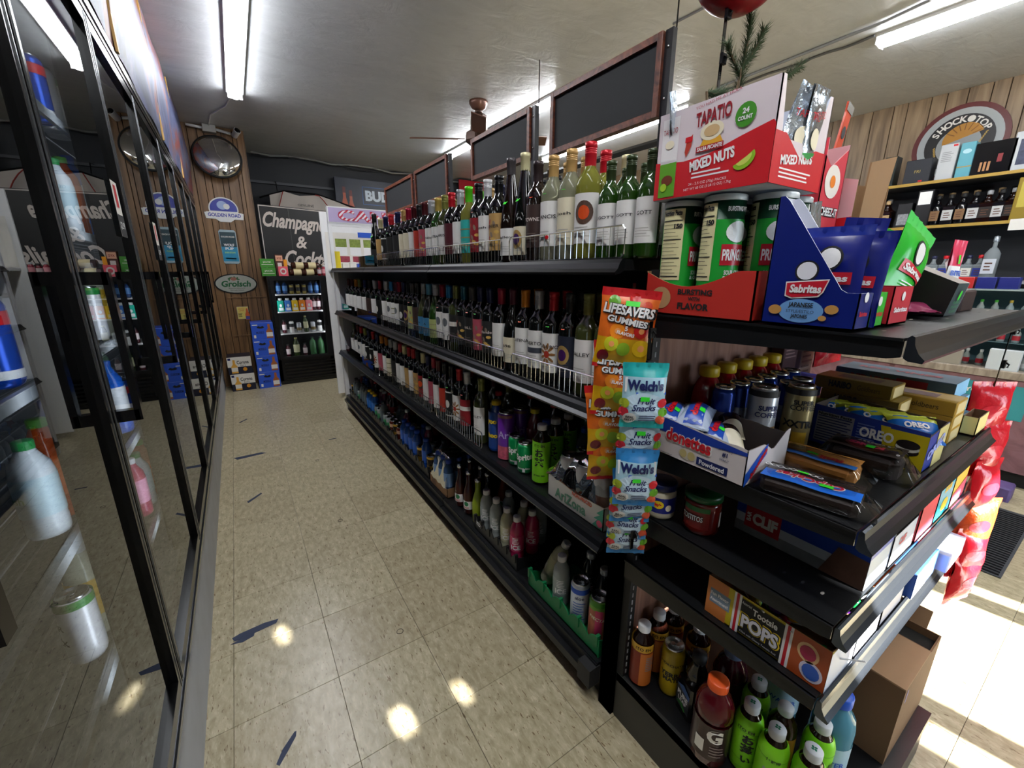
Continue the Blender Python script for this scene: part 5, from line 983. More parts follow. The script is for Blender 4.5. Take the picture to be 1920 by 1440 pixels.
# mixed nuts display box
WB, RB = M('#d8ccd0', .45), M('#c41a24', .4)
def nuts(q, Sf, Sl, w, d, h, side=True):
    q.poly(Sl, [(0, 0), (d, 0), (d, h*.56), (d*.98, h*.60), (d*.75, h*.52), (d*.5, h*.42), (d*.28, h*.40), (0, h*.45)], RB, .0006)
    q.rect(Sl, .012, .004, .052, h*.93, M('#e8e4e4', .5), .001); q.rect(Sl, .012, .004, .052, h*.42, M('#5a9a20', .4), .0014); q.text(Sl, 'TAPATIO', .032, h*.78, .010, M('#9a1420', .4), .0022, w=.034); q.disc(Sl, .032, h*.63, .011, .008, CREAM, .002, 14); q.text(Sl, 'MIXED NUTS', .032, h*.46, .006, WHT, .0022, w=.036, bold=.03); q.disc(Sl, .032, h*.22, .014, .010, M('#6a2c14', .5), .002, 12); q.disc(Sl, .025, h*.14, .008, .008, M('#a0c830', .4), .0024, 12)
    q.text(Sl, 'TAPATIO', .125, h*.82, .026, M('#8a1420', .4), .0016, bold=.03, w=.072, rot=.05); q.text(Sl, 'YOU HAD ME AT HOLA', .13, h*.97, .005, M('#b05060', .4), w=.09, rot=.1)
    q.disc(Sl, .125, h*.66, .024, .016, CREAM, .0016, 22); q.disc(Sl, .125, h*.66, .016, .010, M('#c8a878', .5), .002, 18); q.poly(Sl, [(.10, h*.50), (.15, h*.52), (.14, h*.62), (.11, h*.6)], M('#d8a028', .5), .0014)
    q.rect(Sl, .095, h*.455, .152, h*.52, M('#a81c24', .4), .002); q.text(Sl, 'SALSA PICANTE', .124, h*.488, .007, WHT, .0026, bold=.03, w=.052)
    q.poly(Sl, [(.072, h*.62), (.085, h*.68), (.083, h*.55), (.073, h*.44), (.069, h*.5)], M('#b83a2a', .4), .0014); q.rect(Sl, .069, h*.60, .085, h*.66, RED, .0018)
    q.disc(Sl, .188, h*.72, .019, .020, M('#3f8a24', .4), .0016, 20); q.text(Sl, '24', .188, h*.76, .009, WHT, .0024, bold=.04); q.text(Sl, 'COUNT', .188, h*.69, .007, WHT, .0024, bold=.04, w=.026)
    q.text(Sl, 'MIXED NUTS', .13, h*.35, .020, WHT, .0016, bold=.05, w=.092, rot=.12); q.lines(Sl, .09, h*.17, .17, h*.26, 2, WHT); q.text(Sl, 'NET WT 60 OZ (3 LB 12 OZ) 1.7kg', .125, h*.07, .006, WHT, w=.10, rot=.02); q.text(Sl, '24 - 2.5 OZ (70g) PACKS', .125, h*.12, .006, WHT, w=.08)
    q.disc(Sl, .195, h*.28, .021, .016, M('#8ab828', .4), .0018, 18, .5, pi*.97, pi*2.05); q.disc(Sl, .195, h*.285, .015, .010, M('#c8d860', .4), .0022, 16, .5, pi, 2*pi)
    q.poly(Sf, [(0, 0), (w, 0), (w, h*.42), (w*.8, h*.42), (w*.5, h*.3), (w*.2, h*.5), (0, h*.5)], RB, .0006); q.text(Sf, 'MIXED NUTS', w*.45, h*.28, .016, WHT, .0012, bold=.04, w=w*.6, rot=.12); q.lines(Sf, w*.15, h*.06, w*.8, h*.18, 3, WHT)
frontcut = lambda s: 1.0 if s < .10 else (.45+.0*s if s < .55 else (.45+1.2*(s-.55) if s < .9 else 1.0))
NB = Z1e+.243
nb = tray('snack_box', 'red and white mixed nuts display box resting on the chip cans', (.995, -.848, NB), .19, .243, .165, WB, M('#c8d0e0', .5), cutf=frontcut, pr=nuts, e=.002)
SIL = M('#b8c0c8', .2, .8, bump=.4, bscale=40)
def sp(q, S, w, h): q.text(S, 'TAPATIO', 0, h*.7, .012, RED, .002, w=w*.8, rot=.1); q.disc(S, 0, h*.45, w*.25, h*.12, CREAM, .002, 14); q.rect(S, -w*.45, h*.05, w*.45, h*.3, M('#50b060', .3), .002, nx=6); q.text(S, 'MIXED', 0, h*.18, .012, WHT, .003, bold=.04)
for i, (x, y, rx, ry, rz) in enumerate(((1.075, -.825, .12, .25, -.2), (1.13, -.832, .15, -.1, .1), (1.06, -.78, .1, .1, .0), (1.12, -.76, 0, -.15, .2), (1.08, -.68, .1, .2, .2))):
    bag('snack_packet', ['silver and green nut packet tipping out of the nuts box', 'silver nut packet standing at the torn front of the nuts box', 'silver nut packet in the middle of the nuts box', 'pale nut packet at the rear of the nuts box', 'crumpled silver packet deep in the nuts box'][i], 'packet', (x, y, NB+.02), .075, .15, .02, ((0, 1, SIL),), sp, 0, (rx, ry, rz), 'nut packets', i*1.7)
m_foil = M('#c8d4e0', .2, .6, bump=.3)
for i, (px, py, a_, w_, h_) in enumerate(((1243, 150, .35, .03, .12), (1310, 205, -.3, .05, .08), (1275, 195, .6, .02, .08))):
    p = on(px, py+40, 'Y', -.63); bag('foil_packet', ['white foil packet sticking up at the far corner of the nuts box', 'pale foil packet showing above the nuts box edge', 'thin pointed foil packet edge above the nuts box'][i], 'packet', (max(p.x, 1.02), -.63, NB+.085), w_, h_, .012, ((0, 1, m_foil),), None, 0, (0, -a_, .3), 'foil packets above the nuts box', i)
# blue peanut display box
DB = M('#0b1c6e', .35)
def f(q, Sf, Sl, w, d, h):
    q.disc(Sl, .062, .092, .018, .017, INK, .001, 24); q.disc(Sl, .062, .092, .015, .0145, M('#e8e8f0', .4), .0014, 22)
    q.poly(Sl, [(.033, .074), (.098, .079), (.092, .058), (.086, .050), (.045, .046), (.034, .05)], WHT, .0016); q.poly(Sl, [(.035, .072), (.096, .077), (.090, .058), (.084, .052), (.046, .048), (.036, .052)], M('#c01c30', .4), .002); q.text(Sl, 'Sabritas', .065, .063, .014, WHT, .003, bold=.04, w=.048, shear=.1)
    q.disc(Sl, .062, .026, .035, .020, M('#6a9ad0', .4), .001, 24); q.text(Sl, 'JAPANESE', .062, .035, .010, INK, .002, bold=.03, w=.038); q.text(Sl, 'STYLE/ESTILO', .062, .025, .005, INK, .002); q.text(Sl, 'JAPONES', .062, .016, .008, INK, .002, bold=.03, w=.026)
    for u, v, r_ in ((.022, .026, .011), (.108, .031, .010), (.097, .016, .006)): q.disc(Sl, u, v, r_, r_*.75, M('#b88848', .5), .0018, 14)
    q.text(Sf, 'Sabritas', w*.45, h*.12, .008, RED, bold=.04, w=w*.6); q.disc(Sf, w*.45, h*.24, .008, .008, WHT, .0012)
tray('snack_box', 'navy blue peanut display box with slanting cut side', (1.0, -1.012, Z1e+.002), .052, .142, .215, DB, M('#c8ccd8', .5), cut=lambda s: (1.0 if s < .08 else max(.27, 1.0-.83*(s-.08)/.86)), cutf=lambda s: .27, back=lambda s: 1.0, pr=f, e=.002)
def f2(c_):
    def f(q, Sf, Sl, w, d, h): q.text(Sf, 'Sabritas', w*.5, h*.4, .009, RED if c_ else WHT, bold=.04, w=w*.7); q.disc(Sf, w*.5, h*.75, .008, .008, WHT, .0012)
    return f
tray('snack_box', 'bright green peanut box standing next to the navy one', (1.056, -1.012, Z1e+.002), .06, .15, .058, M('#2fae2a', .35), pr=f2(1), e=.002); tray('snack_box', 'red peanut box next to the bright green one', (1.135, -1.015, Z1e+.002), .095, .15, .066, M('#c02838', .4), M('#8a1c1c', .5), pr=f2(0), e=.002)
def sb(q, S, w, h):
    q.disc(S, 0, h*.68, w*.2, w*.2, INK, .002, 20); q.disc(S, 0, h*.68, w*.165, w*.165, WHT, .0026, 20); q.rect(S, -w*.36, h*.42, w*.36, h*.54, M('#c01c30', .35), .0024, nx=8); q.text(S, 'Sabritas', 0, h*.48, h*.07, WHT, .0034, bold=.04, w=w*.62, shear=.1)
    q.disc(S, w*.15, h*.25, w*.13, w*.1, M('#b07a40', .4), .002, 14); q.disc(S, -w*.2, h*.18, w*.12, w*.1, M('#a87038', .4), .002, 14); q.lines(S, -w*.2, h*.30, w*.2, h*.36, 2, WHT, .003)
DBg = M('#101c70', .22); GGr = M('#2cb030', .25)
def putbag(lb, px, py, Y, z, w, h, t, zones, pr, rot, grp=None, name='snack_bag', ph=0, X=None): p = on(px, py, 'Y', Y); p.x = X or p.x; return bag(name, lb, 'bag', (p.x, Y, z), w, h, t, zones, pr, 0, rot, grp, ph)
putbag('blue peanut bag standing upright in the navy box', 1588, 560, -.955, Z1e+.006, .098, .158, .026, ((0, .08, DBg), (.08, .9, DBg), (.9, 1, M('#20308a', .2))), sb, (-.04, 0, -1.42), 'snack bags on the top shelf', X=1.022)
putbag('blue peanut bag leaning in the second row of the navy box', 1625, 560, -.975, Z1e+.006, .09, .15, .03, ((0, 1, DBg),), sb, (.0, .05, -1.3), 'snack bags on the top shelf', ph=2, X=1.05)
putbag('blue peanut bag turned edgewise beside the green bag', 1648, 565, -.955, Z1e+.006, .06, .175, .025, ((0, 1, DBg),), sb, (.0, .08, -1.05), 'snack bags on the top shelf', ph=4, X=1.095)
putbag('large bright green snack bag tilting over the black box', 1700, 570, -.95, Z1e+.004, .13, .20, .035, ((0, .88, GGr), (.88, 1, M('#50c860', .25))), sb, (.0, .40, -.15), 'snack bags on the top shelf', ph=1, X=1.335)
putbag('second green snack bag behind the tilting one', 1672, 560, -.915, Z1e+.004, .12, .18, .024, ((0, 1, GGr),), sb, (0, .1, 0), 'snack bags on the top shelf', ph=3, X=1.36)
putbag('red and clear peanut packet in the red box', 1703, 575, -.96, Z1e+.01, .055, .11, .02, ((0, 1, M('#98404c', .3, var=.5, vscale=60)),), None, (.0, .0, 0), 'snack bags on the top shelf', ph=3, X=1.19)
# black pentagonal box, packets, and bars
t = thing('black_box', 'matt black pentagonal box with slanted top beside the red peanut box', 'box', (1.47, -.86, Z1e))
a = [(0, 0), (.155, 0), (.166, .070), (.085, .108), (.0, .078)]; BK2 = M('#0b090c', .5)
mb = MB(); mb.prism(a, plane((0, 0, 0), (0, -1, 0), (0, 0, 1)), .003, BK2, GREY, BK2); mb.prism(a, plane((.085, 0, 0), (0, -1, 0), (0, 0, 1)), .003, BK2, GREY, BK2)
mb.box((0, -.155, 0), (.085, 0, .003), BK2).add([(0, -.155, 0), (.085, -.155, 0), (.085, -.166, .070), (0, -.166, .070)], [(0, 1, 2, 3)], M('#34484e', .3)).add([(0, -.166, .070), (.085, -.166, .070), (.085, -.085, .108), (0, -.085, .108)], [(0, 1, 2, 3)], M('#8a8078', .6)).build('carton', t)
q = MB(); S = plane((0, -.1565, 0), (1, 0, 0), (0, -.16, .985)); q.disc(S, .04, .045, .008, .011, GREENTAG, .0012, 16)
for v in (.010, .020, .030): q.text(S, 'PLANT', .04, v, .006, M('#50b870', .4), w=.05)
q.build('print', t)
MG = M('#7a2048', .3, bump=.3)
bag('snack_bag', 'magenta nut bag lying flat in front of the black box', 'bag', (1.36, -.995, Z1e+.014), .08, .13, .024, ((0, .7, MG), (.7, 1, M('#a88a70', .25, var=.4, vscale=40))), None, 0, (radians(-86), 0, radians(-62)), 'snack bags on the top shelf', 2)
SK = M('#2a50b8', .3)
def stick(lb, x, y, z, L, w, rot, cols, pr=None, name='snack_bar', g='snack bars at the far corner'): return bag(name, lb, 'bar', (x, y, z), w, L, .012, cols, pr, 0, rot, g, 1)
def f(q, S, w, h): q.text(S, 'BITES', 0, h*.55, .012, M('#2050b0', .4), .002, bold=.05, w=w*.8); q.rect(S, -.004, h*.68, .006, h*.8, GREENTAG, .003)
stick('red topped blue snack pouch standing upright at the far corner', 1.62, -.98, Z1e, .165, .055, (.0, .04, -.2), ((0, .45, SK), (.45, .65, WHT), (.65, 1, M('#d84060', .25))), f)
stick('pale clear wrapped bar leaning against the red topped pouch', 1.74, -.98, Z1e+.004, .15, .035, (0, -.62, -.2), ((0, .3, M('#5a4038', .3)), (.3, 1, M('#c8c0c0', .25, var=.2)),))
stick('slim dark blue snack bar standing behind the black box', 1.47, -.9, Z1e, .15, .02, (0, .2, 0), ((0, 1, M('#1c2860', .3)),)); stick('small red snack packet behind the red topped pouch', 1.56, -.88, Z1e, .14, .05, (0, .15, 0), ((0, 1, M('#a82030', .3)),))
tag(MB().bbox((1.68, -1.0, Z1e), (1.80, -.93, Z1e+.05), M('#2a1410', .5), .004).build('dark_box'), 'small dark brown box under the leaning bar', 'box')
# cracker display, second nuts box, meat sticks
def f(q, Sf, Sl, w, d, h):
    q.text(Sf, 'CHEEZ-IT', w*.5, h*.33, .02, INK, .001, bold=.09, w=w*.85); q.text(Sf, 'CHEEZ-IT', w*.5, h*.33, .017, WHT, .002, bold=.03, w=w*.8); q.disc(Sf, w*.45, h*.62, w*.35, h*.16, M('#e8e0d8', .4), .001); q.disc(Sf, w*.45, h*.62, w*.12, h*.06, M('#e88020', .4), .0016); q.disc(Sf, w*.6, h*.1, w*.2, h*.05, M('#e8902a', .4), .001)
tray('snack_box', 'red cracker display carton with scooped front behind the nuts box', (1.24, -.83, Z1e+.15), .10, .14, .205, M('#c83444', .4), M('#d8a0a4', .5), cutf=lambda s: .75+.3*abs(s-.3), cut=lambda s: 1.0, pr=f, e=.002)
tag(MB().bbox((1.242, -.828, Z1e), (1.335, -.70, Z1e+.149), M('#6a3a30', .5), .003).build('carton_stack'), 'brown carton carrying the red cracker display', 'carton')
def f(q, Sf, Sl, w, d, h): q.poly(Sl, [(0, 0), (d, 0), (d, h*.45), (0, h*.40)], RB, .0008); q.rect(Sf, 0, 0, w, h*.35, RB, .0008); q.text(Sf, 'MIXED NUTS', w*.5, h*.18, .014, WHT, .0016, bold=.04, w=w*.7)
t = tray('snack_box', 'second white and red nuts box with a bent brown flap', (1.36, -.85, Z1e+.115), .18, .17, .215, M('#d8a8ac', .5), KRAFT, cutf=lambda s: .35, cut=lambda s: 1-.2*s, pr=f, e=.002)
MB().prism([(.03, .0), (.10, -.06), (.14, .0), (.178, .16), (.04, .13)], plane((0, -.004, .08), (1, 0, 0), (0, 0, 1)), .003, KRAFT, KRAFT, KRAFT).build('bent_flap', t)
tag(MB().bbox((1.36, -.85, Z1e), (1.54, -.69, Z1e+.114), M('#40302a', .5), .002).build('flat_carton'), 'flat carton under the second nuts box', 'carton')
def f(q, S, w, h): q.text(S, 'BEEF STICK', 0, h*.38, w*.6, INK, .0015, bold=.05, rot=pi/2, w=h*.5) if False else None
MS = M('#c85038', .25); 
for i, (x, y, ry, L) in enumerate(((1.385, -.79, .28, .31), (1.32, -.78, .03, .25), (1.35, -.76, .08, .27), (1.37, -.74, .05, .22))):
    t = thing('meat_stick', ['long orange meat stick wrapper leaning away from the cracker carton', 'dark meat stick standing at the back of the cracker carton', 'tall meat stick behind the cracker carton', 'short meat stick in the cracker carton'][i], 'snack stick', (x-.06, y, Z1e+.158), 0, 'meat sticks', (0, ry, 0))
    MB().prism([(-.013, 0), (.013, 0), (.013, L*.93), (.016, L), (-.016, L), (-.013, L*.93)], plane((0, 0, 0), (1, 0, 0), (0, 0, 1)), .004, MS if i in (0, 2) else M('#5a2c28', .35)).build('wrapper', t)
    MB().rect(plane((0, 0, 0), (1, 0, 0), (0, 0, 1)), -.016, L*.94, .016, L, STEEL, .001).text(plane((0, -.001, 0), (0, 0, 1), (-1, 0, 0)), 'BEEF STICK', L*.42, 0, .014, INK, .003, bold=.07, w=L*.5).text(plane((0, -.001, 0), (0, 0, 1), (-1, 0, 0)), 'BEEF STICK', L*.42, 0, .011, WHT, .004, bold=.02, w=L*.48).disc(plane((0, 0, 0), (1, 0, 0), (0, 0, 1)), 0, L*.8, .009, .014, INK, .0012, 12).build('print', t)
bag('snack_packet', 'shiny silver and blue chip packet between nuts box and crackers', 'packet', (1.185, -.861, Z1e), .06, .225, .02, ((0, .25, M('#c85060', .3)), (.25, .7, M('#4a62a8', .25)), (.7, 1, SIL)), None, 0, (0, -.15, .1), None, 5)
tag(MB().bbox((1.236, -.93, Z1e), (1.285, -.866, Z1e+.12), M('#6a2430', .5), .003).build('mint_box'), 'small dark red box under the purple candy tube', 'box')
tag(MB().lathe([(.012, 0), (.014, .002), (.014, .045), (.010, .05)], M('#a050c0', .25), 14, (1.255, -.90, Z1e+.1215)).lathe([(.0145, .045), (.0145, .058), (0, .06)], WHT, 14, (1.255, -.90, Z1e+.1215), cap=False).build('candy_tube'), 'small purple candy tube with white cap by the silver packet', 'candy')
# ---------- second shelf ----------
JU = M('#8c1018', .05, coat=.3); b = MB(); b.lathe([(0, .003), (.030, 0), (.036, .004), (.037, .02), (.037, .06), (.033, .068), (.037, .076), (.038, .10), (.034, .125), (.024, .148), (.021, .152), (.021, .158)], JU, 22); c_ = MB().lathe([(.0235, .156), (.0245, .158), (.0245, .178), (.022, .181), (0, .181)], M('#c8a81c', .4), 26, cap=False)
l = MB().lathe([(.0385, .076), (.0388, .098)], JU, 22, cap=False)
jb = Proto('juice_bottle', 'bottle', b, [('cap', c_), ('shoulder_band', l)])
for i in range(5): jb.spawn((1.192+i*.079, -.668, Z2e), 'dark red juice bottle with yellow cap, %s from the aisle in the back row' % nth(i+1), 'red juice bottles')
ECN = can(.0265, .15, M('#1c3a90', .22, .5), name='energy_can', bands=((.3, .6, M('#a8b0c0', .25, .6)),)); k = 0
for j, (yy, n_, x0) in enumerate(((-.735, 6, 1.155), (-.80, 3, 1.27))):
    for i in range(n_):
        if j == 0 or i > 0: k += 1; ECN.spawn((x0+i*.066, yy, Z2e), 'slim blue and silver energy can, %s row, %s from the aisle' % (('rear', 'middle')[j], nth(i+1)), 'blue and silver energy cans')
SUP = can(.031, .16, M('#b8bcc0', .28, .4), bands=((.86, .95, BLKM), (.12, .42, M('#8a6a38', .4, var=.5, vscale=60))), prints=(T_('SUPER', .70, .012, NAVY, b=.04, u=.012), T_('COFFEE', .60, .012, NAVY, b=.02, u=.012)), name='coffee_can')
SUX = can(.031, .16, M('#a89868', .28, .3), bands=((.86, .95, BLKM),), prints=(T_('SUPER', .75, .012, INK, b=.04), T_('COFFEE', .67, .012, INK, b=.02), T_('XXTRA', .42, .018, INK, b=.04), R_(.1, .3, M('#c8a030', .4), .5)), name='coffee_can')
SUP.spawn((1.20, -.805, Z2e), 'silver coffee can with black rim behind the donut box', rz=.55); SUX.spawn((1.29, -.845, Z2e), 'gold coffee can with black lettering beside the donut box', rz=.75)
# donut box
WD = M('#d0c8c8', .5)
def f(q, Sf, Sl, w, d, h):
    q.poly(Sl, [(0, h*.62), (.02, h*.98), (d, h*.80), (d, h*.72), (.13, h*.66), (.06, h*.60)], M('#1c3a9a', .4), .0006)
    q.text(Sl, 'donettes', .083, h*.60, .034, WHT, .0014, bold=.07, w=.116, rot=-.03); q.text(Sl, 'donettes', .083, h*.60, .030, M('#c01c28', .4), .0022, bold=.035, w=.110, rot=-.03)
    q.rect(Sl, .108, h*.10, .178, h*.30, NAVY, .001); q.text(Sl, 'Powdered', .143, h*.2, .011, WHT, .002, bold=.02, w=.056); q.disc(Sl, .085, h*.25, .022, .013, M('#c8c0b0', .5), .001); q.disc(Sl, .075, h*.25, .009, .010, M('#b8a870', .6), .0016, 14); q.disc(Sl, .095, h*.24, .009, .010, M('#b8a870', .6), .0016, 14)
    q.text(Sl, '#1', .168, h*.58, .010, NAVY, bold=.04); q.text(Sl, "AMERICA'S", .168, h*.70, .005, NAVY, w=.03, arc=20); q.text(Sl, 'DONUT', .168, h*.45, .005, NAVY, w=.02); q.lines(Sl, .01, h*.05, .05, h*.1, 1, GREY); q.poly(Sf, [(0, .0), (0, h*.30), (w*.35, h*.75), (w*.45, h*.85), (w*.45, h*.6)], BLUE, .0008); q.text(Sf, 'donettes', w*.27, h*.46, .012, RED, .0016, bold=.05, rot=.8, w=w*.45)
saw = lambda s: .98-.13*s+(.02 if int(s*40) % 2 else 0)
tray('donut_box', 'white and blue donut display box at the aisle side of the second shelf', (.985, -.893, Z2e), .165, .212, .092, WD, M('#8a8480', .7), cut=saw, cutf=lambda s: (.85 if s < .4 else (.85-1.1*(s-.4) if s < .6 else (.63+1.2*(s-.6)) if s < .9 else 1.0)), pr=f, e=.002)
DW = M('#a8b4c8', .25, bump=.2)
def f(q, S, w, h): q.rect(S, -w*.25, h*.1, w*.3, h*.9, M('#2048a8', .3), .001, ny=8, nx=4); q.text(S, 'donettes', w*.0, h*.5, .018, RED, .0024, bold=.05, rot=pi/2, w=h*.6); q.rect(S, .01, h*.3, .022, h*.42, GREENTAG, .003)
for i, (x, y, z, rz_, tl_) in enumerate(((1.045, -.72, .075, 1.2, 0), (1.06, -.775, .078, 1.1, .1), (1.06, -.825, .055, 1.25, 0))):
    bag('donut_packet', 'white and blue donut packet in the donut box, %s' % ('farthest back', 'middle with green tag', 'low at the front')[i], 'packet', (x-.06, y+.02, Z2e+z), .075, .14, .055, ((0, .08, m_foil), (.08, .92, DW), (.92, 1, m_foil)), f, 0, (-pi/2+tl_, 0, -1.15), 'donut packets', i)
for i, (x, y) in enumerate(((1.08, -.862), (1.11, -.845))):
    bag('donut_packet', '%s chocolate donut packet at the torn end of the donut box' % ('front', 'rear')[i], 'packet', (x-.04, y+.03, Z2e+.05+.01*i), .05, .11, .045, ((0, .4, M('#d0c8b0', .3)), (.4, 1, M('#2a1a14', .15))), None, 0, (-pi/2+.2, 0, -.95), 'chocolate donut packets', i)
# cake packets lying on the shelf
film2 = mat_glass('cake_film', (.97, .97, .97), 1.45, dim=1.0)
def cakepack(label, c0, L, W, H, rz, body, top, fn):
    t = thing('cake_packet', label, 'packet', c0, rz, 'cake packets on the second shelf'); b = MB()
    b.bbox((-W/2, .012, .002), (W/2, L-.012, H), body, H*.3).build('cake', t)
    S = Surf(lambda u, v, o: Vector((u, v, H+.0015+o+.001*sin(v*70)))); q = MB(); q.rect(S, -W*.5, .012, W*.5, L-.012, top, 0, nx=4, ny=8); fn(q, S, L, W); q.build('print', t)
    g = MB(); n1, n2 = 14, 8; vs = []
    for i in range(n1+1):
        for j in range(n2+1):
            a, b_ = i/n1, j/n2; e_ = min(1, min(a, 1-a)*6); c2 = 1-(2*b_-1)**6; vs.append(((b_-.5)*W*1.12*(.85+.15*e_), a*(L+.03)-.015, .002+(H+.004)*e_*c2+.003*sin(a*60+b_*40)*(1.2-e_)+.004*(1-e_)))
    g.add(vs, [(i*(n2+1)+j, i*(n2+1)+j+1, (i+1)*(n2+1)+j+1, (i+1)*(n2+1)+j) for i in range(n1) for j in range(n2)], film2, True).build('film_wrap', t)
CH = M('#1e120e', .5, bump=.2)
def f(q, S, L, W):
    q.rect(S, -W*.5, .012, 0, L-.012, M('#1f60c0', .3), .0008, nx=3, ny=8); q.text(S, 'CupCakes', -.005, L*.52, .03, WHT, .0014, bold=.07, rot=pi/2, w=L*.62, shear=.2); q.text(S, 'CupCakes', -.005, L*.52, .026, M('#b01c38', .4), .0022, bold=.03, rot=pi/2, w=L*.6, shear=.2)
    for k in range(9): q.disc(S, .022, L*.45+k*.011, .006, .006, WHT, .001, 10, hole=.6)
    q.rect(S, -.02, L*.3, -.008, L*.42, GREENTAG, .003); q.rect(S, .012, L*.55, .02, L*.65, GREENTAG, .003)
p = on(1408, 900, 'Z', Z2e); p2 = on(1592, 955, 'Z', Z2e)
cakepack('chocolate cupcake packet with blue band at the front edge of the second shelf', (1.078, -1.066, Z2e), .178, .08, .032, radians(11), CH, CH, f)
BN = M('#b07838', .5, bump=.2)
def f(q, S, L, W): q.rect(S, -W*.5, .012, -W*.2, L-.012, M('#2a6ab8', .3), .0008, nx=2, ny=8); q.text(S, 'Roll', -.01, L*.35, .02, M('#b01c38', .4), .002, bold=.04, rot=pi/2); q.rect(S, -.01, L*.5, .0, L*.62, GREENTAG, .002)
cakepack('golden cinnamon roll packet behind the cupcakes', (1.20, -1.02, Z2e), .165, .07, .036, radians(5), BN, BN, f)
def f(q, S, L, W): q.disc(S, 0, L*.5, W*.4, L*.25, M('#4a201c', .3), .001); q.text(S, 'KING', 0, L*.5, .02, M('#c83a5a', .4), .002, bold=.05, rot=pi/2); q.rect(S, -.015, L*.4, .005, L*.5, GREENTAG, .003)
cakepack('dark chocolate cake packet leaning on the cookie box', (1.302, -1.06, Z2e), .15, .075, .05, radians(4), CH, CH, f)
# cookie box
def f(q, Sf, Sl, w, d, h):
    q.rect(Sl, d*.68, 0, d, h*.82, M('#c8b41c', .4), .0008); q.poly(Sl, [(d*.62, h*.85), (d*.70, 0), (d*.70, h*.85)], M('#c8b41c', .4), .0009); q.text(Sl, 'OREO', d*.60, h*.60, .024, WHT, .002, bold=.04, w=.062); 
    q.disc(Sl, d*.86, h*.56, .02, .010, M('#1a1414', .5), .0024, 18); q.disc(Sl, d*.86, h*.49, .02, .010, M('#d8d8d0', .5), .002, 18); q.disc(Sl, d*.86, h*.42, .02, .010, M('#1a1414', .5), .0018, 18)
    q.rect(Sl, .01, h*.1, .085, h*.85, M('#8a8c98', .5), .001); q.lines(Sl, .013, h*.12, .082, h*.78, 10, NAVY, .0016); q.text(Sl, 'Nutrition Facts', .046, h*.81, .007, INK, .002, bold=.04, w=.068); q.lines(Sl, .092, h*.2, .135, h*.8, 9, M('#6a7ac0', .4), .0014)
    q.rect(Sf, w*.45, 0, w, h*.9, M('#c8c080', .4), .0008); q.text(Sf, 'OREO', w*.45, h*.5, .022, M('#90a0e8', .4), .002, bold=.05, w=w*.8, rot=.3)
tray('cookie_box', 'royal blue and yellow cookie display box on the second shelf', (1.365, -1.066, Z2e), .135, .215, .10, M('#16308c', .4), M('#4a3a30', .7), cut=lambda s: 1-.10*s, cutf=lambda s: .82+.1*s, back=lambda s: 1, pr=f, e=.002)
CPm = M('#1c68c0', .25)
for i in range(5): bag('cookie_pack', 'bright blue cookie pack standing in the cookie box, %s from the rear' % nth(i+1), 'packet', (1.432, -.885-i*.038, Z2e+.045), .10, .075, .032, ((0, .7, CPm), (.7, 1, M('#b0b838', .3))), lambda q, S, w, h: q.text(S, 'OREO', 0, h*.5, .016, WHT, .002, bold=.05, w=.05), 0, (-.9, 0, -.9), 'cookie packs', i)
# candy boxes stacked behind
GD = M('#8a7020', .4)
def f(q, Sf, Sl, St, w, d, h): q.text(Sl, 'HARIBO', d*.35, h*.5, h*.55, INK, bold=.05, w=d*.3); q.text(Sl, 'Goldbears', d*.72, h*.5, h*.4, M('#4a3a10', .5), w=d*.28); q.rect(St, w*.25, d*.2, w*.75, d*.75, M('#5a2018', .4)); q.rect(Sf, w*.1, h*.1, w*.9, h*.9, M('#c8b888', .5))
for i in range(4): cardbox('gummy_box', 'flat gold gummies box, %s of the stack by the energy cans' % ('lowest', 'second', 'third', 'topmost')[i], 'box', (1.52+.004*i, -.97+.02*(i % 2), Z2e+i*.035), (.09, .17, .034), GD, f, 0, 'gold gummies boxes')
for i in range(3): cardbox('gummy_box', 'flat gold candy box, %s of the stack behind the cookie box' % ('lowest', 'second', 'topmost')[i], 'box', (1.63, -1.05, Z2e+i*.036), (.10, .22, .035), M('#a88428', .4), f, 0, 'gold candy boxes')
def f(q, Sf, Sl, St, w, d, h): q.text(Sl, 'RED VINES', d*.35, h*.5, h*.4, M('#8a2030', .4), bold=.04, w=d*.4); q.rect(Sl, d*.55, h*.2, d*.8, h*.8, M('#8a2030', .4)); q.text(St, 'RED VINES', w*.5, d*.5, .03, M('#b85060', .4), bold=.04, rot=-pi/2, w=d*.7); q.rect(Sf, 0, 0, w, h, M('#7ac0e8', .4))
for i in range(3): cardbox('licorice_box', 'flat slate blue licorice box, %s of three by the red bags' % ('lowest', 'middle', 'topmost')[i], 'box', (1.735+.008*i, -1.04+.01*i, Z2e+.0+i*.044), (.13, .27, .043), M('#4a6478', .4), f, 0, 'blue licorice boxes')
for i in range(3): cardbox('mint_box', 'bright blue and pink candy box, %s of the small stack at the back' % ('lowest', 'middle', 'topmost')[i], 'box', (1.60, -.74, Z2e+i*.035), (.10, .1, .034), M('#2448c0', .35), lambda q, Sf, Sl, St, w, d, h: (q.rect(Sl, d*.5, h*.2, d*.9, h*.8, PINK), q.disc(Sl, d*.25, h*.5, .008, .008, WHT)), 0, 'blue candy boxes at the back')
for i, (x, c_, lb) in enumerate(((1.60, '#3a1c24', 'clear jar box with red lining under the back of the top shelf'), (1.72, '#c8b8b0', 'white and red snack box under the back of the top shelf'))):
    cardbox('snack_carton', lb, 'box', (x, -.66, Z2e+.105*(1-i)+.0), (.09, .04, .15+.08*i), M(c_, .5), lambda q, Sf, Sl, St, w, d, h: q.lines(Sf, w*.1, h*.3, w*.9, h*.9, 8, M('#8a7070', .5)))
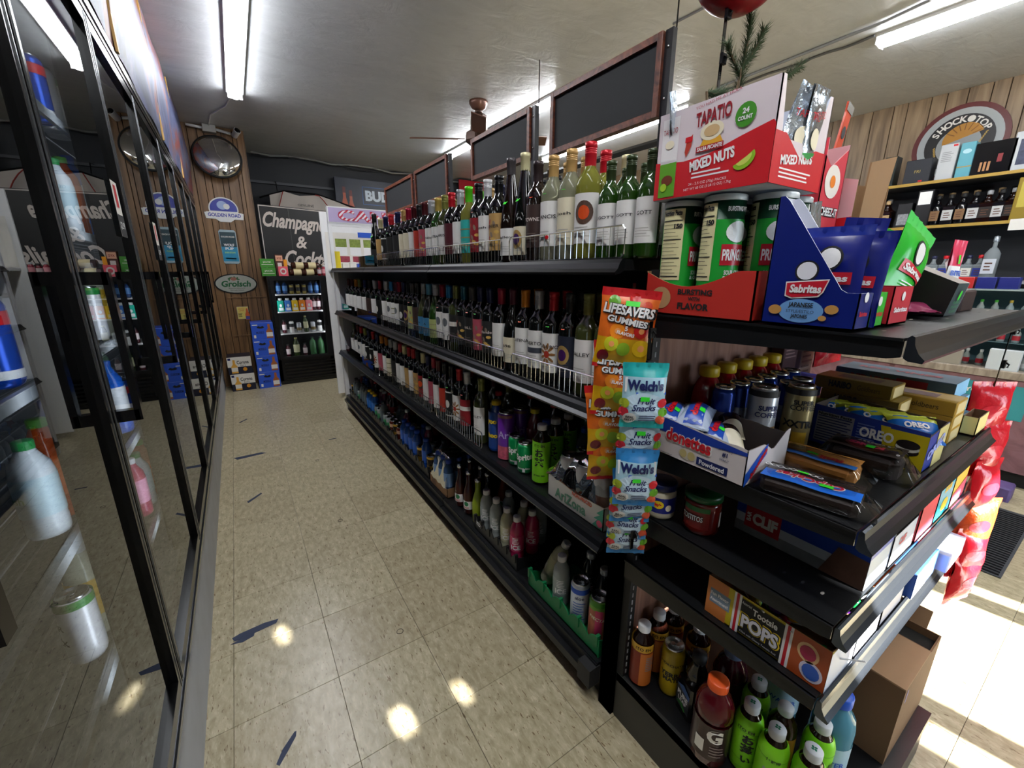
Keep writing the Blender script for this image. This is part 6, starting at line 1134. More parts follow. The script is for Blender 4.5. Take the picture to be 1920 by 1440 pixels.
# yellow rimmed tray of pink packs at the corner lip
tray('candy_tray', 'small open yellow edged candy tray at the far corner of the second shelf', (1.765, -1.075, Z2e+.0), .11, .03, .05, M('#e8d890', .5), M('#6a4a30', .7), e=.002)
# ---------- third shelf ----------
b = MB(); b.lathe([(.033, 0), (.036, .004), (.037, .012), (.037, .068), (.033, .078)], M('#c8c0a8', .2), 24); l = MB(); S = cyl(.0374); l.lathe([(.0374, .018), (.0374, .06)], M('#1c2478', .35), 24, cap=False); l.disc(S, -.004, .042, .014, .011, YEL, .0008, 18); l.text(S, "lay's", -.004, .042, .010, RED, .0018, bold=.06); l.disc(S, .022, .034, .008, .009, CREAM, .0008, 12)
c_ = MB().lathe([(.034, .076), (.0375, .078), (.0375, .093), (.035, .095), (0, .095)], M('#101a4a', .35), 24, cap=False); Proto('dip_jar', 'jar', b, [('label', l), ('lid', c_)]).spawn((1.045, -.668, Z3e), 'white dip jar with navy lid and label on the third shelf', rz=.6)
b = MB(); b.lathe([(.036, 0), (.041, .004), (.042, .014), (.042, .074), (.037, .086)], M('#6a140c', .08, coat=.3), 24); l = MB(); S = cyl(.0424); l.rect(S, -.045, .018, .02, .062, M('#7a1c18', .35), .0, nx=10); l.rect(S, -.045, .062, .02, .074, M('#2a6a34', .4), .0, nx=10); l.text(S, 'TOSTITOS', -.02, .045, .016, INK, .001, bold=.1, w=.052); l.text(S, 'TOSTITOS', -.02, .045, .014, WHT, .0018, bold=.03, w=.05); l.rect(S, .05, .02, .062, .06, PAPER, .0, nx=3)
c_ = MB().lathe([(.0385, .084), (.043, .086), (.043, .100), (.040, .103), (0, .103)], M('#0e4a22', .3), 26, cap=False); Proto('salsa_jar', 'jar', b, [('label', l), ('lid', c_)]).spawn((1.075, -.765, Z3e), 'red salsa jar with green lid on the third shelf', rz=.5)
def f(q, Sf, Sl, St, w, d, h):
    q.rect(Sl, 0, h*.55, d, h, M('#123a9a', .4)); q.rect(Sl, 0, 0, d, h*.30, M('#7a8084', .5, var=.4, vscale=30), .0006); q.poly(Sl, [(d*.7, 0), (d, 0), (d, h*.75), (d*.8, h*.8)], M('#5a4034', .5, var=.4, vscale=40), .0012); q.rect(Sl, .022, h*.22, .100, h*.86, M('#b01c28', .4), .0016); q.text(Sl, 'CLIF', .067, h*.54, .030, PAPER, .0026, bold=.06, w=.055); q.text(Sl, 'BAR', .031, h*.54, .010, PAPER, .0026, rot=pi/2, bold=.04); q.rect(St, 0, 0, w, d, M('#0e2e78', .4)); q.text(St, '12', w*.2, .02, .016, PAPER, rot=0); q.rect(Sf, 0, h*.8, w, h, M('#1446b0', .4))
cardbox('bar_box', 'long blue and white energy bar box on the third shelf', 'box', (1.15, -1.07, Z3e), (.12, .26, .088), M('#b8c4d0', .4), f)
def f(q, Sf, Sl, St, w, d, h): q.text(Sf, 'CLIF', w*.6, h*.6, .018, RED, .001, bold=.05, w=w*.5)
tray('bar_box', 'open dark bar box with white front next to the long one', (1.275, -1.072, Z3e), .15, .2, .085, M('#c8d0dc', .4), M('#1a1614', .6), pr=lambda q, Sf, Sl, w, d, h: q.text(Sf, 'CLIF', w*.4, h*.6, .018, RED, .001, bold=.05), cutf=lambda s: .9, e=.002)
tray('candy_carton', 'red and white candy carton with scooped top on the third shelf', (1.44, -1.074, Z3e), .13, .2, .11, M('#d84050', .4), M('#4a2c24', .7), cut=lambda s: .55+.45*abs(2*s-1)**2, e=.002)
tray('candy_carton', 'turquoise gummies carton with scooped top beside the red bags', (1.58, -1.074, Z3e), .13, .2, .12, M('#20b8d0', .4), M('#4a2c1c', .7), cut=lambda s: .55+.45*abs(2*s-1)**2, pr=lambda q, Sf, Sl, w, d, h: (q.text(Sf, 'SOUR', w*.5, h*.7, .018, YEL, .001, bold=.05), q.disc(Sf, w*.5, h*.3, .03, .018, M('#e8d020', .4))), e=.002)
tray('candy_carton', 'yellow and pink candy carton at the far end of the third shelf', (1.72, -1.074, Z3e), .13, .2, .12, M('#e8c850', .4), M('#5a3a24', .7), cut=lambda s: .6+.4*abs(2*s-1)**2, pr=lambda q, Sf, Sl, w, d, h: q.poly(Sf, [(0, 0), (w, 0), (w, h*.5), (0, h*.3)], PINK, .001), e=.002)
# ---------- fourth shelf ----------
def f(q, Sf, Sl, w, d, h):
    q.rect(Sl, 0, 0, d*.2, h, M('#c8783c', .4), .0005); q.rect(Sl, .008, h*.35, .055, h*.72, M('#7a8ca0', .4), .001); q.text(Sl, 'Fun Flavor', .031, h*.61, .009, WHT, .002, bold=.03, w=.042); q.text(Sl, 'Assortment!', .031, h*.46, .009, WHT, .002, bold=.03, w=.042)
    for x0 in (.062, .165): q.rect(Sl, x0, 0, x0+.016, h, WHT, .001); q.rect(Sl, x0+.005, 0, x0+.011, h, M('#b81428', .4), .0014)
    q.rect(Sl, .078, h*.06, .165, h*.94, BLKM, .001); q.text(Sl, 'Tootsie', .128, h*.78, .016, WHT, .002, bold=.03, w=.05); q.text(Sl, 'Assorted', .09, h*.86, .007, WHT, .002, w=.02)
    q.text(Sl, 'POPS', .121, h*.42, .041, YEL, .0016, bold=.09, w=.084); q.text(Sl, 'POPS', .121, h*.42, .037, INK, .0022, bold=.07, w=.079); q.text(Sl, 'POPS', .121, h*.42, .033, M('#c8c8d0', .4), .003, bold=.04, w=.075); q.text(Sl, 'Filled with Chewy Tootsie Roll', .121, h*.12, .006, WHT, .002, w=.075)
    q.rect(Sl, .181, 0, d, h, M('#a84a20', .4), .0006); q.disc(Sl, .21, h*.66, .019, .022, M('#e0b888', .4), .001); q.disc(Sl, .21, h*.66, .014, .016, M('#a81c50', .35), .0016, 14); q.disc(Sl, .22, h*.28, .020, .022, M('#d8d0e0', .4), .001); q.disc(Sl, .22, h*.28, .015, .017, M('#2c5ab8', .35), .0016, 14); q.rect(Sf, 0, 0, w, h*.95, M('#c8d0e0', .4), .0006)  # pale blue front rect: strong daylight painted into the face colour
tray('lollipop_box', 'yellow and black lollipop display box on the lowest shelf', (1.025, -1.078, Z4e), .13, .245, .098, M('#c8b420', .4), M('#6a4a30', .7), cutf=lambda s: (1-.35*s if s < .8 else .6+.3*(s-.8)*5), pr=f, e=.002)
tray('lollipop_box', 'white lollipop display box next to the yellow and black one', (1.165, -1.078, Z4e), .13, .22, .09, M('#c8ccd8', .4), M('#1c1c1c', .7), cutf=lambda s: .7+.3*abs(2*s-1), e=.002)
tray('candy_carton', 'dark candy carton with brown lid on the lowest shelf', (1.31, -1.078, Z4e), .14, .22, .09, M('#24262c', .4), M('#a86a3c', .7), cutf=lambda s: .9, back=lambda s: 1.5, e=.002)
cardbox('candy_carton', 'blue and white carton at the far end of the lowest shelf', 'box', (1.48, -1.09, Z4e), (.18, .22, .07), M('#3a62b8', .4), lambda q, Sf, Sl, St, w, d, h: (q.rect(Sf, 0, 0, w*.6, h, WHT), q.text(St, 'roll', w*.5, .03, .02, WHT)))
cardbox('candy_carton', 'pale carton leaning out past the far end of the lowest shelf', 'box', (1.68, -1.11, Z4e), (.16, .2, .05), M('#c8d0e8', .4))
pm = MB().lathe([(0, -.014), (.009, -.011), (.014, 0), (.009, .011), (0, .014)], M('#0c6a2c', .2, bump=.3), 12, (0, 0, 0), cap=False); ps = MB().tube([(0, 0, .012), (0, 0, .085)], .0018, WHT, 6)
pops = [Proto('lollipop', 'lollipop', MB().lathe([(0, -.014), (.009, -.011), (.014, 0), (.009, .011), (0, .014)], M(c_, .2, bump=.3), 12, cap=False), [('stick', MB().tube([(0, 0, .012), (0, 0, .085)], .0018, WHT, 6))]) for c_ in ('#0c6a2c', '#d8b01c', '#a01c30', '#4a1c6a')]
rl = random.Random(4)
for k in range(22):
    bx = 1.04 if k < 12 else 1.18; pops[(k*3) % 4 if k % 3 else 0].spawn((bx+rl.uniform(.012, .10), -1.06+rl.uniform(0, .16), Z4e+.03+.03*(k % 3)), '%s wrapped lollipop in the %s box, %s' % (('green', 'yellow', 'dark red', 'purple')[(k*3) % 4 if k % 3 else 0], 'yellow and black' if k < 12 else 'white', nth(k+1)), 'lollipops in the display boxes', rot=(rl.uniform(.6, 1.4), rl.uniform(-.6, .6), rl.uniform(0, 6)))
# ---------- base deck ----------
def p5(pr, x, y, lb, rz=.7, g=None, **k): return pr.spawn((x, y, Z5e), lb, g, rz, **k)
AMBR = M('#6a1a10', .2)
ytea = pet(.031, .205, M('#1c0a06', .06), WHT, M('#7a2414', .3), lz=(.04, .66), prints=(lambda mb, S, r, H: mb.lathe([(r+.0012, H*.62), (r+.0012, H*.74)], M('#d0a030', .4), 20, cap=False), lambda mb, S, r, H: mb.rect(S, -.2*r, .04*H, 1.2*r, .6*H, M('#c06a28', .35), .0009, nx=8), lambda mb, S, r, H: mb.lines(S, .3*r, .3*H, 1.1*r, .55*H, 8, GREY, .002), T_('ITO EN', .68, .010, INK, off=.002, b=.02)), name='tea_bottle', capr=.018, caph=.022)
p5(ytea, *on(1209, 1170, 'Z', Z5e+0.2).xy[:], 'amber labelled tea bottle with yellow collar at the upright', .75); p5(ytea, *on(1237, 1148, 'Z', Z5e+0.2).xy[:], 'amber tea bottle behind the first one', .7); p5(ytea, 1.185, -.66, 'amber tea bottle at the back by the board', .7); p5(ytea, 1.185, -.745, 'amber tea bottle with a bright glint behind the dark jug', .7)
p5(can(.031, .165, M('#a89010', .3), STEEL, prints=(T_('HORCHATA', .70, .009, INK), T_('YERBA', .5, .016, INK, b=.04), T_('MATE', .4, .014, INK, b=.04), lambda mb, S, r, H: [mb.disc(S, (.9+.1*a)*r, (.2+.07*a)*H, .3*r, .02*H, M('#4a4010', .5), .001, 8, .6*a) for a in range(8)] and None), name='tea_can'), 1.10, -.725, 'tall yellow tea can with dark lettering on the base deck', .6)
t = thing('tea_jug', 'dark handled tea jug with leaf label on the base deck', 'jug', (1.10, -.80, Z5e), radians(-20)); DJ = M('#0c0a08', .08, coat=.3)
MB().bbox((-.035, -.03, 0), (.035, .03, .115), DJ, .006).lathe([(.032, .112), (.026, .14), (.016, .165), (.016, .18)], DJ, 16).build('body', t); MB().lathe([(.018, .178), (.0185, .182), (.018, .2), (0, .202)], BLKM, 16, cap=False).build('cap', t); MB().tube([(.0, .012, .172), (.0, .05, .15), (.0, .045, .10), (0, .028, .08)], .007, DJ, 8).build('handle', t)
S = plane((-.036, .03, 0), (0, -1, 0), (0, 0, 1)); MB().rect(S, .004, .02, .056, .085, M('#24282c', .4), .0004).poly(S, [(.004, .085), (.056, .07), (.056, .085), (.03, .098)], M('#3a5a90', .4), .0008).text(S, 'PURE', .03, .062, .016, WHT, .001, bold=.05, w=.042).text(S, 'LEAF', .03, .045, .013, WHT, .001, bold=.03, w=.034).disc(S, .022, .033, .014, .006, M('#2a6a2c', .4), .001, 12, .5).disc(S, .035, .027, .012, .005, M('#3a8a38', .4), .0012, 12, -.6).build('label', t)
GLBL = M('#3a2a28', .25); gat = pet(.044, .235, M('#4a0c14', .05), M('#d0501c', .35), GLBL, neck=.02, lz=(.12, .56), capr=.024, caph=.022, prints=(T_('G', .45, .04, PAPER, b=.05, u=-.005), lambda mb, S, r, H: mb.rect(S, -1.1*r, .2*H, -.6*r, .36*H, PAPER, .001, nx=3), lambda mb, S, r, H: mb.lines(S, -.3*r, .17*H, .6*r, .32*H, 4, M('#8a7a78', .5), .001)), name='sport_drink_bottle', squat=True)
p5(gat, *on(1348, 1275, 'Z', Z5e+0.232).xy[:], 'large dark red sports drink bottle with orange cap', .8); p5(pet(.042, .225, M('#3a0c18', .05), M('#5a6a88', .35), GLBL, neck=.02, capr=.023, caph=.022, name='sport_drink_bottle', squat=True), 1.17, -.85, 'dark sports drink bottle with grey blue cap behind the orange capped one', .8)
def teab(back=False):
    pr_ = (T_('ITO EN', .70, .010, INK, off=.002, b=.03, u=-.01), T_('お', .57, .03, INK, b=.05), T_('茶', .42, .034, INK, b=.05), T_('い', .25, .022, INK, b=.04), lambda mb, S, r, H: mb.rect(S, .9*r, .1*H, 1.6*r, .55*H, M('#3a5a20', .4), .001, nx=4)) if not back else (T_('伊藤園', .66, .011, INK, b=.02), lambda mb, S, r, H: mb.rect(S, -.55*r, .1*H, .75*r, .52*H, M('#8a9a90', .4), .001, nx=6), lambda mb, S, r, H: mb.lines(S, -.5*r, .12*H, .7*r, .5*H, 10, INK, .0018))
    b = MB(); r, H = .036, .23; b.lathe([(0, .004), (.028, 0), (.034, .005), (r, .012), (r, .165), (.032, .18), (.022, .197), (.017, .206), (.016, .214)], M('#201408', .05, coat=.3), 24)
    l = MB(); l.lathe([(.0352, .008), (r+.0006, .014), (r+.0006, .164), (.0328, .181), (.027, .190)], LIME, 24, cap=False)
    for z in (.025, .05, .15): l.lathe([(r+.0008, z), (r+.0014, z+.0012), (r+.0008, z+.0024)], M('#5aa018', .4), 24, cap=False)
    for p_ in pr_: p_(l, cyl(r+.0006), r, H)
    c_ = MB(); c_.lathe([(.0195, .203), (.0202, .205), (.0202, .228), (.0185, .2305), (0, .2305)], M('#c8ccd0', .4), 24, cap=False); top = plane((0, 0, .2305), (1, 0, 0), (0, 1, 0))
    lg = MB()
    for a in range(4): lg.disc(top, .0045*cos(a*pi/2+.6), .0045*sin(a*pi/2+.6), .0036, .0028, M('#0a6a4c', .4), .0006, 8, a*pi/2)
    return Proto('tea_bottle', 'bottle', b, [('label', l), ('cap', c_, (('cap_logo', lg),))])
ta, tb = teab(), teab(True)
for x, y, p_, lb, rz in ((*on(1412, 1316, 'Z', Z5e+.195).xy, ta, 'lime green tea bottle with brushed lettering at the aisle edge of the base deck', .55), (*on(1425, 1274, 'Z', Z5e+.195).xy, ta, 'lime green tea bottle in the second row, partly shaded', .6), (*on(1459, 1364, 'Z', Z5e+.195).xy, tb, 'lime green tea bottle turned to show its grey facts panel', .45), (*on(1475, 1323, 'Z', Z5e+.195).xy, None, 'brown tea bottle with white cap among the lime green ones', .6), (*on(1527, 1404, 'Z', Z5e+.195).xy, ta, 'lime green tea bottle at the very front of the base deck', .5), (*on(1545, 1353, 'Z', Z5e+.195).xy, ta, 'lime green tea bottle beside the blue capped water', .3)):
    (p_ or Proto('tea_bottle', 'bottle', MB().lathe([(0, .004), (.028, 0), (.034, .005), (.036, .012), (.036, .165), (.032, .18), (.022, .197), (.017, .206), (.016, .214)], M('#241408', .05), 24), [('label', MB().lathe([(.0366, .012), (.0366, .15)], M('#a87820', .4), 24, cap=False)), ('cap', MB().lathe([(.0185, .206), (.019, .208), (.019, .228), (.0175, .2305), (0, .2305)], M('#c8ccd0', .4), 24, cap=False))])).spawn((x, y, Z5e), lb, None, rz, sc=.85)
wcl = pet(.042, .25, M('#5a98b0', .05, trans=.3, ior=1.2), M('#1c50b8', .35), M('#a8c8d8', .3), neck=.02, capr=.026, caph=.026, lz=(.15, .5), prints=(T_('WATER', .32, .014, BLUE),), name='water_bottle')
p5(wcl, 1.237, -1.06, 'large clear water bottle with wide blue cap at the cardboard box', .4); p5(wcl, 1.30, -.93, 'clear water bottle with blue cap standing farther in', .4)
# cardboard box standing on the base deck
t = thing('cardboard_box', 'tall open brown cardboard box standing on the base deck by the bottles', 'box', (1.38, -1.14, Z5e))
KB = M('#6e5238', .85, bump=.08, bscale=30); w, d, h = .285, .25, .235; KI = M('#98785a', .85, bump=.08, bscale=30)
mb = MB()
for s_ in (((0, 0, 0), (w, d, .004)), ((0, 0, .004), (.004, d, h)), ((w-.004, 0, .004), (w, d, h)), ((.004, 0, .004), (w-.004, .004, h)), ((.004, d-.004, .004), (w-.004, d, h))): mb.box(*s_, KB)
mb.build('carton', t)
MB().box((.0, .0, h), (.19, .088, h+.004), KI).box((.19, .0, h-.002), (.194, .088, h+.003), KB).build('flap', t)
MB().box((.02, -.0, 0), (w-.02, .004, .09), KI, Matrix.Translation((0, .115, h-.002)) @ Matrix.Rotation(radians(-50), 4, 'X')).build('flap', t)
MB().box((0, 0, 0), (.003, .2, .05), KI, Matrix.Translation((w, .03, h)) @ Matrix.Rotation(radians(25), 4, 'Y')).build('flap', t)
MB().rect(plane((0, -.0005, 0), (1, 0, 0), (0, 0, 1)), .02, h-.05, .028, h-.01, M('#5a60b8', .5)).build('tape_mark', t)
MB().bbox((.006, .006, .006), (w-.006, d-.006, h-.02), M('#100f0d', .8), .002).build('black_interior', t)  # near-black block filling the carton below its flaps
# red candy bags hanging past the far corner
RBG = M('#c01424', .2, bump=.5, bscale=20)
for i, (px, py) in enumerate(((1848, 716), (1845, 790), (1838, 860), (1822, 930), (1812, 985), (1800, 1035))):
    p = on(px, py, 'X', 1.955); bag('candy_bag', 'glossy red candy bag hanging at the far corner, %s down' % ('topmost', 'second', 'third', 'fourth', 'fifth', 'lowest')[i], 'bag', (1.955, on(px, py+60, 'X', 1.955).y, p.z-.165), .12, .17, .045, ((0, .04, PINK), (.04, 1, RBG) if i != 3 else (.04, 1, M('#d85020', .25, bump=.4))), lambda q, S, w, h: q.disc(S, 0, h*.5, w*.3, h*.12, M('#d02838', .25, var=.4, vscale=50), .001), radians(-35+9*(i % 3)), None, 'red candy bags', i*1.1)
clipstrip((1.955, -1.06, 1.24), .75, 'black clip strip at the far corner of the top shelf', 8)
for i, (x, lb) in enumerate(((1.72, 'red snack bag hanging under the back of the top shelf'), (1.82, 'second red snack bag hanging under the top shelf'))):
    bag('candy_bag', lb, 'bag', (x+.05, -.70, Z2e+.12), .11, .17, .03, ((0, 1, RBG),), None, 0, None, 'red bags under the top shelf', i)
# black clip rail, ornament, fir branch
p = on(1347, 160, 'X', 1.25); clipstrip((1.25, p.y, 2.25), .55, 'black clip strip hanging above the mixed nuts box', 6, CZ-2.25); cy_ = p.y
c0 = on(1368, -75, 'X', 1.25); RO = .105; t = thing('red_ornament', 'big red round ornament hanging from the ceiling at the top of the view', 'ornament', (1.25+.02, c0.y-.02, c0.z))
MB().lathe([(RO*sin(pi*k/14), -RO*cos(pi*k/14)) for k in range(15)], M('#8a0c18', .35, coat=.3), 32, cap=False).build('ball', t); MB().tube([(0, 0, RO), (0, 0, CZ-c0.z)], .002, BLK).lathe([(.018, RO-.006), (.018, RO+.012), (0, RO+.014)], M('#c8a050', .3, .9), 14, cap=False).build('hook', t)
FG = M('#3a4c30', .7, var=.3, vscale=100)
fp = thing('fir_plant', 'artificial fir sprigs rising behind the mixed nuts box', 'plant', (1.19, -.62, NB))
def fir(pts, n, ln):
    o = fp.location; P = [Vector(p_)-o for p_ in [Vector((1.19, -.615, NB+.01))] + list(pts)]; br = MB().tube(P, .003, M('#5a4a34', .8), 5).build('branch', fp); P = P[1:]
    g = MB(); rf = random.Random(n); L = len(P)-1
    for k in range(n):
        s_ = L*(k+.5)/n; i = min(int(s_), L-1); q = P[i]+(P[i+1]-P[i])*(s_-i); ax = (P[i+1]-P[i]).normalized(); th_ = rf.uniform(0, 2*pi)
        side_ = ax.orthogonal().normalized(); side_.rotate(Matrix.Rotation(th_, 3, ax)); d_ = (ax*.75+side_*.8).normalized()*ln*rf.uniform(.7, 1.1); wv_ = ax.cross(side_)*.0012
        g.add([q-wv_, q+wv_, q+d_], [(0, 1, 2)], FG)
    g.build('needles', br)['kind'] = 'stuff'
fl_ = lambda *a: [on(x, y, 'Y', -.58) for x, y in a]
fir(fl_((1383, 180), (1388, 150), (1396, 110), (1405, 60), (1408, 28)), 480, .03); fir(fl_((1390, 130), (1405, 110), (1420, 85), (1432, 55)), 300, .028); fir(fl_((1388, 145), (1378, 120), (1368, 95), (1364, 82)), 280, .028)
fir(fl_((1440, 165), (1465, 150), (1485, 135), (1502, 122)), 300, .028); fir(fl_((1325, 172), (1340, 176), (1355, 172), (1375, 178)), 240, .026)
# =================== SPIRITS COUNTER ON THE FAR SIDE ===================
XW = 5.6
t = thing('spirits_shelving', 'wooden edged spirits shelving along the panelled wall', 'shelving', (5.2, -1.9, 0)); GE = M('#a8883c', .4); 
for z in (2.10, 1.745, 1.30): MB().box((0, 0, z-.02), (.39, 2.9, z-.0008), M('#3a3c40', .5)).box((-.012, 0, z-.024), (0, 2.9, z-.001), GE if z > 1.5 else GREY).build('shelf', t)
MB().box((.375, 0, 1.0), (.388, 2.9, 2.08), M('#34363a', .7)).box((0, 2.88, 1.0), (.39, 2.9, 2.10), M('#4a4c50', .6)).build('back_board', t)
MB().rect(plane((-.013, 1.40, 1.72), (0, -1, 0), (0, 0, 1)), 0, -.05, .2, .03, PAPER).build('price_card', t)
# round sign
c0 = on(1797, 268, 'X', 5.59); S = plane((0, 0, 0), (0, -1, 0), (0, 0, 1)); t = thing('round_sign', 'large round beer sign with red rim on the panelled wall', 'sign', (5.585, c0.y, 2.44)); R0 = .30
MB().prism(arc(0, 0, R0, R0, 0, 2*pi, 40)[:-1], S, .02, M('#5a1c1c', .4)).build('disc', t)
q = MB(); q.disc(S, 0, 0, R0*.88, R0*.88, M('#a0a4a4', .4), .001, 40); q.disc(S, 0, 0, R0*.72, R0*.72, M('#0c0a0c', .4), .002, 40); q.disc(S, 0, -.02, R0*.46, R0*.46, M('#909494', .4), .003, 32); q.disc(S, .02, .03, R0*.42, R0*.38, M('#b07a24', .4), .004, 24, .3, 0, pi)
for a in range(7): q.rect(Surf(lambda u, v, o, a=a: S.fn(.02+(u)*cos(.4+a*.38)-v*sin(.4+a*.38), .03+u*sin(.4+a*.38)+v*cos(.4+a*.38), o)), .06, -.003, .115, .003, M('#7a4c10', .4), .005)
word = 'SHOCK·TOP'
for i, ch in enumerate(word):
    a = radians(152-i*15.5); cx, cy = R0*.59*cos(a), R0*.59*sin(a); q.text(S, ch, cx, cy, .05, PAPER, .004, bold=.03, rot=a-pi/2)
for a in range(6): q.disc(S, .13+.006*a, -.02+.014*a, .010, .005, GE, .004, 8, .6); q.disc(S, -.15+.003*a, -.02-.013*a, .010, .005, GE, .004, 8, 1)
q.build('print', t)
# top shelf gift boxes
def rb(lb, px, z, w, h, col, pr=None, X=5.24, d=.12, g='gift boxes on the top spirits shelf', nm='gift_box'):
    p = on(px, 330 if z > 2 else 400, 'X', X); t = thing(nm, lb, 'box', (X, p.y, z), 0, g); MB().bbox((0, -w/2, 0), (d, w/2, h), col, .004).build('carton', t)
    if pr: q = MB(); pr(q, plane((0, w/2, 0), (0, -1, 0), (0, 0, 1)), w, h); q.build('print', t)
GB, WBx = M('#1c1e24', .4), M('#b8bcc0', .5)
rb('dark green gift box standing highest by the dark bottle', 1665, 2.1, .09, .27, M('#182420', .4), lambda q, S, w, h: (q.rect(S, w*.2, h*.75, w*.8, h*.85, M('#3a7a4a', .4)), q.disc(S, w*.5, h*.5, w*.3, w*.3, M('#7a7a50', .4))), X=5.35)
rb('wide charcoal gift box with small gold letters', 1718, 2.1, .17, .19, M('#24272e', .4), lambda q, S, w, h: (q.text(S, 'FRI', w*.5, h*.5, .022, M('#b09a50', .4)), q.rect(S, w*.6, h*.06, w*.75, h*.12, RED)))
rb('tall white gift box with fine print', 1768, 2.1, .105, .27, WBx, lambda q, S, w, h: (q.lines(S, w*.15, h*.5, w*.8, h*.8, 6, GREY), q.rect(S, w*.7, h*.92, w*.95, h*.97, RED)))
rb('pale turquoise gift box next to the white one', 1802, 2.1, .085, .26, M('#5aa0b0', .4), lambda q, S, w, h: (q.rect(S, 0, h*.3, w, h*.33, GE), q.disc(S, w*.5, h*.75, w*.3, w*.2, M('#a8d0d8', .4))))
rb('wide glossy black gift box picturing bottles', 1853, 2.1, .22, .235, M('#101014', .12), lambda q, S, w, h: [q.rect(S, w*(.2+.1*k), h*.12, w*(.26+.1*k), h*.4, M('#a87850', .4)) for k in range(3)] and q.rect(S, w*.6, h*.35, w*.72, h*.6, M('#7a1c24', .4)))
rb('white carton with dark pattern at the frame edge', 1908, 2.1, .13, .27, WBx, lambda q, S, w, h: q.rect(S, w*.25, h*.15, w*.7, h*.8, M('#3a4058', .5, var=.8, vscale=40)))
def spirit(body, lab, cap, w=.04, d=.03, h=.24, sq=True):
    b = MB(); (b.bbox((-d, -w, 0), (d, w, h*.62), body, .008) if sq else b.lathe([(0, .003), (w*.9, 0), (w, .01), (w, h*.6), (w*.5, h*.72)], body, 16)); b.lathe([(w*.7, h*.61), (w*.45, h*.70), (.013, h*.76), (.013, h*.9)], body, 14)
    l = MB().rect(plane((-d if sq else -w, w*.8, 0), (0, -1, 0), (0, 0, 1)), 0, h*.15, w*1.6, h*.48, lab, .0012); S_ = plane((-d if sq else -w, w*.8, 0), (0, -1, 0), (0, 0, 1)); l.lines(S_, w*.3, h*.2, w*1.3, h*.42, 3, M('#5a3a28', .5), .002)
    return Proto('spirit_bottle', 'bottle', b, [('label', l), ('cap', MB().lathe([(.016, h*.86), (.017, h*.87), (.017, h*.98), (0, h)], cap, 14, cap=False))])
WSK = M('#1c0a06', .06); KL = M('#b0946c', .5); spx = [spirit(WSK, KL, KL), spirit(WSK, M('#1c1614', .4), GREY, .045), spirit(M('#0c0c10', .1), M('#7a5a3c', .5), BLKM, .035, sq=False), spirit(M('#24100a', .06), M('#6a4038', .5), KL), spirit(M('#0e0e12', .1), M('#b8b8b8', .5), BLKM)]
dsc = ['whiskey bottle with tan label', 'whiskey bottle with black label', 'round dark spirit bottle', 'whiskey bottle with maroon label', 'black spirit bottle with pale label']
for i, px in enumerate((1660, 1752, 1775, 1798, 1821, 1844, 1867, 1889)):
    p = on(px, 410, 'X', 5.27); k = (i*2+i//3) % 5; spx[k].spawn((5.27, p.y, 1.745), '%s, second spirits shelf, %s from the snack bags' % (dsc[k], nth(i+1)), 'whiskey on the second spirits shelf')
    spx[(k+1) % 5].spawn((5.40, p.y+.03, 1.745), '%s in the rear row of the whiskey shelf, %s' % (dsc[(k+1) % 5], nth(i+1)), 'whiskey on the second spirits shelf', sc=1.12)
for i, (px, c_) in enumerate(((1694, '#101014'), (1728, '#101014'), (1912, '#8a7428'))): rb(('dark patterned gift box among the whiskeys', 'glossy dark box with white top among the whiskeys', 'ochre carton at the frame edge on the second shelf')[i], px, 1.745, .1, (.2, .29, .3)[i], M(c_, .3), (lambda q, S, w, h: q.rect(S, w*.15, h*.1, w*.85, h*.55, M('#8a8c90', .5, var=.9, vscale=60))) if i == 0 else ((lambda q, S, w, h: q.rect(S, w*.1, h*.6, w*.9, h*.95, WHT)) if i == 1 else (lambda q, S, w, h: q.rect(S, w*.2, h*.3, w*.9, h*.9, M('#b0a040', .5)))), g='cartons on the second spirits shelf', X=5.22)
VC = M('#a0a8ac', .06, trans=.4, ior=1.2); vod = spirit(VC, M('#c8ccd4', .4), M('#a8b0b8', .3, .6), .045, sq=False, h=.34); ros = spirit(VC, M('#2a3a90', .4), RED, .035, h=.2); cl2 = spirit(VC, PAPER, M('#1c2040', .4), .038, h=.2)
vod.spawn((5.26, on(1872, 440, 'X', 5.26).y, 1.30), 'tall clear vodka bottle on the third spirits shelf')
for i in range(8):
    p = on(1690+i*22, 470, 'X', 5.3); (cl2, ros, cl2)[i % 3].spawn((5.3, p.y, 1.30), '%s spirit bottle on the third spirits shelf, %s along' % (('clear', 'red capped', 'clear')[i % 3], nth(i+1)), 'clear spirits on the third shelf')
# small boxes on the counter rail
# counter with glass case
m_cnt = mat_wood('counter_laminate', '#6e4a4e', '#8a6066', '#94707a', 'X', .5, .5)
CY0, CY1 = -2.6, .9
ct = thing('shop_counter', 'long dusty rose sales counter with stone coloured top', 'counter', (4.25, CY0, 0))
MB().box((.03, 0, .10), (.6, CY1-CY0, .70), m_cnt).box((.06, 0, 0), (.6, CY1-CY0, .1), BLKM).build('body', ct)
for k in range(3): MB().bbox((.018, .02+k*1.17, .10), (.03, 1.16+k*1.17, .695), m_cnt, .003).build('front_panel', ct)
MB().box((.01, CY1-CY0-1.75, .1), (.02, CY1-CY0-1.73, .69), M('#2a2224', .5)).build('dividing_post', ct)
m_stone, nt, b = nodemat('stone_top'); nt.links.new(ramp(nt, noise(nt, mapping(nt, (3, 12, 3)), 2, 5, 1), [(.35, '#7a6e62'), (.65, '#a09484')]), b.inputs['Base Color']); b.inputs['Roughness'].default_value = .35
MB().bbox((0, 0, .70), (.62, CY1-CY0, .75), m_stone, .006).build('counter_top', ct)
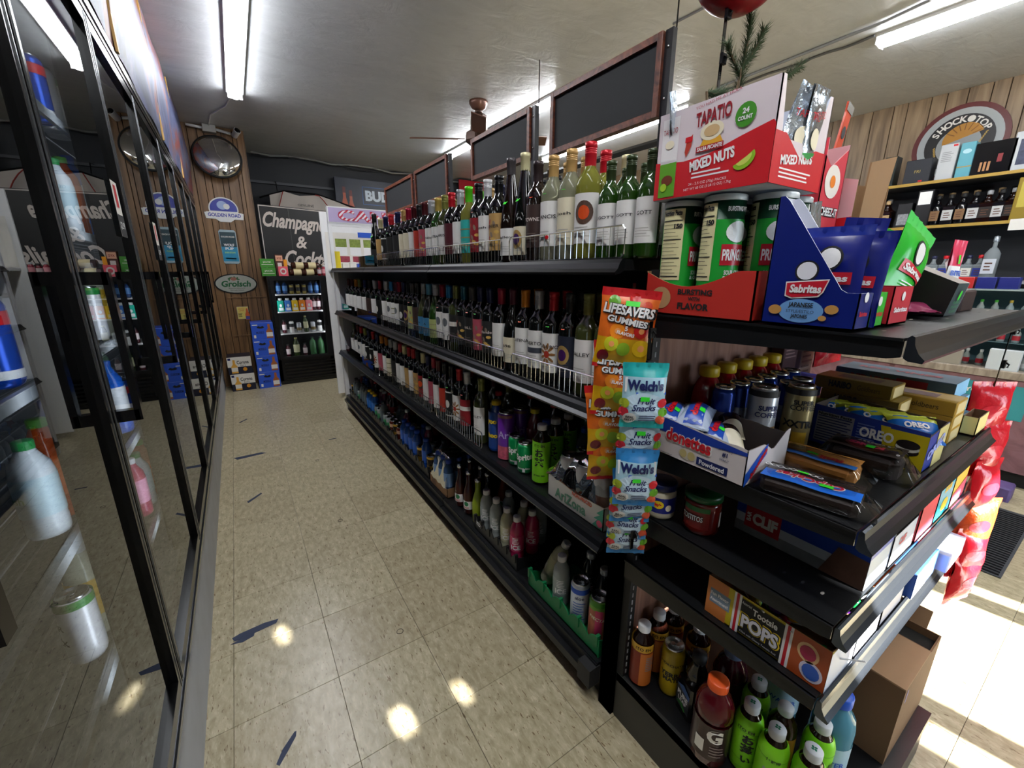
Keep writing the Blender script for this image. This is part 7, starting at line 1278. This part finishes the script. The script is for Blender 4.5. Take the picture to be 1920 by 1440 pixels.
p = on(1740, 712, 'X', 4.26); S = plane((4.262, p.y+.28, .44), (0, -1, 0), (0, 0, 1)); tag(MB().rect(S, 0, 0, .75, .22, M('#2a8a90', .4), .0).text(S, 'WE CARD BEFORE YOU BUY', .38, .16, .03, PAPER, .002, bold=.03, w=.55).text(S, 'UNDER 21', .38, .09, .05, WHT, .002, bold=.05, w=.4).build('counter_poster'), 'teal age check poster on the counter front', 'poster')
gc = thing('glass_display_case', 'glass display case of miniature bottles on the counter', 'display case', (4.32, -1.5, .75)); ghc = mat_glass('case_glass', (.93, .97, .97), 1.5)
MB().add([(0, 0, 0), (0, 1.75, 0), (0, 1.75, .5), (0, 0, .5)], [(0, 1, 2, 3)], ghc).build('front_pane', gc)
MB().box((.28, 0, 0), (.3, 1.75, .5), M('#5a7a80', .5)).build('back_pane', gc); MB().box((-.006, 0, .495), (.3, 1.75, .505), M('#8a9a9c', .3)).build('top_pane', gc)
for z in (.17, .33): MB().box((.01, .005, z-.004), (.275, 1.745, z-.0008), M('#70888c', .2)).build('glass_shelf', gc)
fr = MB()
for y in (0, .58, 1.16, 1.74): fr.box((-.006, y, 0), (.004, y+.01, .5), GREY)
fr.build('frame', gc)
MN = [Proto('miniature_bottle', 'bottle', MB().lathe([(0, .002), (.017, 0), (.018, .004), (.018, .06), (.008, .08), (.007, .1)], M(c_, .06), 12), [('label', MB().lathe([(.0185, .015), (.0185, .045)], M(l_, .5), 12, cap=False)), ('cap', MB().lathe([(.0085, .09), (.009, .105), (0, .107)], M(k_, .4), 10, cap=False))]) for c_, l_, k_ in (('#a8b0b0', '#e8e8e8', '#4ab038'), ('#8a4a18', '#e8d8b0', '#101010'), ('#b0b8b8', '#c83040', '#e8e8e8'), ('#a8b8c0', '#3060b0', '#d0b040'))]
mn = ['clear', 'amber', 'red labelled', 'blue labelled']; k = 0
for zi, z in enumerate((0.0, .17, .33)):
    for i in range(26):
        k = (i//2+zi) % 4; MN[k].spawn((4.38, -1.45+i*.065, .75+z), '%s miniature bottle in the glass case, %s tier, %s along' % (mn[k], ('bottom', 'middle', 'upper')[zi], nth(i+1)), 'miniatures in the glass case')
for i, (y, w_, h_, c_, lb) in enumerate(((-.86, .14, .13, '#b8c0c4', 'stack of white price slips against the glass case'), (-.60, .24, .1, '#8a8478', 'grey beige card box on the counter'), (-.30, .18, .12, '#7a7064', 'brown paper tray on the counter'))):
    tag(MB().bbox((4.265, y, .75), (4.315, y+w_, .75+h_), M(c_, .6), .003).build('counter_box'), lb, 'box')
for i, (y, c_, lb) in enumerate(((-.50, '#b02828', 'red lighter box on the rail above the glass case'), (-.60, '#1c2470', 'first navy lighter box beside the red one'), (-.70, '#1c2470', 'second navy lighter box beside the red one'))):
    tag(MB().bbox((4.36, y-.045, 1.256), (4.44, y+.045, 1.33), M(c_, .4), .003).build('lighter_box'), lb, 'box')
# floor mat and little floor item
mt = thing('floor_mat', 'black ribbed rubber mat on the floor before the counter', 'mat', (2.95, -1.14, .002)); RBm = M('#1c1d20', .7)
MB().box((0, 0, 0), (.88, .28, .004), M('#3c3e42', .8)).build('mat_base', mt)
for k in range(30): MB().box((.012+k*.028, .01, .004), (.026+k*.028, .27, .012), RBm).build('rib', mt)
tag(MB().bbox((3.96, -1.02, 0), (4.10, -.84, .09), M('#5a4a7a', .5, var=.5, vscale=20), .01).build('floor_parcel'), 'small purple parcel on the floor against the counter', 'parcel')
